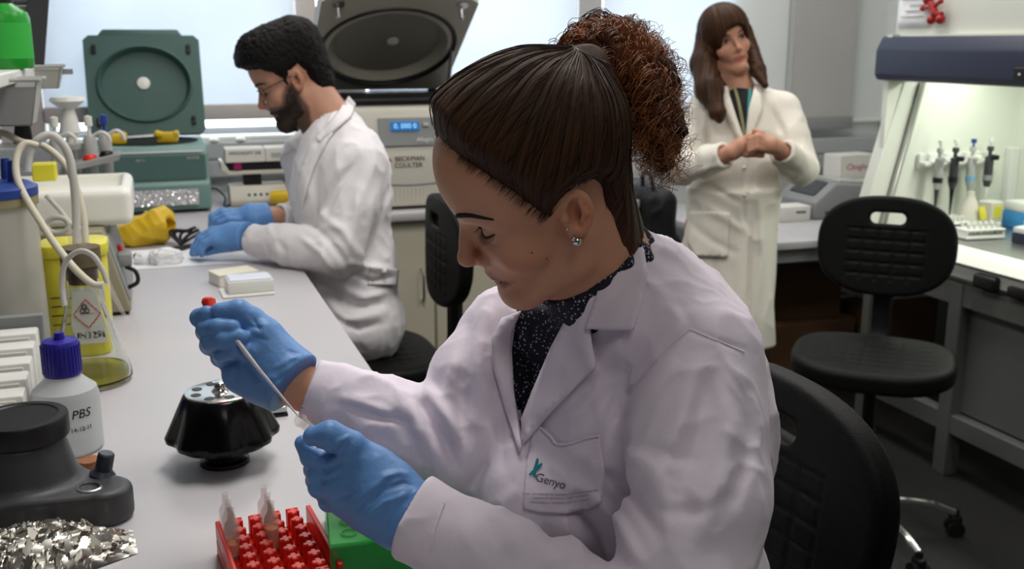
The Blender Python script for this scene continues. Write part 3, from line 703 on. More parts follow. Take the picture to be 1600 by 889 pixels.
# ------------------------------------------------------------------ large white centrifuge
t = thing('centrifuge', 'large cream bench centrifuge with its big lid propped open towards the room', 'centrifuge', (0.88, 4.0, BZ))
bm = BM(); prism(bm, [(3.665, BZ+0.012), (3.665, BZ+0.20), (3.69, BZ+0.32), (3.70, BZ+0.37), (3.72, BZ+0.385), (4.34, BZ+0.385), (4.34, BZ+0.012)], 'x', 0.60, 1.17, 0.012, 3); obj('housing', bm, M['cream_plastic'], t, True)
for (x, y) in ((0.65, 3.72), (1.12, 3.72), (0.65, 4.28), (1.12, 4.28)):
    bm = BM(); cyl(bm, (x, y, BZ), (x, y, BZ+0.02), 0.02, seg=12); obj('foot', bm, M['black'], t, True)
bm = BM(); boxmm(bm, (0.605, 3.70, BZ+0.383), (1.165, 4.33, BZ+0.405), 0.006, 2); obj('gasket_frame', bm, M['black'], t, True)
bm = BM(); prism(bm, [(3.662, BZ+0.235), (3.684, BZ+0.335), (3.692, BZ+0.335), (3.672, BZ+0.235)], 'x', 0.765, 1.12, 0.002, 1); cpn = obj('control_panel', bm, M['gray'], t, True)
tp = Vector((0, 0.022, 0.10)).normalized()
bm = BM(); prism(bm, [(3.668, BZ+0.290), (3.674, BZ+0.322), (3.682, BZ+0.322), (3.676, BZ+0.290)], 'x', 0.81, 0.915, 0.001, 1); obj('display', bm, M['screen'], cpn, True)
text('digits', '0. 000 0', 0.026, M['screen_digit'], cpn, (0.862, 3.6685, BZ+0.306), (1, 0, 0), tp)
text('lettering', 'Allegra X-15R', 0.022, M['white_ink'], cpn, (0.965, 3.664, BZ+0.256), (1, 0, 0), tp)
for k in range(4):
    bm = BM(); box(bm, (0.94+0.045*k, 3.673, BZ+0.31), (0.022, 0.006, 0.014), 0.002, 1, (-0.2, 0, 0)); obj('key', bm, M['lightgray'], cpn, True)
text('lettering', 'BECKMAN', 0.024, M['ink'], t, (0.875, 3.6635, BZ+0.188), (1, 0, 0), (0, 0, 1)); text('lettering', 'COULTER', 0.024, M['ink'], t, (0.870, 3.6635, BZ+0.164), (1, 0, 0), (0, 0, 1))
bm = BM(); lathe(bm, [(0.0, 0.0), (0.020, 0.0), (0.020, 0.0015), (0.0, 0.0015)], (0.788, 3.664, BZ+0.176), 24, (0, -1, 0)); obj('emblem', bm, M['red_ink'], t, True)
bm = BM(); lathe(bm, [(0.0, 0.0), (0.012, 0.0), (0.012, 0.0015), (0.0, 0.0015)], (0.795, 3.6622, BZ+0.172), 24, (0, -1, 0)); obj('emblem_ring', bm, M['cream_plastic'], t, True)
bm = BM(); tube(bm, [(0.61+0.55*k/20, 3.664, BZ+0.128-0.035*math.sin(k/20*PI)**1) for k in range(21)], 0.004, 6); obj('groove_line', bm, M['gray'], t, True)
for k in range(36):
    bm = BM(); boxmm(bm, (0.63+0.0148*k, 3.661, BZ+0.03), (0.636+0.0148*k, 3.667, BZ+0.082)); obj('rib', bm, M['cream_plastic'], t, True, smooth=False)
# lid
ang = math.radians(33)
Rb = Matrix.Rotation(PI/2-ang, 3, 'X'); ob = Vector((0.865, 4.20, BZ+0.44)); LB, WB = 0.62, 0.57
def in_big(name, bm, m): return local_part(name, bm, m, t, Rb, ob)
bm = BM(); I = ring_plate(bm, WB, LB, 0.30, 0.262, 0.262, -0.03, 0.03)
bowl(bm, I, 0.30, [(0.995, -0.03), (0.97, -0.022), (0.93, -0.026), (0.88, -0.030), (0.85, -0.024), (0.82, -0.004), (0.78, 0.004)])
in_big('lid', bm, mat('cream_gray_lid', (176, 172, 158), 0.45))
bm = BM(); tube(bm, [(0.258*math.cos(2*PI*k/64), -0.029, 0.30+0.258*math.sin(2*PI*k/64)) for k in range(64)], 0.008, 8, closed=True); in_big('gasket', bm, M['black'])
bm = BM(); lathe(bm, [(0.0, 0.0), (0.203, 0.0), (0.203, 0.002), (0.0, 0.002)], (0, 0.003, 0.30), 48, (0, -1, 0)); in_big('inner_plate', bm, mat('warm_gray_plate', (146, 142, 130), 0.5))
bm = BM(); lathe(bm, [(0.022, 0.0), (0.022, 0.006), (0.0, 0.009)], (0.02, 0.0, 0.31), 24, (0, -1, 0)); in_big('sight_glass', bm, bpy.data.materials['white_sight_glass'])
for sx in (-0.225, 0.225):
    bm = BM(); lathe(bm, [(0.022, -0.004), (0.022, 0.005), (0.0, 0.006)], (sx, -0.03, 0.585), 16, (0, -1, 0)); cyl(bm, (sx, -0.03, 0.565), (sx, -0.06, 0.555), 0.006, seg=10); ball(bm, (sx, -0.062, 0.554), 0.010, 10, 8); in_big('latch_pin', bm, M['steel'])
for sx in (-0.24, 0.24):
    bm = BM(); cyl(bm, (0.865+sx, 4.20, BZ+0.40), (0.865+sx, 4.195, BZ+0.47), 0.02, seg=12); obj('hinge', bm, M['black'], t, True)
bm = BM(); cyl(bm, (1.12, 4.02, BZ+0.40), (1.12, 3.93, BZ+0.60), 0.008, seg=10); obj('gas_strut', bm, M['steel'], t, True)

# ------------------------------------------------------------------ small instrument and yellow holder by the wall
t = thing('rocking_shaker', 'small beige bench instrument with a printed tray on a black neck', 'shaker', (0.35, 4.02, BZ))
bm = BM(); prism(bm, [(-0.075, 0.0), (-0.085, 0.02), (-0.06, 0.075), (0.06, 0.075), (0.06, 0.0)], 'x', -0.10, 0.11, 0.006, 2); obj('base', bm, M['cream_plastic'], t)
for k in range(4):
    bm = BM(); box(bm, (-0.03+0.022*k, -0.076, 0.043), (0.010, 0.004, 0.010), 0.001, 1, (-0.42, 0, 0)); obj('key', bm, M['darkgray'], t)
bm = BM(); box(bm, (-0.01, 0.0, 0.095), (0.065, 0.07, 0.05), 0.004, 1); obj('neck', bm, M['black'], t)
bm = BM(); prism(bm, [(-0.125, 0.02), (-0.10, 0.0), (0.11, 0.0), (0.135, 0.02), (0.137, 0.05), (0.125, 0.05), (0.105, 0.014), (-0.095, 0.014), (-0.115, 0.05), (-0.127, 0.05)], 'y', -0.06, 0.08, 0.002, 1)
for v_ in bm.verts: v_.co.z += 0.118
obj('tray', bm, M['cream_plastic'], t)
bm = BM(); box(bm, (0.0, 0.0, 0.15), (0.21, 0.10, 0.03), 0.002, 1); obj('tray_inside', bm, M['black'], t)
for (x, w_) in ((-0.035, 0.145), (0.082, 0.086)):
    bm = BM(); box(bm, (x, -0.01, 0.19), (w_, 0.11, 0.052), 0.003, 1); obj('cover', bm, M['card_white'], t)
text('lettering', 'IMMUNOFIT 200', 0.016, M['ink'], t, (-0.035, -0.0655, 0.198), (1, 0, 0), (0, 0, 1), world=False)
bm = BM(); box(bm, (0.082, -0.066, 0.188), (0.045, 0.001, 0.018)); obj('sticker', bm, M['lightgray'], t)
bm = BM(); box(bm, (-0.065, -0.02, 0.150), (0.03, 0.085, 0.03), 0.003, 1); obj('vial', bm, mat('magenta_vial', (150, 30, 90), 0.3), t)
for x in (0.23, 0.335):
    tt = thing('white_disc', 'white round cap on the ledge of the trunking above the printed tray, %s' % ('left one' if x < 0.3 else 'right one'), 'cap', (x, 4.375, 1.09+0.025))
    tt.location = (x, 4.40, 1.106)
    bm = BM(); lathe(bm, [(0, 0), (0.020, 0), (0.020, 0.008), (0.014, 0.014), (0, 0.014)], seg=16); obj('cap', bm, M['white'], tt)
def crumple(name, c, s, rot, m, parent, seed, amp=0.25, sub=4, floor=None, freq=2.2, world=True, sharp=False):
    bm = BM(); bmesh.ops.create_icosphere(bm, subdivisions=sub, radius=1.0)
    r_ = np.random.RandomState(seed); K = r_.randn(26, 3)*freq; Ph = r_.rand(26)*6.28; Am = r_.rand(26)
    R_ = Euler(rot).to_matrix()
    for v_ in bm.verts:
        p = np.array(v_.co); f = (Am*np.abs(np.sin(K @ p+Ph))).sum()/13-0.6
        q = Vector(p*(1+amp*f*2))
        q = Vector((math.copysign(abs(q.x)**0.75, q.x)*s[0], math.copysign(abs(q.y)**0.75, q.y)*s[1], math.copysign(abs(q.z)**0.75, q.z)*s[2]))
        q = R_ @ q + V(c)
        if floor is not None and q.z < floor: q.z = floor
        v_.co = q
    return obj(name, bm, m, parent, world, smooth=not sharp)
def cup(name, label, c, axis, r, ln, m, seed, ang=0.0):
    t = thing(name, label, 'holder', (c[0], c[1], BZ))
    bm = BM(); lathe(bm, [(0.0, 0.0), (r*0.72, 0.0), (r*0.80, ln*0.06), (r*0.95, ln*0.9), (r*1.12, ln*0.92), (r*1.12, ln), (r*0.9, ln), (r*0.74, ln*0.12), (0, ln*0.1)], c, 24, axis)
    o = obj('cup', bm, m, t, True); return t
cup('yellow_rotor_cup', 'yellow plastic rotor cup lying by the small instrument, next to the man', (0.395, 3.90, BZ+0.036), (0.95, -0.25, 0.0), 0.030, 0.075, M['yellow'], 1)
cup('yellow_rotor_cup', 'second yellow rotor cup half hidden by the bearded man', (0.50, 3.89, BZ+0.036), (0.95, 0.2, 0.0), 0.030, 0.07, M['yellow'], 2)
t = thing('power_cable', 'black cable curling on the bench right of the teal centrifuge', 'cable', (0.22, 4.1, BZ))
bm = BM(); tube(bm, spline([(0.19, 4.25, BZ+0.03), (0.21, 4.1, BZ+0.05), (0.235, 4.0, BZ+0.03), (0.225, 3.93, BZ+0.006), (0.26, 4.0, BZ+0.006), (0.26, 4.12, BZ+0.02)], 6), 0.004, 8); obj('cable', bm, M['black'], t, True)

# ------------------------------------------------------------------ far bench clutter
t = thing('yellow_pouch', 'crumpled yellow plastic glove lying on the bench in front of the teal centrifuge', 'glove', (-0.06, 3.26, BZ))
def pouch(P):
    d = s_ell(P, (-0.055, 3.27, BZ+0.045), (0.085, 0.05, 0.046), rot_cols((0.95, 0.1, 0.22), (-0.1, 1, 0), (-0.22, 0, 0.95)))
    d = smin(d, s_ell(P, (0.0, 3.265, BZ+0.062), (0.04, 0.05, 0.055)), 0.03)
    d = smin(d, s_cone(P, (-0.12, 3.26, BZ+0.02), (-0.03, 3.25, BZ+0.06), 0.02, 0.03), 0.03)
    d = smax(d, -s_cone(P, (0.045, 3.21, BZ+0.065), (0.01, 3.255, BZ+0.06), 0.024, 0.014), 0.012)
    x = (P-np.array([0, 3.27, BZ])) @ np.array([[60, 30, 20], [-20, 50, 40], [30, -50, 55]]).T
    return smax(d+0.0045*np.abs(np.sin(x)).sum(1)-0.008, (BZ+0.001)-P[:, 2], 0.004)
v, q = surface(pouch, (-0.17, 3.18, BZ-0.01), (0.08, 3.36, BZ+0.15), 0.005); link_mesh('pouch', np_mesh('pouch', v, q), M['yellow'], t, True)
def scissors(label, c, rz, open_=0.25, s=1.0):
    t = thing('forceps_scissors', label, 'scissors', (c[0], c[1], BZ), rz)
    for sg in (-1, 1):
        bm = BM(); a = sg*open_/2; ca, sa = math.cos(a), math.sin(a)
        def tr(x, y, z): return (s*(x*ca-y*sa), s*(x*sa+y*ca), z)
        tube(bm, [tr(-0.03, 0.0, 0.006+0.002*sg), tr(0.02, 0.0, 0.006+0.002*sg), tr(0.075, 0.001*sg, 0.006)], [0.006*s, 0.006*s, 0.002], 6)
        tube(bm, [tr(-0.065+0.022*math.cos(2*PI*k/16), 0.018*sg*1.0+0.016*math.sin(2*PI*k/16), 0.008) for k in range(16)], 0.005*s, 6, closed=True)
        obj('blade', bm, M['black'], t)
    return t
scissors('black-handled scissors lying open beside the yellow glove', (0.075, 3.16), 3.3, 0.5, 1.1)
scissors('black scissors on the bench nearer the crumpled tissue', (0.0, 3.10), 0.6, 0.25, 1.0)
t = thing('black_clip', 'black wire clip standing between the yellow glove and the scissors', 'clip', (0.05, 3.22, BZ))
bm = BM()
for k in range(5):
    a = k*0.7; tube(bm, spline([(0.0, 0, 0.004), (0.03*math.cos(a), 0.03*math.sin(a), 0.02+0.006*k), (0.065*math.cos(a*0.3+0.3), 0.03*math.sin(a)+0.01, 0.035+0.006*(k % 3))], 4), 0.005, 6)
obj('wire', bm, M['black'], t)
t = thing('tissue', 'crumpled white tissue on the near edge of the white paper', 'tissue', (0.0, 2.95, BZ))
crumple('tissue', (0.005, 2.96, BZ+0.016), (0.040, 0.03, 0.026), (0, 0, 0.3), M['paper'], t, 5, 0.6, 4, BZ+0.0015, 4.0, sharp=True)
t = thing('tissue', 'small crumpled clear film beside the white tissue', 'tissue', (-0.06, 2.97, BZ))
crumple('tissue', (-0.05, 2.985, BZ+0.012), (0.028, 0.024, 0.018), (0, 0, 0.9), M['paper'], t, 9, 0.6, 3, BZ+0.0015, 4.0, sharp=True)
t = thing('bench_paper', 'large white sheet of paper under the bearded man\'s gloved hands', 'paper', (0.08, 3.02, BZ))
bm = BM(); P0 = [(-0.13, 3.17), (0.19, 3.20), (0.31, 3.02), (0.27, 2.90), (-0.13, 2.90)]
prism(bm, P0, 'z', BZ+0.0005, BZ+0.0014); obj('sheet', bm, M['paper'], t, True, smooth=False)
t = thing('slide_box', 'small cream card box behind the white slide box in the middle of the bench', 'box', (0.165, 2.66, BZ), 0.30)
bm = BM(); box(bm, (0, 0, 0.014), (0.105, 0.075, 0.028), 0.002, 1); obj('base', bm, M['card_white'], t)
bm = BM(); box(bm, (0, 0, 0.0295), (0.107, 0.077, 0.005), 0.001, 1); obj('lid', bm, mat('cream_card', (232, 228, 206), 0.8), t)
t = thing('slide_box', 'white slide box with a clear frosted lid in the middle of the bench', 'box', (0.19, 2.535, BZ), 0.04)
bm = BM(); box(bm, (-0.004, 0, 0.003), (0.125, 0.095, 0.006), 0.002, 1); obj('base', bm, M['white'], t)
bm = BM(); box(bm, (0.004, 0.006, 0.021), (0.11, 0.08, 0.030), 0.003, 2); obj('tray', bm, M['white'], t)
bm = BM(); box(bm, (0.004, 0.006, 0.038), (0.10, 0.07, 0.004), 0.001, 1); obj('lid', bm, mat('frosted_lid', (222, 226, 238), 0.25), t)

# ------------------------------------------------------------------ left bench: dry block with a white basin
t = thing('block_instrument', 'beige bench instrument carrying a white basin, with a dark switch panel', 'instrument', (-0.2, 2.62, BZ))
bm = BM(); prism(bm, [(-0.40, BZ+0.008), (-0.078, BZ+0.008), (-0.125, BZ+0.195), (-0.40, BZ+0.195)], 'y', 2.40, 2.78, 0.006, 2); obj('housing', bm, mat('beige_enamel', (150, 145, 122), 0.5), t, True)
bm = BM(); prism(bm, [(-0.085, BZ+0.03), (-0.078, BZ+0.03), (-0.115, BZ+0.175), (-0.122, BZ+0.175)], 'y', 2.42, 2.76, 0.002, 1); obj('side_plate', bm, M['gray'], t, True)
bm = BM(); boxmm(bm, (-0.39, 2.41, BZ), (-0.085, 2.77, BZ+0.012)); obj('base', bm, M['black'], t, True)
bm = BM(); box(bm, (-0.098, 2.56, BZ+0.125), (0.012, 0.03, 0.018), 0.003, 1, (0, -0.25, 0)); obj('switch', bm, M['red'], t, True)
bm = BM(); box(bm, (-0.086, 2.48, BZ+0.115), (0.03, 0.05, 0.03), 0.005, 2); obj('plug', bm, M['gray'], t, True)
bm = BM(); tube(bm, spline([(-0.085, 2.46, BZ+0.10), (-0.065, 2.45, BZ+0.09), (-0.062, 2.45, BZ+0.065), (-0.085, 2.46, BZ+0.05)], 5), 0.005, 8); obj('lead', bm, M['black'], t, True)
bm = BM(); box(bm, (-0.165, 2.399, BZ+0.15), (0.03, 0.002, 0.035)); obj('warning_label', bm, M['card_white'], t, True)
bm = BM(); prism(bm, [(-0.175, BZ+0.14), (-0.155, BZ+0.14), (-0.165, BZ+0.158)], 'y', 2.396, 2.398); obj('warning_triangle', bm, M['ink'], t, True)
t = thing('white_basin', 'white rounded basin with a shallow recess on top of the beige instrument', 'basin', (-0.2, 2.60, BZ+0.195))
def basin(P):
    d = s_box(P, (-0.235, 2.63, BZ+0.195+0.042), (0.175, 0.165, 0.042), 0.018)
    d = smax(d, -s_box(P, (-0.235, 2.65, BZ+0.195+0.085), (0.15, 0.12, 0.03), 0.012), 0.006)
    return d
v, q = surface(basin, (-0.45, 2.4, BZ+0.17), (0.0, 2.85, BZ+0.32), 0.006); link_mesh('basin', np_mesh('basin', v, q), mat('ivory_plastic', (246, 245, 236), 0.35), t, True)

# pipette carousel and tray behind
t = thing('pipette_carousel', 'white mushroom-topped pipette carousel behind the white basin', 'stand', (-0.21, 2.96, BZ))
bm = BM(); lathe(bm, [(0, 0), (0.075, 0), (0.075, 0.012), (0.02, 0.03), (0.012, 0.05), (0.012, 0.36), (0.028, 0.37), (0.022, 0.40), (0.015, 0.43), (0.045, 0.452), (0.040, 0.462), (0, 0.466)], seg=28); obj('post', bm, M['white'], t)
bm = BM(); lathe(bm, [(0.012, 0.33), (0.065, 0.33), (0.065, 0.345), (0.012, 0.345)], seg=28); obj('ring', bm, M['lightgray'], t)
for k, (dx, dy, cc, lb) in enumerate(((0.085, -0.03, 'darkgray', 'dark-topped pipette hanging on the right of the carousel'), (0.05, -0.07, 'lightgray', 'pale grey pipette at the front of the carousel'), (-0.03, -0.08, 'lightgray', 'pale pipette at the left front of the carousel'))):
    tt = thing('pipette', lb, 'pipette', (-0.21+dx, 2.96+dy, BZ+0.20), group='pipettes on the carousel')
    bm = BM(); lathe(bm, [(0, -0.05), (0.003, -0.05), (0.007, 0.03), (0.015, 0.06), (0.017, 0.155), (0.012, 0.165), (0, 0.165)], seg=12); obj('body', bm, M['lightgray'], tt)
    bm = BM(); lathe(bm, [(0.005, 0.165), (0.005, 0.19), (0.010, 0.19), (0.010, 0.215), (0, 0.218)], seg=12); obj('plunger', bm, [M['blue_lid'], M['white'], M['white']][k], tt)
    bm = BM(); tube(bm, spline([(0.01, 0, 0.165), (0.03, -0.01, 0.175), (0.045, -0.012, 0.165), (0.05, -0.012, 0.15)], 4), 0.005, 6); obj('finger_hook', bm, M['white'], tt)
t = thing('clamp_tray', 'small grey tray holding a red and a black cap on a stand beside the carousel', 'tray', (-0.15, 2.80, BZ+0.195+0.05))
t.location = (-0.15, 2.84, BZ)
bm = BM(); prism(bm, [(-0.065, 0.285), (0.06, 0.31), (0.065, 0.325), (0.055, 0.325), (-0.06, 0.30), (-0.075, 0.31)], 'y', -0.06, 0.06, 0.002, 1); obj('tray', bm, M['gray'], t)
bm = BM(); cyl(bm, (-0.045, 0, 0.0), (-0.045, 0, 0.29), 0.011, seg=12); lathe(bm, [(0, 0), (0.05, 0), (0.05, 0.012), (0.012, 0.02)], (-0.045, 0, 0), 16); obj('pole', bm, M['lightgray'], t)
for (nm, dx, dz, col, lb) in (('red_disc', -0.01, 0.308, 'red', 'red cap lying in the small grey tray'), ('black_disc', 0.030, 0.316, 'black', 'black cap lying in the small grey tray')):
    tt = thing(nm, lb, 'cap', (-0.15+dx, 2.83, BZ+dz))
    bm = BM(); lathe(bm, [(0, 0), (0.018, 0), (0.018, 0.006), (0.013, 0.014), (0, 0.014)], seg=16); obj('cap', bm, M[col], tt)

# ------------------------------------------------------------------ vacuum bottle, flask, waste bin
t = thing('vacuum_bottle', 'tall clear vacuum bottle with a blue lid at the left edge', 'bottle', (-0.285, 1.98, BZ))
bm = BM(); lathe(bm, [(0, 0.003), (0.072, 0.003), (0.078, 0.01), (0.078, 0.325), (0.074, 0.325), (0.074, 0.012), (0, 0.008)], seg=40); obj('vessel', bm, mat('hazy_polycarbonate', (214, 212, 200), 0.22, alpha=0.62, spec=.8), t)
bm = BM(); lathe(bm, [(0.082, 0.325), (0.082, 0.340), (0, 0.340)], seg=40); lathe(bm, [(0, 0.324), (0.082, 0.324), (0.082, 0.326)], seg=40); obj('collar', bm, mat('tan_gasket', (150, 140, 104), 0.6), t)
bm = BM(); lathe(bm, [(0, 0.3405), (0.083, 0.3405), (0.083, 0.355), (0.07, 0.362), (0, 0.366)], seg=40); obj('lid', bm, M['blue_lid'], t)
for (x, y) in ((0.045, 0.0), (0.0, -0.04), (0.03, 0.04)):
    bm = BM(); cyl(bm, (x, y, 0.36), (x, y, 0.40), 0.010, 0.007, 12); obj('port', bm, M['blue_lid'], t)
t = thing('waste_bin', 'yellow clinical waste container with a hazard label behind the flask', 'bin', (-0.165, 2.135, BZ), 0.0)
bm = BM(); prism(bm, rrect(0.115, 0.11, 0.03, 5), 'z', 0.0, 0.20, 0.004, 2); obj('body', bm, M['yellow_bin'], t)
bm = BM(); prism(bm, rrect(0.125, 0.12, 0.034, 5), 'z', 0.20, 0.225, 0.005, 2); obj('lid', bm, M['yellow_bin'], t)
for z in (0.125, 0.108, 0.09, 0.072):
    bm = BM(); box(bm, (-0.034, -0.0553, z), (0.026, 0.0006, 0.002)); obj('print_line', bm, M['ink'], t)
bm = BM(); box(bm, (0.016, -0.0556, 0.085), (0.070, 0.001, 0.115), 0.0004, 1); lab = obj('label', bm, M['card_white'], t)
def diamond(cx, cz, s, w_):
    bm = BM()
    P_ = [(cx, cz+s), (cx+s, cz), (cx, cz-s), (cx-s, cz)]
    for k in range(4): tube(bm, [(P_[k][0], -0.0566, P_[k][1]), (P_[(k+1) % 4][0], -0.0566, P_[(k+1) % 4][1])], w_, 6)
    obj('hazard_diamond', bm, M['red_ink'], lab, False)
diamond(0.016, 0.090, 0.029, 0.0011)
bm = BM(); tube(bm, [(0.001, -0.0566, 0.090), (0.031, -0.0566, 0.090)], 0.0006, 6); obj('hazard_line', bm, M['red_ink'], lab)
bm = BM()
for a in (90, 210, 330):
    cx, cz = 0.012+0.0055*math.cos(math.radians(a)), 0.099+0.0055*math.sin(math.radians(a))
    tube(bm, [(cx+0.0045*math.cos(2*PI*k/14), -0.0566, cz+0.0045*math.sin(2*PI*k/14)) for k in range(14)], 0.0013, 6, closed=True)
obj('biohazard_mark', bm, M['ink'], lab)
text('lettering', 'UN3291', 0.019, M['ink'], lab, (0.016, -0.0562, 0.045), (1, 0, 0), (0, 0, 1), world=False)
t = thing('conical_flask', 'clear conical flask with a brown stopper and a little yellow liquid', 'flask', (-0.140, 1.925, BZ))
bm = BM(); lathe(bm, [(0, 0.002), (0.062, 0.002), (0.070, 0.010), (0.069, 0.022), (0.030, 0.155), (0.027, 0.175), (0.027, 0.205), (0.031, 0.212), (0.028, 0.212), (0.0245, 0.205), (0.0245, 0.175), (0.028, 0.153), (0.066, 0.022), (0.066, 0.012), (0.06, 0.005), (0, 0.005)], seg=40); obj('glass_body', bm, M['glass'], t)
bm = BM(); lathe(bm, [(0, 0.006), (0.059, 0.006), (0.0645, 0.013), (0.0645, 0.020), (0.063, 0.026), (0, 0.026)], seg=40); obj('liquid', bm, M['liquid'], t)
bm = BM(); lathe(bm, [(0, 0.185), (0.0235, 0.185), (0.028, 0.215), (0.034, 0.218), (0.034, 0.250), (0, 0.250)], seg=28); obj('stopper', bm, M['cork'], t)
bm = BM(); cyl(bm, (0.006, 0, 0.17), (0.006, 0, 0.285), 0.006, seg=10); cyl(bm, (-0.012, 0.006, 0.17), (-0.012, 0.006, 0.28), 0.006, seg=10); obj('glass_tube', bm, M['clear'], t)
def hose(label, pts, r, m, name='hose'):
    P_ = [at(*p) for p in pts]; t = thing(name, label, 'hose', P_[0])
    bm = BM(); tube(bm, spline(P_, 8), r, 12); obj('hose', bm, m, t, True)
hose('thick translucent hose arching from the vacuum bottle lid to the flask stopper', [(43, 268, 1.85), (46, 240, 1.85), (60, 218, 1.85), (82, 212, 1.86), (104, 235, 1.87), (114, 275, 1.88), (119, 330, 1.89), (120, 385, 1.89)], 0.0075, M['hose'])
hose('cream hose running from the left edge down to the flask stopper', [(-30, 205, 1.95), (5, 208, 1.95), (35, 222, 1.93), (68, 228, 1.92), (100, 255, 1.92), (118, 290, 1.92), (130, 335, 1.92), (134, 380, 1.915)], 0.0065, M['hose_cream'])
hose('long cream hose looping from the vacuum bottle down across the flask', [(60, 228, 1.80), (38, 225, 1.79), (26, 245, 1.78), (26, 275, 1.77), (38, 305, 1.76), (60, 342, 1.75), (82, 376, 1.74), (100, 400, 1.73), (122, 425, 1.72), (145, 444, 1.71), (162, 446, 1.71)], 0.0062, M['hose_cream'])
t = thing('hose', 'coiled pale hose end lying against the beige instrument', 'hose', at(90, 352, 2.2))
bm = BM(); c = at(90, 352, 2.20); tube(bm, [c+_r*0.024*math.cos(2*PI*k/24)+_u*0.017*math.sin(2*PI*k/24) for k in range(24)], 0.006, 10, closed=True); tube(bm, [at(72, 305, 2.2), at(95, 330, 2.21), at(112, 352, 2.2)], 0.005, 10); obj('hose', bm, M['hose'], t, True)

# ------------------------------------------------------------------ wash bottle with dropper tube
t = thing('dropper_bottle', 'milky bottle with a dark blue cap and handwritten lettering', 'bottle', (-0.156, 1.595, BZ))
bm = BM(); lathe(bm, [(0, 0.001), (0.044, 0.001), (0.048, 0.006), (0.048, 0.085), (0.045, 0.098), (0.028, 0.113), (0.0245, 0.118), (0.0245, 0.128), (0, 0.128)], seg=40); obj('body', bm, M['milky'], t)
bm = BM(); lathe(bm, [(0.0262, 0.120), (0.0272, 0.123), (0.0262, 0.168), (0.024, 0.172), (0.008, 0.174), (0.007, 0.184), (0, 0.184)], seg=36); lathe(bm, [(0, 0.1195), (0.0262, 0.1195), (0.0262, 0.1205)], seg=36)
for k in range(30):
    a = 2*PI*k/30; box(bm, (0.0268*math.cos(a), 0.0268*math.sin(a), 0.145), (0.002, 0.0022, 0.042), 0, 1, (0, 0, a))
obj('cap', bm, M['blue_cap'], t)
def bottle_wrap(R_, a0, z0):
    def f(p):
        a = a0+p.x/R_; return Vector((R_*math.cos(a), R_*math.sin(a), z0+p.y+0.0)) + Vector((math.cos(a), math.sin(a), 0))*(0.0004+p.z)
    return f
text('lettering', 'PBS', 0.019, M['ink'], t, (0, 0, 0), (1, 0, 0), (0, 1, 0), world=False, curve=bottle_wrap(0.048, -PI/2+0.52, 0.068), shear=0.2)
text('lettering', '10x', 0.017, M['gray_ink'], t, (0, 0, 0), (1, 0, 0), (0, 1, 0), world=False, curve=bottle_wrap(0.048, -PI/2-0.12, 0.066), shear=0.2)
text('lettering', '14-12-11', 0.009, M['ink'], t, (0, 0, 0), (1, 0, 0), (0, 1, 0), world=False, curve=bottle_wrap(0.048, -PI/2+0.48, 0.045))
P_ = [at(*p) for p in ((101, 478, 1.555), (97, 450, 1.56), (99, 420, 1.56), (108, 402, 1.56), (126, 392, 1.56), (146, 400, 1.56), (160, 422, 1.56), (168, 442, 1.56))]
bm = BM(); tube(bm, spline(P_, 6), 0.0042, 10); obj('dropper_tube', bm, M['hose'], t, True)
P_ = [at(*p) for p in ((164, 432, 1.56), (178, 462, 1.56), (194, 492, 1.56), (210, 520, 1.56))]
bm = BM(); tube(bm, P_, [0.0045, 0.0042, 0.0028, 0.0008], 10); obj('glass_tip', bm, M['clear'], t, True)

# ------------------------------------------------------------------ stepped white rack
t = thing('stepped_rack', 'grey rack of stepped white trays at the left edge behind the vortex mixer', 'rack', (-0.28, 1.66, BZ))
rows = [(1.80, 1.044), (1.748, 1.035), (1.690, 1.027), (1.635, 1.019), (1.580, 1.011), (1.530, 1.003)]
for k, (y, z) in enumerate(rows):
    bm = BM(); boxmm(bm, (-0.46, y-0.044, BZ+0.05), (-0.205, y, z), 0.004, 2)
    obj('tray', bm, M['white'], t, True)
    bm = BM(); boxmm(bm, (-0.45, y-0.0465, z-0.028), (-0.215, y-0.0435, z-0.006), 0.001, 1); obj('label_strip', bm, M['card_white'], t, True)
bm = BM(); boxmm(bm, (-0.47, 1.805, BZ), (-0.198, 1.82, 1.062), 0.002, 1); obj('back_plate', bm, M['gray'], t, True)
bm = BM(); boxmm(bm, (-0.47, 1.486, BZ), (-0.215, 1.80, BZ+0.05), 0.002, 1); obj('base', bm, M['gray'], t, True)
bm = BM(); boxmm(bm, (-0.47, 1.474, BZ+0.02), (-0.207, 1.485, 0.990), 0.003, 1); obj('front_plate', bm, M['gray'], t, True)

# ------------------------------------------------------------------ vortex mixer
t = thing('vortex_mixer', 'dark grey vortex mixer with a black rubber top and a dial', 'mixer', (-0.19, 1.36, BZ))
vc = np.array([-0.195, 1.375])
def vortex(P):
    q = P-np.array([vc[0], vc[1], BZ]); r = np.hypot(q[:, 0], q[:, 1]); z = q[:, 2]
    tower = smax(r-(0.082-0.26*z), np.abs(z-0.055)-0.055, 0.008)
    # teardrop base reaching to the right front
    a, b = np.array([-0.03, 0.0]), np.array([0.098, -0.045]); ab = b-a; p2 = q[:, :2]
    tt_ = np.clip(((p2-a) @ ab)/(ab @ ab), 0, 1); d2 = vlen(p2-a-tt_[:, None]*ab)-(0.088+(0.036-0.088)*tt_)
    top = 0.052-0.10*np.clip(q[:, 0], 0, 0.2)*0.5
    base = smax(d2, np.abs(z-top/2)-top/2, 0.010)
    return smin(tower, base, 0.012)
v, q = surface(vortex, (-0.34, 1.24, BZ-0.01), (-0.04, 1.50, BZ+0.13), 0.004); link_mesh('housing', np_mesh('housing', v, q), M['darkgray'], t, True)
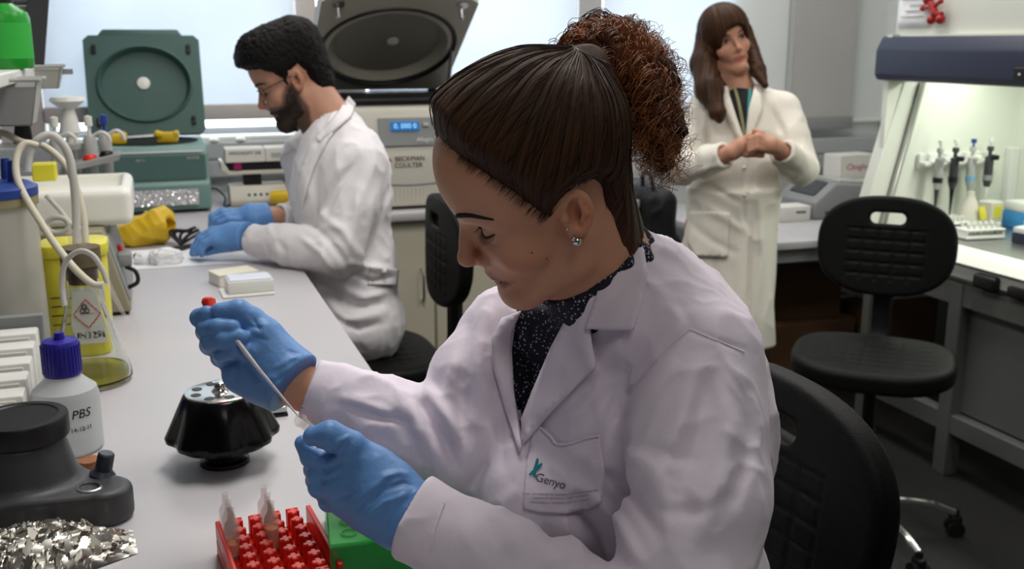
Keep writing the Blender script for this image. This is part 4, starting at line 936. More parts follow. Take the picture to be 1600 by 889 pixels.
bm = BM(); lathe(bm, [(0, 0.106), (0.050, 0.106), (0.0570, 0.108), (0.0578, 0.111), (0.0575, 0.133), (0.056, 0.1355), (0.046, 0.136), (0.044, 0.1345), (0, 0.134)], (vc[0]+0.005, vc[1], BZ), 40); obj('rubber_top', bm, M['black'], t, True)
dn = Vector((0.05, 0, 1)).normalized()
kp_ = np.array([vc[0]+0.096, vc[1]-0.012, BZ+0.044])
bm = BM(); lathe(bm, [(0.016, 0.0), (0.0165, 0.004), (0.011, 0.010), (0.0105, 0.032), (0.009, 0.034), (0, 0.034)], kp_, 20, (0.25, -0.05, 1)); obj('knob', bm, mat('slate_plastic', (48, 54, 66), 0.4), t, True)
sp_ = np.array([vc[0]+0.083, vc[1]-0.055, BZ+0.046])
bm = BM(); lathe(bm, [(0.0155, 0.0), (0.0155, 0.003), (0.0125, 0.004), (0.0125, 0.0)], sp_, 28, (0.05, 0, 1)); obj('dial_ring', bm, M['steel'], t, True)
bm = BM(); lathe(bm, [(0.0125, 0.0), (0.011, 0.0025), (0.006, 0.001), (0, 0.0015)], sp_, 24, (0.05, 0, 1)); obj('socket', bm, M['black'], t, True)
t = thing('brown_stopper', 'small brown cork behind the knob of the vortex mixer', 'cork', onz(143, 728, BZ))
c = onz(141, 738, BZ); bm = BM(); lathe(bm, [(0, 0), (0.013, 0), (0.016, 0.02), (0, 0.02)], c, 16); obj('cork', bm, mat('tan_cork', (150, 98, 66), 0.8, var=0.2, vscale=80), t, True)

# ------------------------------------------------------------------ foil
t = thing('foil_packet', 'crumpled aluminium foil packet in the near left corner of the bench', 'foil', (-0.14, 1.23, BZ))
rf = np.random.RandomState(11)
bm = BM(); nu, nv = 96, 60; Lf, Wf = 0.21, 0.125
cen = rf.rand(240, 2); nh = rf.randn(240, 3)*np.array([1.0, 1.0, 0]); off_ = rf.rand(240)*0.0022
G = []
for i in range(nu+1):
    row = []
    for j in range(nv+1):
        u, v_ = i/nu, j/nv
        d = ((np.array([u*1.6, v_])-cen*np.array([1.6, 1]))**2).sum(1); k = d.argmin()
        fac = off_[k]+0.040*(nh[k, 0]*(u*1.6-cen[k, 0]*1.6)+nh[k, 1]*(v_-cen[k, 1]))
        prof = 0.040*max(0.0, 1-abs(2*v_-1)**3)*(0.55+0.45*math.sin(PI*min(1, u*1.15+0.05)))*(1-0.7*max(0, u-0.75)/0.25)
        x = (u-0.5)*Lf; y = (v_-0.5)*Wf*(1-0.5*max(0, u-0.6)/0.4)
        a = 0.12
        row.append(bm.verts.new((-0.165+x*math.cos(a)-y*math.sin(a), 1.232+x*math.sin(a)+y*math.cos(a), BZ+0.0015+max(0.0, prof+fac*min(1, prof/0.01)))))
    G.append(row)
for i in range(nu):
    for j in range(nv):
        bm.faces.new((G[i][j], G[i+1][j], G[i+1][j+1])); bm.faces.new((G[i][j], G[i+1][j+1], G[i][j+1]))
fo = obj('foil', bm, mat('aluminium_foil', (190, 186, 176), 0.27, metal=1.0), t, True, smooth=False)

# ------------------------------------------------------------------ rotor
t = thing('centrifuge_rotor', 'black fluted centrifuge rotor with a shiny metal top', 'rotor', (0.062, 1.468, BZ))
bm = BM(); seg = 128
prof = [(0.0, 0.108, 0), (0.050, 0.108, 0), (0.0530, 0.106, 0.05), (0.0665, 0.078, 0.6), (0.0785, 0.053, 1.0), (0.0815, 0.047, 1.0), (0.0805, 0.041, 1.0), (0.071, 0.038, 0.9), (0.067, 0.032, 0.3), (0.062, 0.031, 0), (0.028, 0.031, 0)]
rings = []
for (r_, h_, k) in prof:
    if r_ == 0: rings.append([bm.verts.new((0, 0, h_))]); continue
    rings.append([bm.verts.new(((r_-0.0075*k*(0.5-0.5*math.cos(8*(2*PI*j/seg)))**1.5)*math.cos(2*PI*j/seg), (r_-0.0075*k*(0.5-0.5*math.cos(8*(2*PI*j/seg)))**1.5)*math.sin(2*PI*j/seg), h_)) for j in range(seg)])
for a, b in zip(rings[:-1], rings[1:]):
    for j in range(seg):
        j2 = (j+1) % seg
        if len(a) == 1: bm.faces.new((a[0], b[j], b[j2]))
        else: bm.faces.new((a[j], b[j], b[j2], a[j2]))
obj('body', bm, M['gloss_black'], t)
bm = BM(); lathe(bm, [(0.029, 0.034), (0.028, 0.008), (0.035, 0.006), (0.036, 0.0), (0, 0.0)], seg=40); obj('foot', bm, M['gloss_black'], t)
bm = BM(); lathe(bm, [(0.0495, 0.1082), (0.0495, 0.1100), (0.047, 0.1105), (0.012, 0.1100), (0.0, 0.1100)], seg=48); obj('metal_top', bm, mat('polished_metal', (205, 200, 192), 0.16, metal=1.0), t)
for k in range(8):
    a = 2*PI*k/8+0.3; bm = BM(); lathe(bm, [(0, 0.0006), (0.0068, 0.0006), (0.0075, 0.0), ], (0.036*math.cos(a), 0.036*math.sin(a), 0.1105), 20); obj('hole', bm, M['black'], t)
bm = BM(); lathe(bm, [(0.013, 0.110), (0.009, 0.114), (0.008, 0.118), (0.010, 0.124), (0.0, 0.126)], seg=24); obj('lock_knob', bm, M['chrome'], t)
t = thing('metal_lid', 'small steel lid with a black edge on the bench behind the rotor', 'lid', onz(431, 648, BZ))
c = onz(431, 648, BZ); bm = BM(); box(bm, (c[0], c[1], BZ+0.012), (0.035, 0.025, 0.014), 0.003, 1); obj('lid', bm, M['steel'], t, True); bm = BM(); box(bm, (c[0], c[1], BZ+0.0025), (0.037, 0.027, 0.005)); obj('rim', bm, M['black'], t, True)

# ------------------------------------------------------------------ red tube rack with vials
ra = math.radians(4.5); rc, rs = math.cos(ra), math.sin(ra); RO = np.array([0.0335, 1.182])
def rk(i, j): # along width (m), towards camera (m)
    return RO[0]+i*rc+j*rs*0.55, RO[1]+i*rs*0.9-j*rc
RW, RL, RH, PT = 0.115, 0.162, 0.043, 0.0226
t = thing('tube_rack', 'red plastic tube rack with rows of square posts', 'rack', (RO[0], RO[1], BZ))
t.rotation_euler = (0, 0, ra)
bm = BM(); boxmm(bm, (0.0, -RL, 0.004), (RW, 0, 0.020), 0.0015, 1); boxmm(bm, (0.0, -RL, 0.0), (0.012, -0.0, 0.006)); boxmm(bm, (RW-0.012, -RL, 0.0), (RW, 0.0, 0.006)); obj('base', bm, M['red'], t)
NX, NY = 5, 7
bm = BM(); boxmm(bm, (0, -RL, 0.02), (0.006, 0, RH), 0.0015, 2); obj('side_wall', bm, M['red'], t)
bm = BM(); boxmm(bm, (RW-0.006, -RL, 0.02), (RW, 0, RH), 0.0015, 2); obj('side_wall', bm, M['red'], t)
def post_mesh(w_, l_, arms):
    bm = BM(); box(bm, (0, 0, 0), (0.0150, 0.0068, RH-0.02), 0.0012, 1); box(bm, (0, 0, 0), (0.0068, 0.0150, RH-0.02), 0.0012, 1)
    finish(bm); me = bpy.data.meshes.new('post'); bm.to_mesh(me); bm.free(); me.materials.append(M['red']); return me
PM = post_mesh(0, 0, 0)
for i in range(NX):
    for j in range(NY+1):
        if i == 0: continue
        o = bpy.data.objects.new('post', PM); COL.objects.link(o); o.parent = t; o.location = (0.0+PT*i+0.001, -0.012-PT*j*1.0+0.003, 0.02+(RH-0.02)/2)
bm = BM(); box(bm, (0, 0, 0), (0.0150, 0.004, RH-0.02), 0.001, 1); finish(bm); EM = bpy.data.meshes.new('end_block'); bm.to_mesh(EM); bm.free(); EM.materials.append(M['red'])
for i in range(1, NX):
    for y in (-0.002, -RL+0.002):
        o = bpy.data.objects.new('end_block', EM); COL.objects.link(o); o.parent = t; o.location = (PT*i+0.001, y, 0.02+(RH-0.02)/2)
def vial(ix, iy, lb, liquid, group='vials in the red tube rack'):
    x, y = PT*(ix+0.5)+0.001, -0.0005-PT*(iy+0.5)+0.001
    wx, wy = RO[0]+x*rc-y*rs, RO[1]+x*rs+y*rc
    t = thing('vial', lb, 'vial', (wx, wy, BZ+0.0205), group=group)
    bm = BM(); VS = 1.22; lathe(bm, [(r_*VS, h_*1.05) for r_, h_ in [(0, 0.0), (0.006, 0.0), (0.0072, 0.003), (0.0072, 0.036), (0.0068, 0.040), (0.0036, 0.0455), (0.0032, 0.056), (0.0042, 0.058), (0.0032, 0.0585), (0.0024, 0.056), (0.0026, 0.046), (0.0058, 0.040), (0.0062, 0.036), (0.0062, 0.003), (0, 0.001)]], seg=20); obj('glass_body', bm, M['clear'], t)
    bm = BM(); lathe(bm, [(0, 0.0012), (0.0070, 0.0032), (0.0070, liquid), (0, liquid)], seg=16); obj('liquid', bm, M['orange_liquid'], t)
for args in ((0, 0, 'narrow-necked vial at the far left corner of the red rack', 0.012), (0, 1, 'narrow-necked vial second from the far end in the left row of the red rack', 0.014), (0, 2, 'narrow-necked vial nearest the camera in the left row of the red rack', 0.018),
             (2, 0, 'narrow-necked vial standing tallest at the far end of the middle row of the red rack', 0.012), (2, 1, 'narrow-necked vial in the middle of the centre row of the red rack', 0.02), (2, 2, 'vial with orange liquid nearest the camera in the centre row of the red rack', 0.028)):
    vial(*args)

# ------------------------------------------------------------------ green rack with tubes
t = thing('tube_rack', 'green see-through tube rack at the bench edge under the gloved left hand', 'rack', (0.265, 1.13, BZ))
t.rotation_euler = (0, 0, -0.12); t.location = (0.236, 1.125, BZ)
bm = BM(); box(bm, (0, 0, 0.004), (0.155, 0.19, 0.006), 0.002, 1); obj('base', bm, M['green_clear'], t)
bm = BM()
box(bm, (0, 0, 0.060), (0.155, 0.19, 0.004), 0.0015, 1); obj('top_plate', bm, M['green_clear'], t)
for (x, y, sx, sy) in ((-0.076, 0, 0.003, 0.19), (0.076, 0, 0.003, 0.19), (0, 0.0935, 0.149, 0.003), (0, -0.0935, 0.149, 0.003)):
    bm = BM(); box(bm, (x, y, 0.032), (sx, sy, 0.052)); obj('side_wall', bm, M['green_clear'], t)
ca, sa = math.cos(-0.12), math.sin(-0.12)
for i in range(5):
    for j in range(6):
        x, y = -0.055+0.0275*i, -0.072+0.029*j; wx, wy = 0.236+x*ca-y*sa, 1.125+x*sa+y*ca
        if (i, j) in ((0, 5), (1, 5), (2, 4), (1, 4), (0, 4), (0, 3), (1, 3), (2, 5), (2, 3), (0, 2)):
            od = ['first', 'second', 'third', 'fourth', 'fifth', 'sixth']; tt = thing('tube', 'clear capped tube in the green rack, %s column from left, %s row from camera' % (od[i], od[j]), 'tube', (wx, wy, BZ+0.062), group='tubes in the green rack')
            bm = BM(); lathe(bm, [(0, -0.030), (0.003, -0.029), (0.0055, -0.010), (0.0055, 0.003), (0.007, 0.003), (0.007, 0.009), (0.0, 0.010)], seg=12); obj('body', bm, M['clear'], tt)
        bm = BM(); tube(bm, [(x+0.0085*math.cos(2*PI*k/16), y+0.0085*math.sin(2*PI*k/16), 0.0635) for k in range(16)], 0.0012, 6, closed=True); obj('hole_rim', bm, M['green_clear'], t)

# ------------------------------------------------------------------ shelf at the upper left
t = thing('reagent_shelf', 'white reagent shelf with grey rails over the left of the bench', 'shelf', (-0.5, 2.4, BZ))
SZ = 1.448
bm = BM(); boxmm(bm, (-0.72, 1.30, SZ-0.025), (-0.245, 2.62, SZ), 0.003, 1); obj('board', bm, M['white'], t, True)
for y in (1.4, 2.58):
    bm = BM(); boxmm(bm, (-0.50, y-0.02, BZ), (-0.46, y+0.02, 2.0), 0.002, 1); obj('post', bm, M['gray'], t, True)
P_ = [at(*p) for p in ((70, -30, 2.58), (56, 78, 2.58))]
bm = BM(); prism(bm, [(-0.27, SZ), (-0.225, SZ), (-0.19, 1.66), (-0.235, 1.66)], 'y', 2.585, 2.60, 0.002, 1); obj('end_bracket', bm, M['darkgray'], t, True)
for z in (SZ+0.028, SZ+0.050, SZ+0.125, SZ+0.14):
    bm = BM(); cyl(bm, (-0.48, 2.592, z), (-0.225, 2.592, z), 0.006, seg=8); obj('guard_rail', bm, M['darkgray'], t, True)
t = thing('reagent_bottle', 'green bottle with a black cap standing on the reagent shelf', 'bottle', (-0.276, 2.36, SZ+.001))
bm = BM(); lathe(bm, [(0, 0), (0.050, 0), (0.054, 0.006), (0.054, 0.10), (0.05, 0.112), (0.03, 0.125), (0.024, 0.13), (0, 0.13)], seg=32); obj('body', bm, M['green_bottle'], t)
bm = BM(); lathe(bm, [(0.026, 0.128), (0.026, 0.148), (0, 0.15)], seg=24); obj('cap', bm, M['black'], t)
bm = BM(); lathe(bm, [(0.0545, 0.02), (0.0545, 0.09)], seg=32); obj('label', bm, mat('green_label', (46, 170, 60), 0.6), t)
def bin_(label, c, s, rz=0.0):
    t = thing('hanging_bin', label, 'bin', c, rz)
    w_, d_, h_ = s
    for (nm, lo, hi) in (('front', (-w_/2, -d_/2, 0), (w_/2, -d_/2+0.003, h_*0.85)), ('back', (-w_/2, d_/2-0.003, 0), (w_/2, d_/2, h_)), ('side', (-w_/2, -d_/2, 0), (-w_/2+0.003, d_/2, h_)), ('side', (w_/2-0.003, -d_/2, 0), (w_/2, d_/2, h_)), ('floor', (-w_/2, -d_/2, 0), (w_/2, d_/2, 0.003))):
        bm = BM(); boxmm(bm, lo, hi)
        for v_ in bm.verts:
            f = 0.72+0.28*v_.co.z/h_; v_.co.x *= f; v_.co.y *= f
        obj('bin_'+nm, bm, M['lightgray'], t, smooth=False)
    bm = BM(); tube(bm, [(-w_/2*1.04, -d_/2*1.04, h_), (w_/2*1.04, -d_/2*1.04, h_), (w_/2*1.04, d_/2*1.04, h_), (-w_/2*1.04, d_/2*1.04, h_)], 0.004, 6, closed=True); obj('bin_lip', bm, M['lightgray'], t)
c1 = at(12, 195, 1.95); bin_('light grey plastic bin hanging under the shelf at the left edge', c1, (0.13, 0.12, 0.085))
c2 = at(68, 138, 2.35); bin_('small grey plastic bin hanging under the end of the reagent shelf', c2, (0.09, 0.07, 0.05))
t = thing('bin_rail', 'grey rail under the reagent shelf that the plastic bins hang on', 'rail', (-0.3, 2.0, BZ))
bm = BM(); boxmm(bm, (-0.50, c1[1]+0.061, c1[2]+0.065), (-0.20, c1[1]+0.075, c1[2]+0.078)); obj('bar', bm, M['gray'], t, True)
bm = BM(); boxmm(bm, (-0.50, c2[1]+0.036, c2[2]+0.03), (-0.17, c2[1]+0.048, c2[2]+0.042)); obj('bar', bm, M['gray'], t, True)
bm = BM(); boxmm(bm, (-0.50, c1[1]+0.055, c1[2]+0.05), (-0.47, 2.56, c1[2]+0.08)); obj('bar', bm, M['gray'], t, True)
t = thing('black_bag_clip', 'black object hanging beside the pale hose under the grey bins', 'bag', at(30, 185, 2.1))
c = at(34, 190, 2.1); bm = BM(); prism(bm, [(-0.02, -0.045), (0.018, -0.045), (0.012, 0.035), (-0.004, 0.05)], 'y', -0.012, 0.012, 0.004, 2)
for v_ in bm.verts: v_.co += V(c)
obj('pouch', bm, M['black'], t, True)
t = thing('yellow_box', 'small yellow box behind the vacuum bottle lid', 'box', at(70, 275, 2.25))
c = onz(70, 268, BZ+0.28); bm = BM(); c = at(70, 268, 2.35); box(bm, c, (0.05, 0.05, 0.04), 0.003, 1); obj('carton', bm, M['yellow_bin'], t, True)
# ------------------------------------------------------------------ people: shared parts
def rotm(a):
    cz, sz, cy, sy, cx, sx = math.cos(a[0]), math.sin(a[0]), math.cos(a[1]), math.sin(a[1]), math.cos(a[2]), math.sin(a[2])
    return np.array([[cz, -sz, 0], [sz, cz, 0], [0, 0, 1]]) @ np.array([[cy, 0, sy], [0, 1, 0], [-sy, 0, cy]]) @ np.array([[1, 0, 0], [0, cx, -sx], [0, sx, cx]])
FACE = dict(glab=(.0905, .035), sell=(.0880, .024), nose=(.1137, -.0185), sub=(.0965, -.037), ul=(.0965, -.047), ll=(.0915, -.0645), stom=(.0905, -.0565), supra=(.0865, -.073), pog=(.0885, -.085), ment=(.082, -.0985), wide=1.0, jaw=0.0, lid=0.7, ear=(-.010, .004))
def mir(P): return np.stack([P[:, 0], np.abs(P[:, 1]), P[:, 2]], 1)
def skull_fn(P, F):
    Q = mir(P); w_ = F['wide']
    d = s_ell(P, (-.004, 0, .047), (.094, .075*w_, .086))
    d = smin(d, s_ell(P, (.030, 0, .060), (.060, .062*w_, .066)), .02)      # forehead
    return d
def head_fn(P, F):
    Q = mir(P); w_ = F['wide']; g = lambda k, y=0.0: (F[k][0], y, F[k][1])
    d = skull_fn(P, F)
    d = smin(d, s_ell(P, (.040, 0, -.010), (.047, .056*w_, .066)), .02)      # mid face
    d = smin(d, s_cone(Q, (.058, .020, .034), (.050, .048*w_, .030), .027, .013), .016)   # brow
    d = smin(d, s_ball(Q, (.054, .039*w_, -.018), .023), .022)                # cheek
    d = smin(d, s_cone(Q, (.000, .050*w_, -.035), (.012, .046*w_, -.062-F['jaw']), .017, .014), .02)
    d = smin(d, s_cone(Q, (.012, .044*w_, -.062-F['jaw']), (F['pog'][0]-.022, .014, F['pog'][1]-.003), .015, .016), .018)
    d = smin(d, s_ell(P, (F['sub'][0]-.033, 0, -.045), (.030, .030*w_, .036)), .015)     # muzzle
    d = smin(d, s_ell(P, (F['pog'][0]-.0165, 0, (F['pog'][1]+F['ment'][1])/2+.004), (.0165, .019, .0155)), .014)   # chin
    d = smin(d, s_cone(P, (.075, 0, -.085), (.015, 0, -.075), .016, .030), .02)           # under the chin
    # eye sockets, eyeballs under lids
    d = smax(d, -s_ell(Q, (.092, .033, .013), (.020, .019, .013)), .014)
    lidb = s_ball(Q, (.0645, .0325, .0135), .0142)
    d = smin(d, lidb, .0045)
    crease = vlen((Q-np.array([.078, .034, .0225]))/np.array([1, 1.8, .5]))-.006
    d = d+.0012*np.exp(-np.maximum(crease, 0)**2/.003**2)
    # nose
    n0 = np.array(g('sell'))-np.array([.008, 0, 0]); n1 = np.array(g('nose'))-np.array([.0095, 0, -.001]); nm = (n0+n1)/2+np.array([.0022, 0, .0])
    d = smin(d, s_chain(P, [n0, nm, n1], [.0085, .0078, .0090]), .007)
    d = smin(d, s_ball(P, n1+np.array([.0002, 0, -.0005]), .0098), .004)
    d = smin(d, s_ball(Q, (F['nose'][0]-.024, .0115, F['nose'][1]-.006), .0078), .0045)
    d = smin(d, s_cone(P, n1-np.array([.004, 0, .006]), (F['sub'][0]-.006, 0, F['sub'][1]+.003), .006, .005), .005)
    d = smax(d, -s_ell(Q, (F['nose'][0]-.017, .0065, F['nose'][1]-.0165), (.006, .0028, .004)), .002)
    # lips
    ul = s_chain(Q, [(F['ul'][0]-.0070, .000, F['ul'][1]-.001), (F['ul'][0]-.0085, .009, F['ul'][1]-.001), (F['stom'][0]-.0135, .023, F['stom'][1]+.001)], [.0062, .0058, .0025], .003)
    ll = s_chain(Q, [(F['ll'][0]-.0072, .000, F['ll'][1]+.001), (F['ll'][0]-.0090, .009, F['ll'][1]+.0015), (F['stom'][0]-.0135, .022, F['stom'][1]-.001)], [.0066, .0060, .0025], .003)
    d = smin(d, np.minimum(ul, ll), .004)
    gap = s_chain(Q, [(F['stom'][0]+.001, 0, F['stom'][1]), (F['stom'][0]-.003, .012, F['stom'][1]+.0005), (F['stom'][0]-.009, .024, F['stom'][1]-.001)], [.0015, .0013, .0010])
    d = smax(d, -gap, .003)
    # ears
    ex, ez = F['ear']; E = Q-np.array([ex, .071*w_, ez]); tl = math.radians(17); ct, st = math.cos(tl), math.sin(tl)
    ax = E[:, 0]*ct+E[:, 2]*st; az = -E[:, 0]*st+E[:, 2]*ct; ay = E[:, 1]-.25*(-ax+.0)     # flares out behind
    ea = np.stack([ax, ay, az], 1)
    rr = np.sqrt((ax/.0175)**2+((az-.002)/.028)**2)
    ear = s_ell(ea, (0, .003, .001), (.0165, .0075, .0255))
    ear = smin(ear, s_ell(ea, (.0035, .002, -.019), (.0090, .0055, .0105)), .006)
    bowl_ = s_ell(ea, (.0005, .0120, .0015), (.0115, .0120, .0185))
    ear = smax(ear, -bowl_, .003)
    ear = smin(ear, s_chain(ea, [(-.003, .006, .012), (-.006, .007, 0.0), (-.002, .006, -.010)], [.0026, .003, .0026], .002), .003)
    ear = smin(ear, s_ball(ea, (.0135, .005, -.004), .0042), .003)
    return smin(d, ear, .0045)
def place_fn(fn, R, o, s=1.0):
    return lambda P: fn(((P-o) @ R)/s)*s
M['skin'] = mat('skin', (190, 140, 112), 0.5, spec=0.4, attr=True, sss=0.06, bump=0.04, bscale=700)
def skin_colors(Lp, F, base, lip, blush=0.35, beard=None, stub=None):
    """skin colour by place on the head (local coordinates), ear-hollow shade painted in"""
    b = np.array(lin(base)); c = np.repeat(b[None], len(Lp), 0); Q = mir(Lp)
    def mixc(c, col, w_): return c*(1-w_[:, None])+np.array(lin(col))[None]*w_[:, None]
    red = tuple(min(255, int(v*f)) for v, f in zip(base, (1.0, .80, .76)))
    c = mixc(c, red, blush*np.exp(-(vlen((Q-np.array([.060, .045, -.020]))/np.array([.02, .02, .016])))**2))
    c = mixc(c, red, .5*np.exp(-(vlen((Q-np.array([F['nose'][0]-.008, 0, F['nose'][1]]))/.012))**2))
    c = mixc(c, tuple(int(v*.45) for v in base), .9*np.exp(-(vlen((Q-np.array([F['ear'][0]+.001, .0735, F['ear'][1]]))/np.array([.009, .0035, .013])))**2))  # darkens the ear hollow: shade painted into the skin colour
    c = mixc(c, red, .6*np.exp(-(vlen((Q-np.array([-.012, .08, .0]))/np.array([.014, .014, .02])))**2))
    zz = (Lp[:, 2]-F['stom'][1]); yy = Q[:, 1]
    lipw = np.clip(1.3-np.sqrt((yy/.023)**2+((zz-.000)/(.0125-.25*yy*yy/.023))**2)*1.0, 0, .30)/.30*(Lp[:, 0] > .06)
    c = mixc(c, lip, np.clip(lipw, 0, 1)*.85)
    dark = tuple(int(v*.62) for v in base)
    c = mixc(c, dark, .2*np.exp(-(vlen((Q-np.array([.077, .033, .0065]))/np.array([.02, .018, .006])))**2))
    if beard is not None: c = mixc(c, beard, stub(Lp))
    return c
def on_surf(fn, pts, out=0.0):
    P = np.array(pts, float)
    for _ in range(6): P = P-grad(fn, P)*np.clip(fn(P)-out, -.01, .01)[:, None]
    return P
def ribbon(bm, fn, pts, w_, out, n=10):
    """flattened strip lying on a surface"""
    P_ = on_surf(fn, spline(pts, n), out)
    rad = [w_*(0.35+0.65*math.sin(PI*min(1, 0.12+0.88*i/(len(P_)-1)))) for i in range(len(P_))]
    tube(bm, P_, rad, 8)
def hand_fn(chains, palm, kf=.004, kp=.014):
    """palm: list of (pts, radii) blended softly; chains: fingers kept apart"""
    def f(P):
        d = None
        for pts, rs in palm:
            e = s_chain(P, pts, rs); d = e if d is None else smin(d, e, kp)
        fs = None
        for pts, rs in chains:
            e = s_chain(P, pts, rs, .003); fs = e if fs is None else smin(fs, e, .0022)
        return smin(d, fs, kf)
    return f
def bbox(pts, pad):
    A = np.array(pts); return A.min(0)-pad, A.max(0)+pad
M['glove'] = mat('blue_nitrile', (100, 146, 204), 0.42, spec=0.35, bump=0.12, bscale=90)
def coat_mat(name, rgb):
    m = mat(name, rgb, 0.85, spec=0.2, sheen=0.15, bump=0.10, bscale=45)
    return m
M['coat_lilac'] = coat_mat('white_cotton_lilac', (236, 226, 238))
M['coat_white'] = coat_mat('white_cotton', (234, 230, 232))
M['coat_cream'] = coat_mat('cream_cotton', (236, 230, 218))
M['hair_black'] = mat('black_hair', (13, 11, 11), 0.6, spec=0.22, bump=0.5, bscale=260)
def hair_mat(name, c1, c2, rough=.38):
    m = bpy.data.materials.new(name); m.use_nodes = True; nt = m.node_tree; b = nt.nodes['Principled BSDF']
    a = nt.nodes.new('ShaderNodeAttribute'); a.attribute_name = 'Strand'
    n = nt.nodes.new('ShaderNodeTexNoise'); n.inputs['Scale'].default_value = 1.0; n.inputs['Detail'].default_value = 5; n.inputs['Roughness'].default_value = .7
    nt.links.new(a.outputs['Vector'], n.inputs['Vector'])
    r = nt.nodes.new('ShaderNodeMapRange'); r.inputs['From Min'].default_value = .35; r.inputs['From Max'].default_value = .68; nt.links.new(n.outputs['Fac'], r.inputs['Value'])
    mx = nt.nodes.new('ShaderNodeMix'); mx.data_type = 'RGBA'; mx.inputs['A'].default_value = lin(c1)+(1,); mx.inputs['B'].default_value = lin(c2)+(1,)
    nt.links.new(r.outputs['Result'], mx.inputs['Factor']); nt.links.new(mx.outputs['Result'], b.inputs['Base Color'])
    bp = nt.nodes.new('ShaderNodeBump'); bp.inputs['Strength'].default_value = .55; bp.inputs['Distance'].default_value = .004
    nt.links.new(n.outputs['Fac'], bp.inputs['Height']); nt.links.new(bp.outputs['Normal'], b.inputs['Normal'])
    b.inputs['Roughness'].default_value = rough; b.inputs['Specular IOR Level'].default_value = .13
    return m
def set_vec(me, name, vals):
    a = me.attributes.new(name, 'FLOAT_VECTOR', 'POINT'); a.data.foreach_set('vector', np.asarray(vals, np.float32).ravel())
def poly_sd(p, poly):
    """signed distance to a 2D polygon (negative inside)"""
    poly = np.asarray(poly, float); n = len(poly); d = np.full(len(p), 1e9); ins = np.zeros(len(p), bool)
    for i in range(n):
        a, b = poly[i], poly[(i+1) % n]; e = b-a; w_ = p-a
        t_ = np.clip((w_ @ e)/(e @ e+1e-15), 0, 1); d = np.minimum(d, ((w_-t_[:, None]*e)**2).sum(1))
        c = (a[1] <= p[:, 1]) != (b[1] <= p[:, 1]); x = a[0]+(p[:, 1]-a[1])*(b[0]-a[0])/np.where(abs(b[1]-a[1]) < 1e-12, 1e-12, b[1]-a[1])
        ins ^= c & (p[:, 0] < x)
    return np.where(ins, -1, 1)*np.sqrt(d)
def sstep(a, b, x):
    t_ = np.clip((x-a)/(b-a), 0, 1); return t_*t_*(3-2*t_)
def vnoise(P, seed=0):
    """smooth lattice noise in -1..1"""
    i = np.floor(P).astype(np.int64); f = P-i; f = f*f*(3-2*f); out = np.zeros(len(P))
    for dx in (0, 1):
        for dy in (0, 1):
            for dz in (0, 1):
                h = (i[:, 0]+dx)*374761393+(i[:, 1]+dy)*668265263+(i[:, 2]+dz)*2147483647+seed*1274126177
                h = (h ^ (h >> 13))*1274126177; h = (h ^ (h >> 16)) & 0xffff
                out += (h/32767.5-1)*np.where(dx, f[:, 0], 1-f[:, 0])*np.where(dy, f[:, 1], 1-f[:, 1])*np.where(dz, f[:, 2], 1-f[:, 2])
    return out
def crease(P, scale, seed, warp=.5):
    """ridged cloth creases"""
    Q = P*np.asarray(scale); Q = Q+warp*np.stack([vnoise(Q*.7, seed+1), vnoise(Q*.7+9, seed+2), vnoise(Q*.7+17, seed+3)], 1)
    return 1-2*np.abs(vnoise(Q, seed))**.7
class Folds:
    """cloth folds traced as polylines in the photograph and pressed into a garment's solid, each only near its own depth"""
    def __init__(s, items): s.it = items
    def __call__(s, P):
        x, y, d_ = project(P); X = np.stack([x, y], 1); out = np.zeros(len(P))
        for (pts, amp, wd) in s.it:
            pts = np.asarray(pts, float); best = np.full(len(P), 1e9)
            lo = pts.min(0)-3*wd; hi = pts.max(0)+3*wd
            m = np.where(((X > lo) & (X < hi)).all(1))[0]
            if not len(m): continue
            tt_ = np.zeros(len(m)); L_ = len(pts)-1; bm_ = np.full(len(m), 1e9)
            for i in range(L_):
                e = pts[i+1]-pts[i]; w_ = X[m]-pts[i]; t_ = np.clip((w_ @ e)/(e @ e), 0, 1); q = ((w_-t_[:, None]*e)**2).sum(1)
                tt_ = np.where(q < bm_, (i+t_)/L_, tt_); bm_ = np.minimum(bm_, q)
            out[m] += amp*np.exp(-bm_/(wd*wd))*(0.25+0.75*np.sin(PI*np.clip(tt_, 0.0, 1))**.6)
        return out
def px_patch(fn, poly_px, d0, out, n=26, thick=.0016, edge=None):
    """a piece of cloth cut to an outline and laid on the surface fn (rays from where the outline was measured)"""
    pl = np.array(poly_px, float); lo, hi = pl.min(0), pl.max(0); m = max(hi-lo); st = m/n
    bm = BM()
    a = [bm.verts.new((p[0], p[1], 0)) for p in pl]; f = bm.faces.new(a)
    bmesh.ops.triangulate(bm, faces=[f])
    for _ in range(7):
        es = [e for e in bm.edges if e.calc_length() > st*1.6]
        if not es: break
        bmesh.ops.subdivide_edges(bm, edges=es, cuts=1); bmesh.ops.triangulate(bm, faces=bm.faces[:])
    bmesh.ops.beautify_fill(bm, faces=bm.faces[:], edges=bm.edges[:])
    V_ = np.array([[v.co.x, v.co.y] for v in bm.verts])
    rays = np.stack([ray(x, y) for x, y in V_]); o = CAM+rays*d0
    P, t_ = cast(fn, o, rays/vlen(rays)[:, None], 1.2, out)
    for v, p in zip(bm.verts, P): v.co = p
    return bm
def cloth_piece(name, fn, poly_px, d0, out, m, parent, n=26, thick=.002):
    bm = px_patch(fn, poly_px, d0, out, n)
    o = obj(name, bm, m, parent, True)
    md = o.modifiers.new('thick', 'SOLIDIFY'); md.thickness = thick; md.offset = 0
    return o
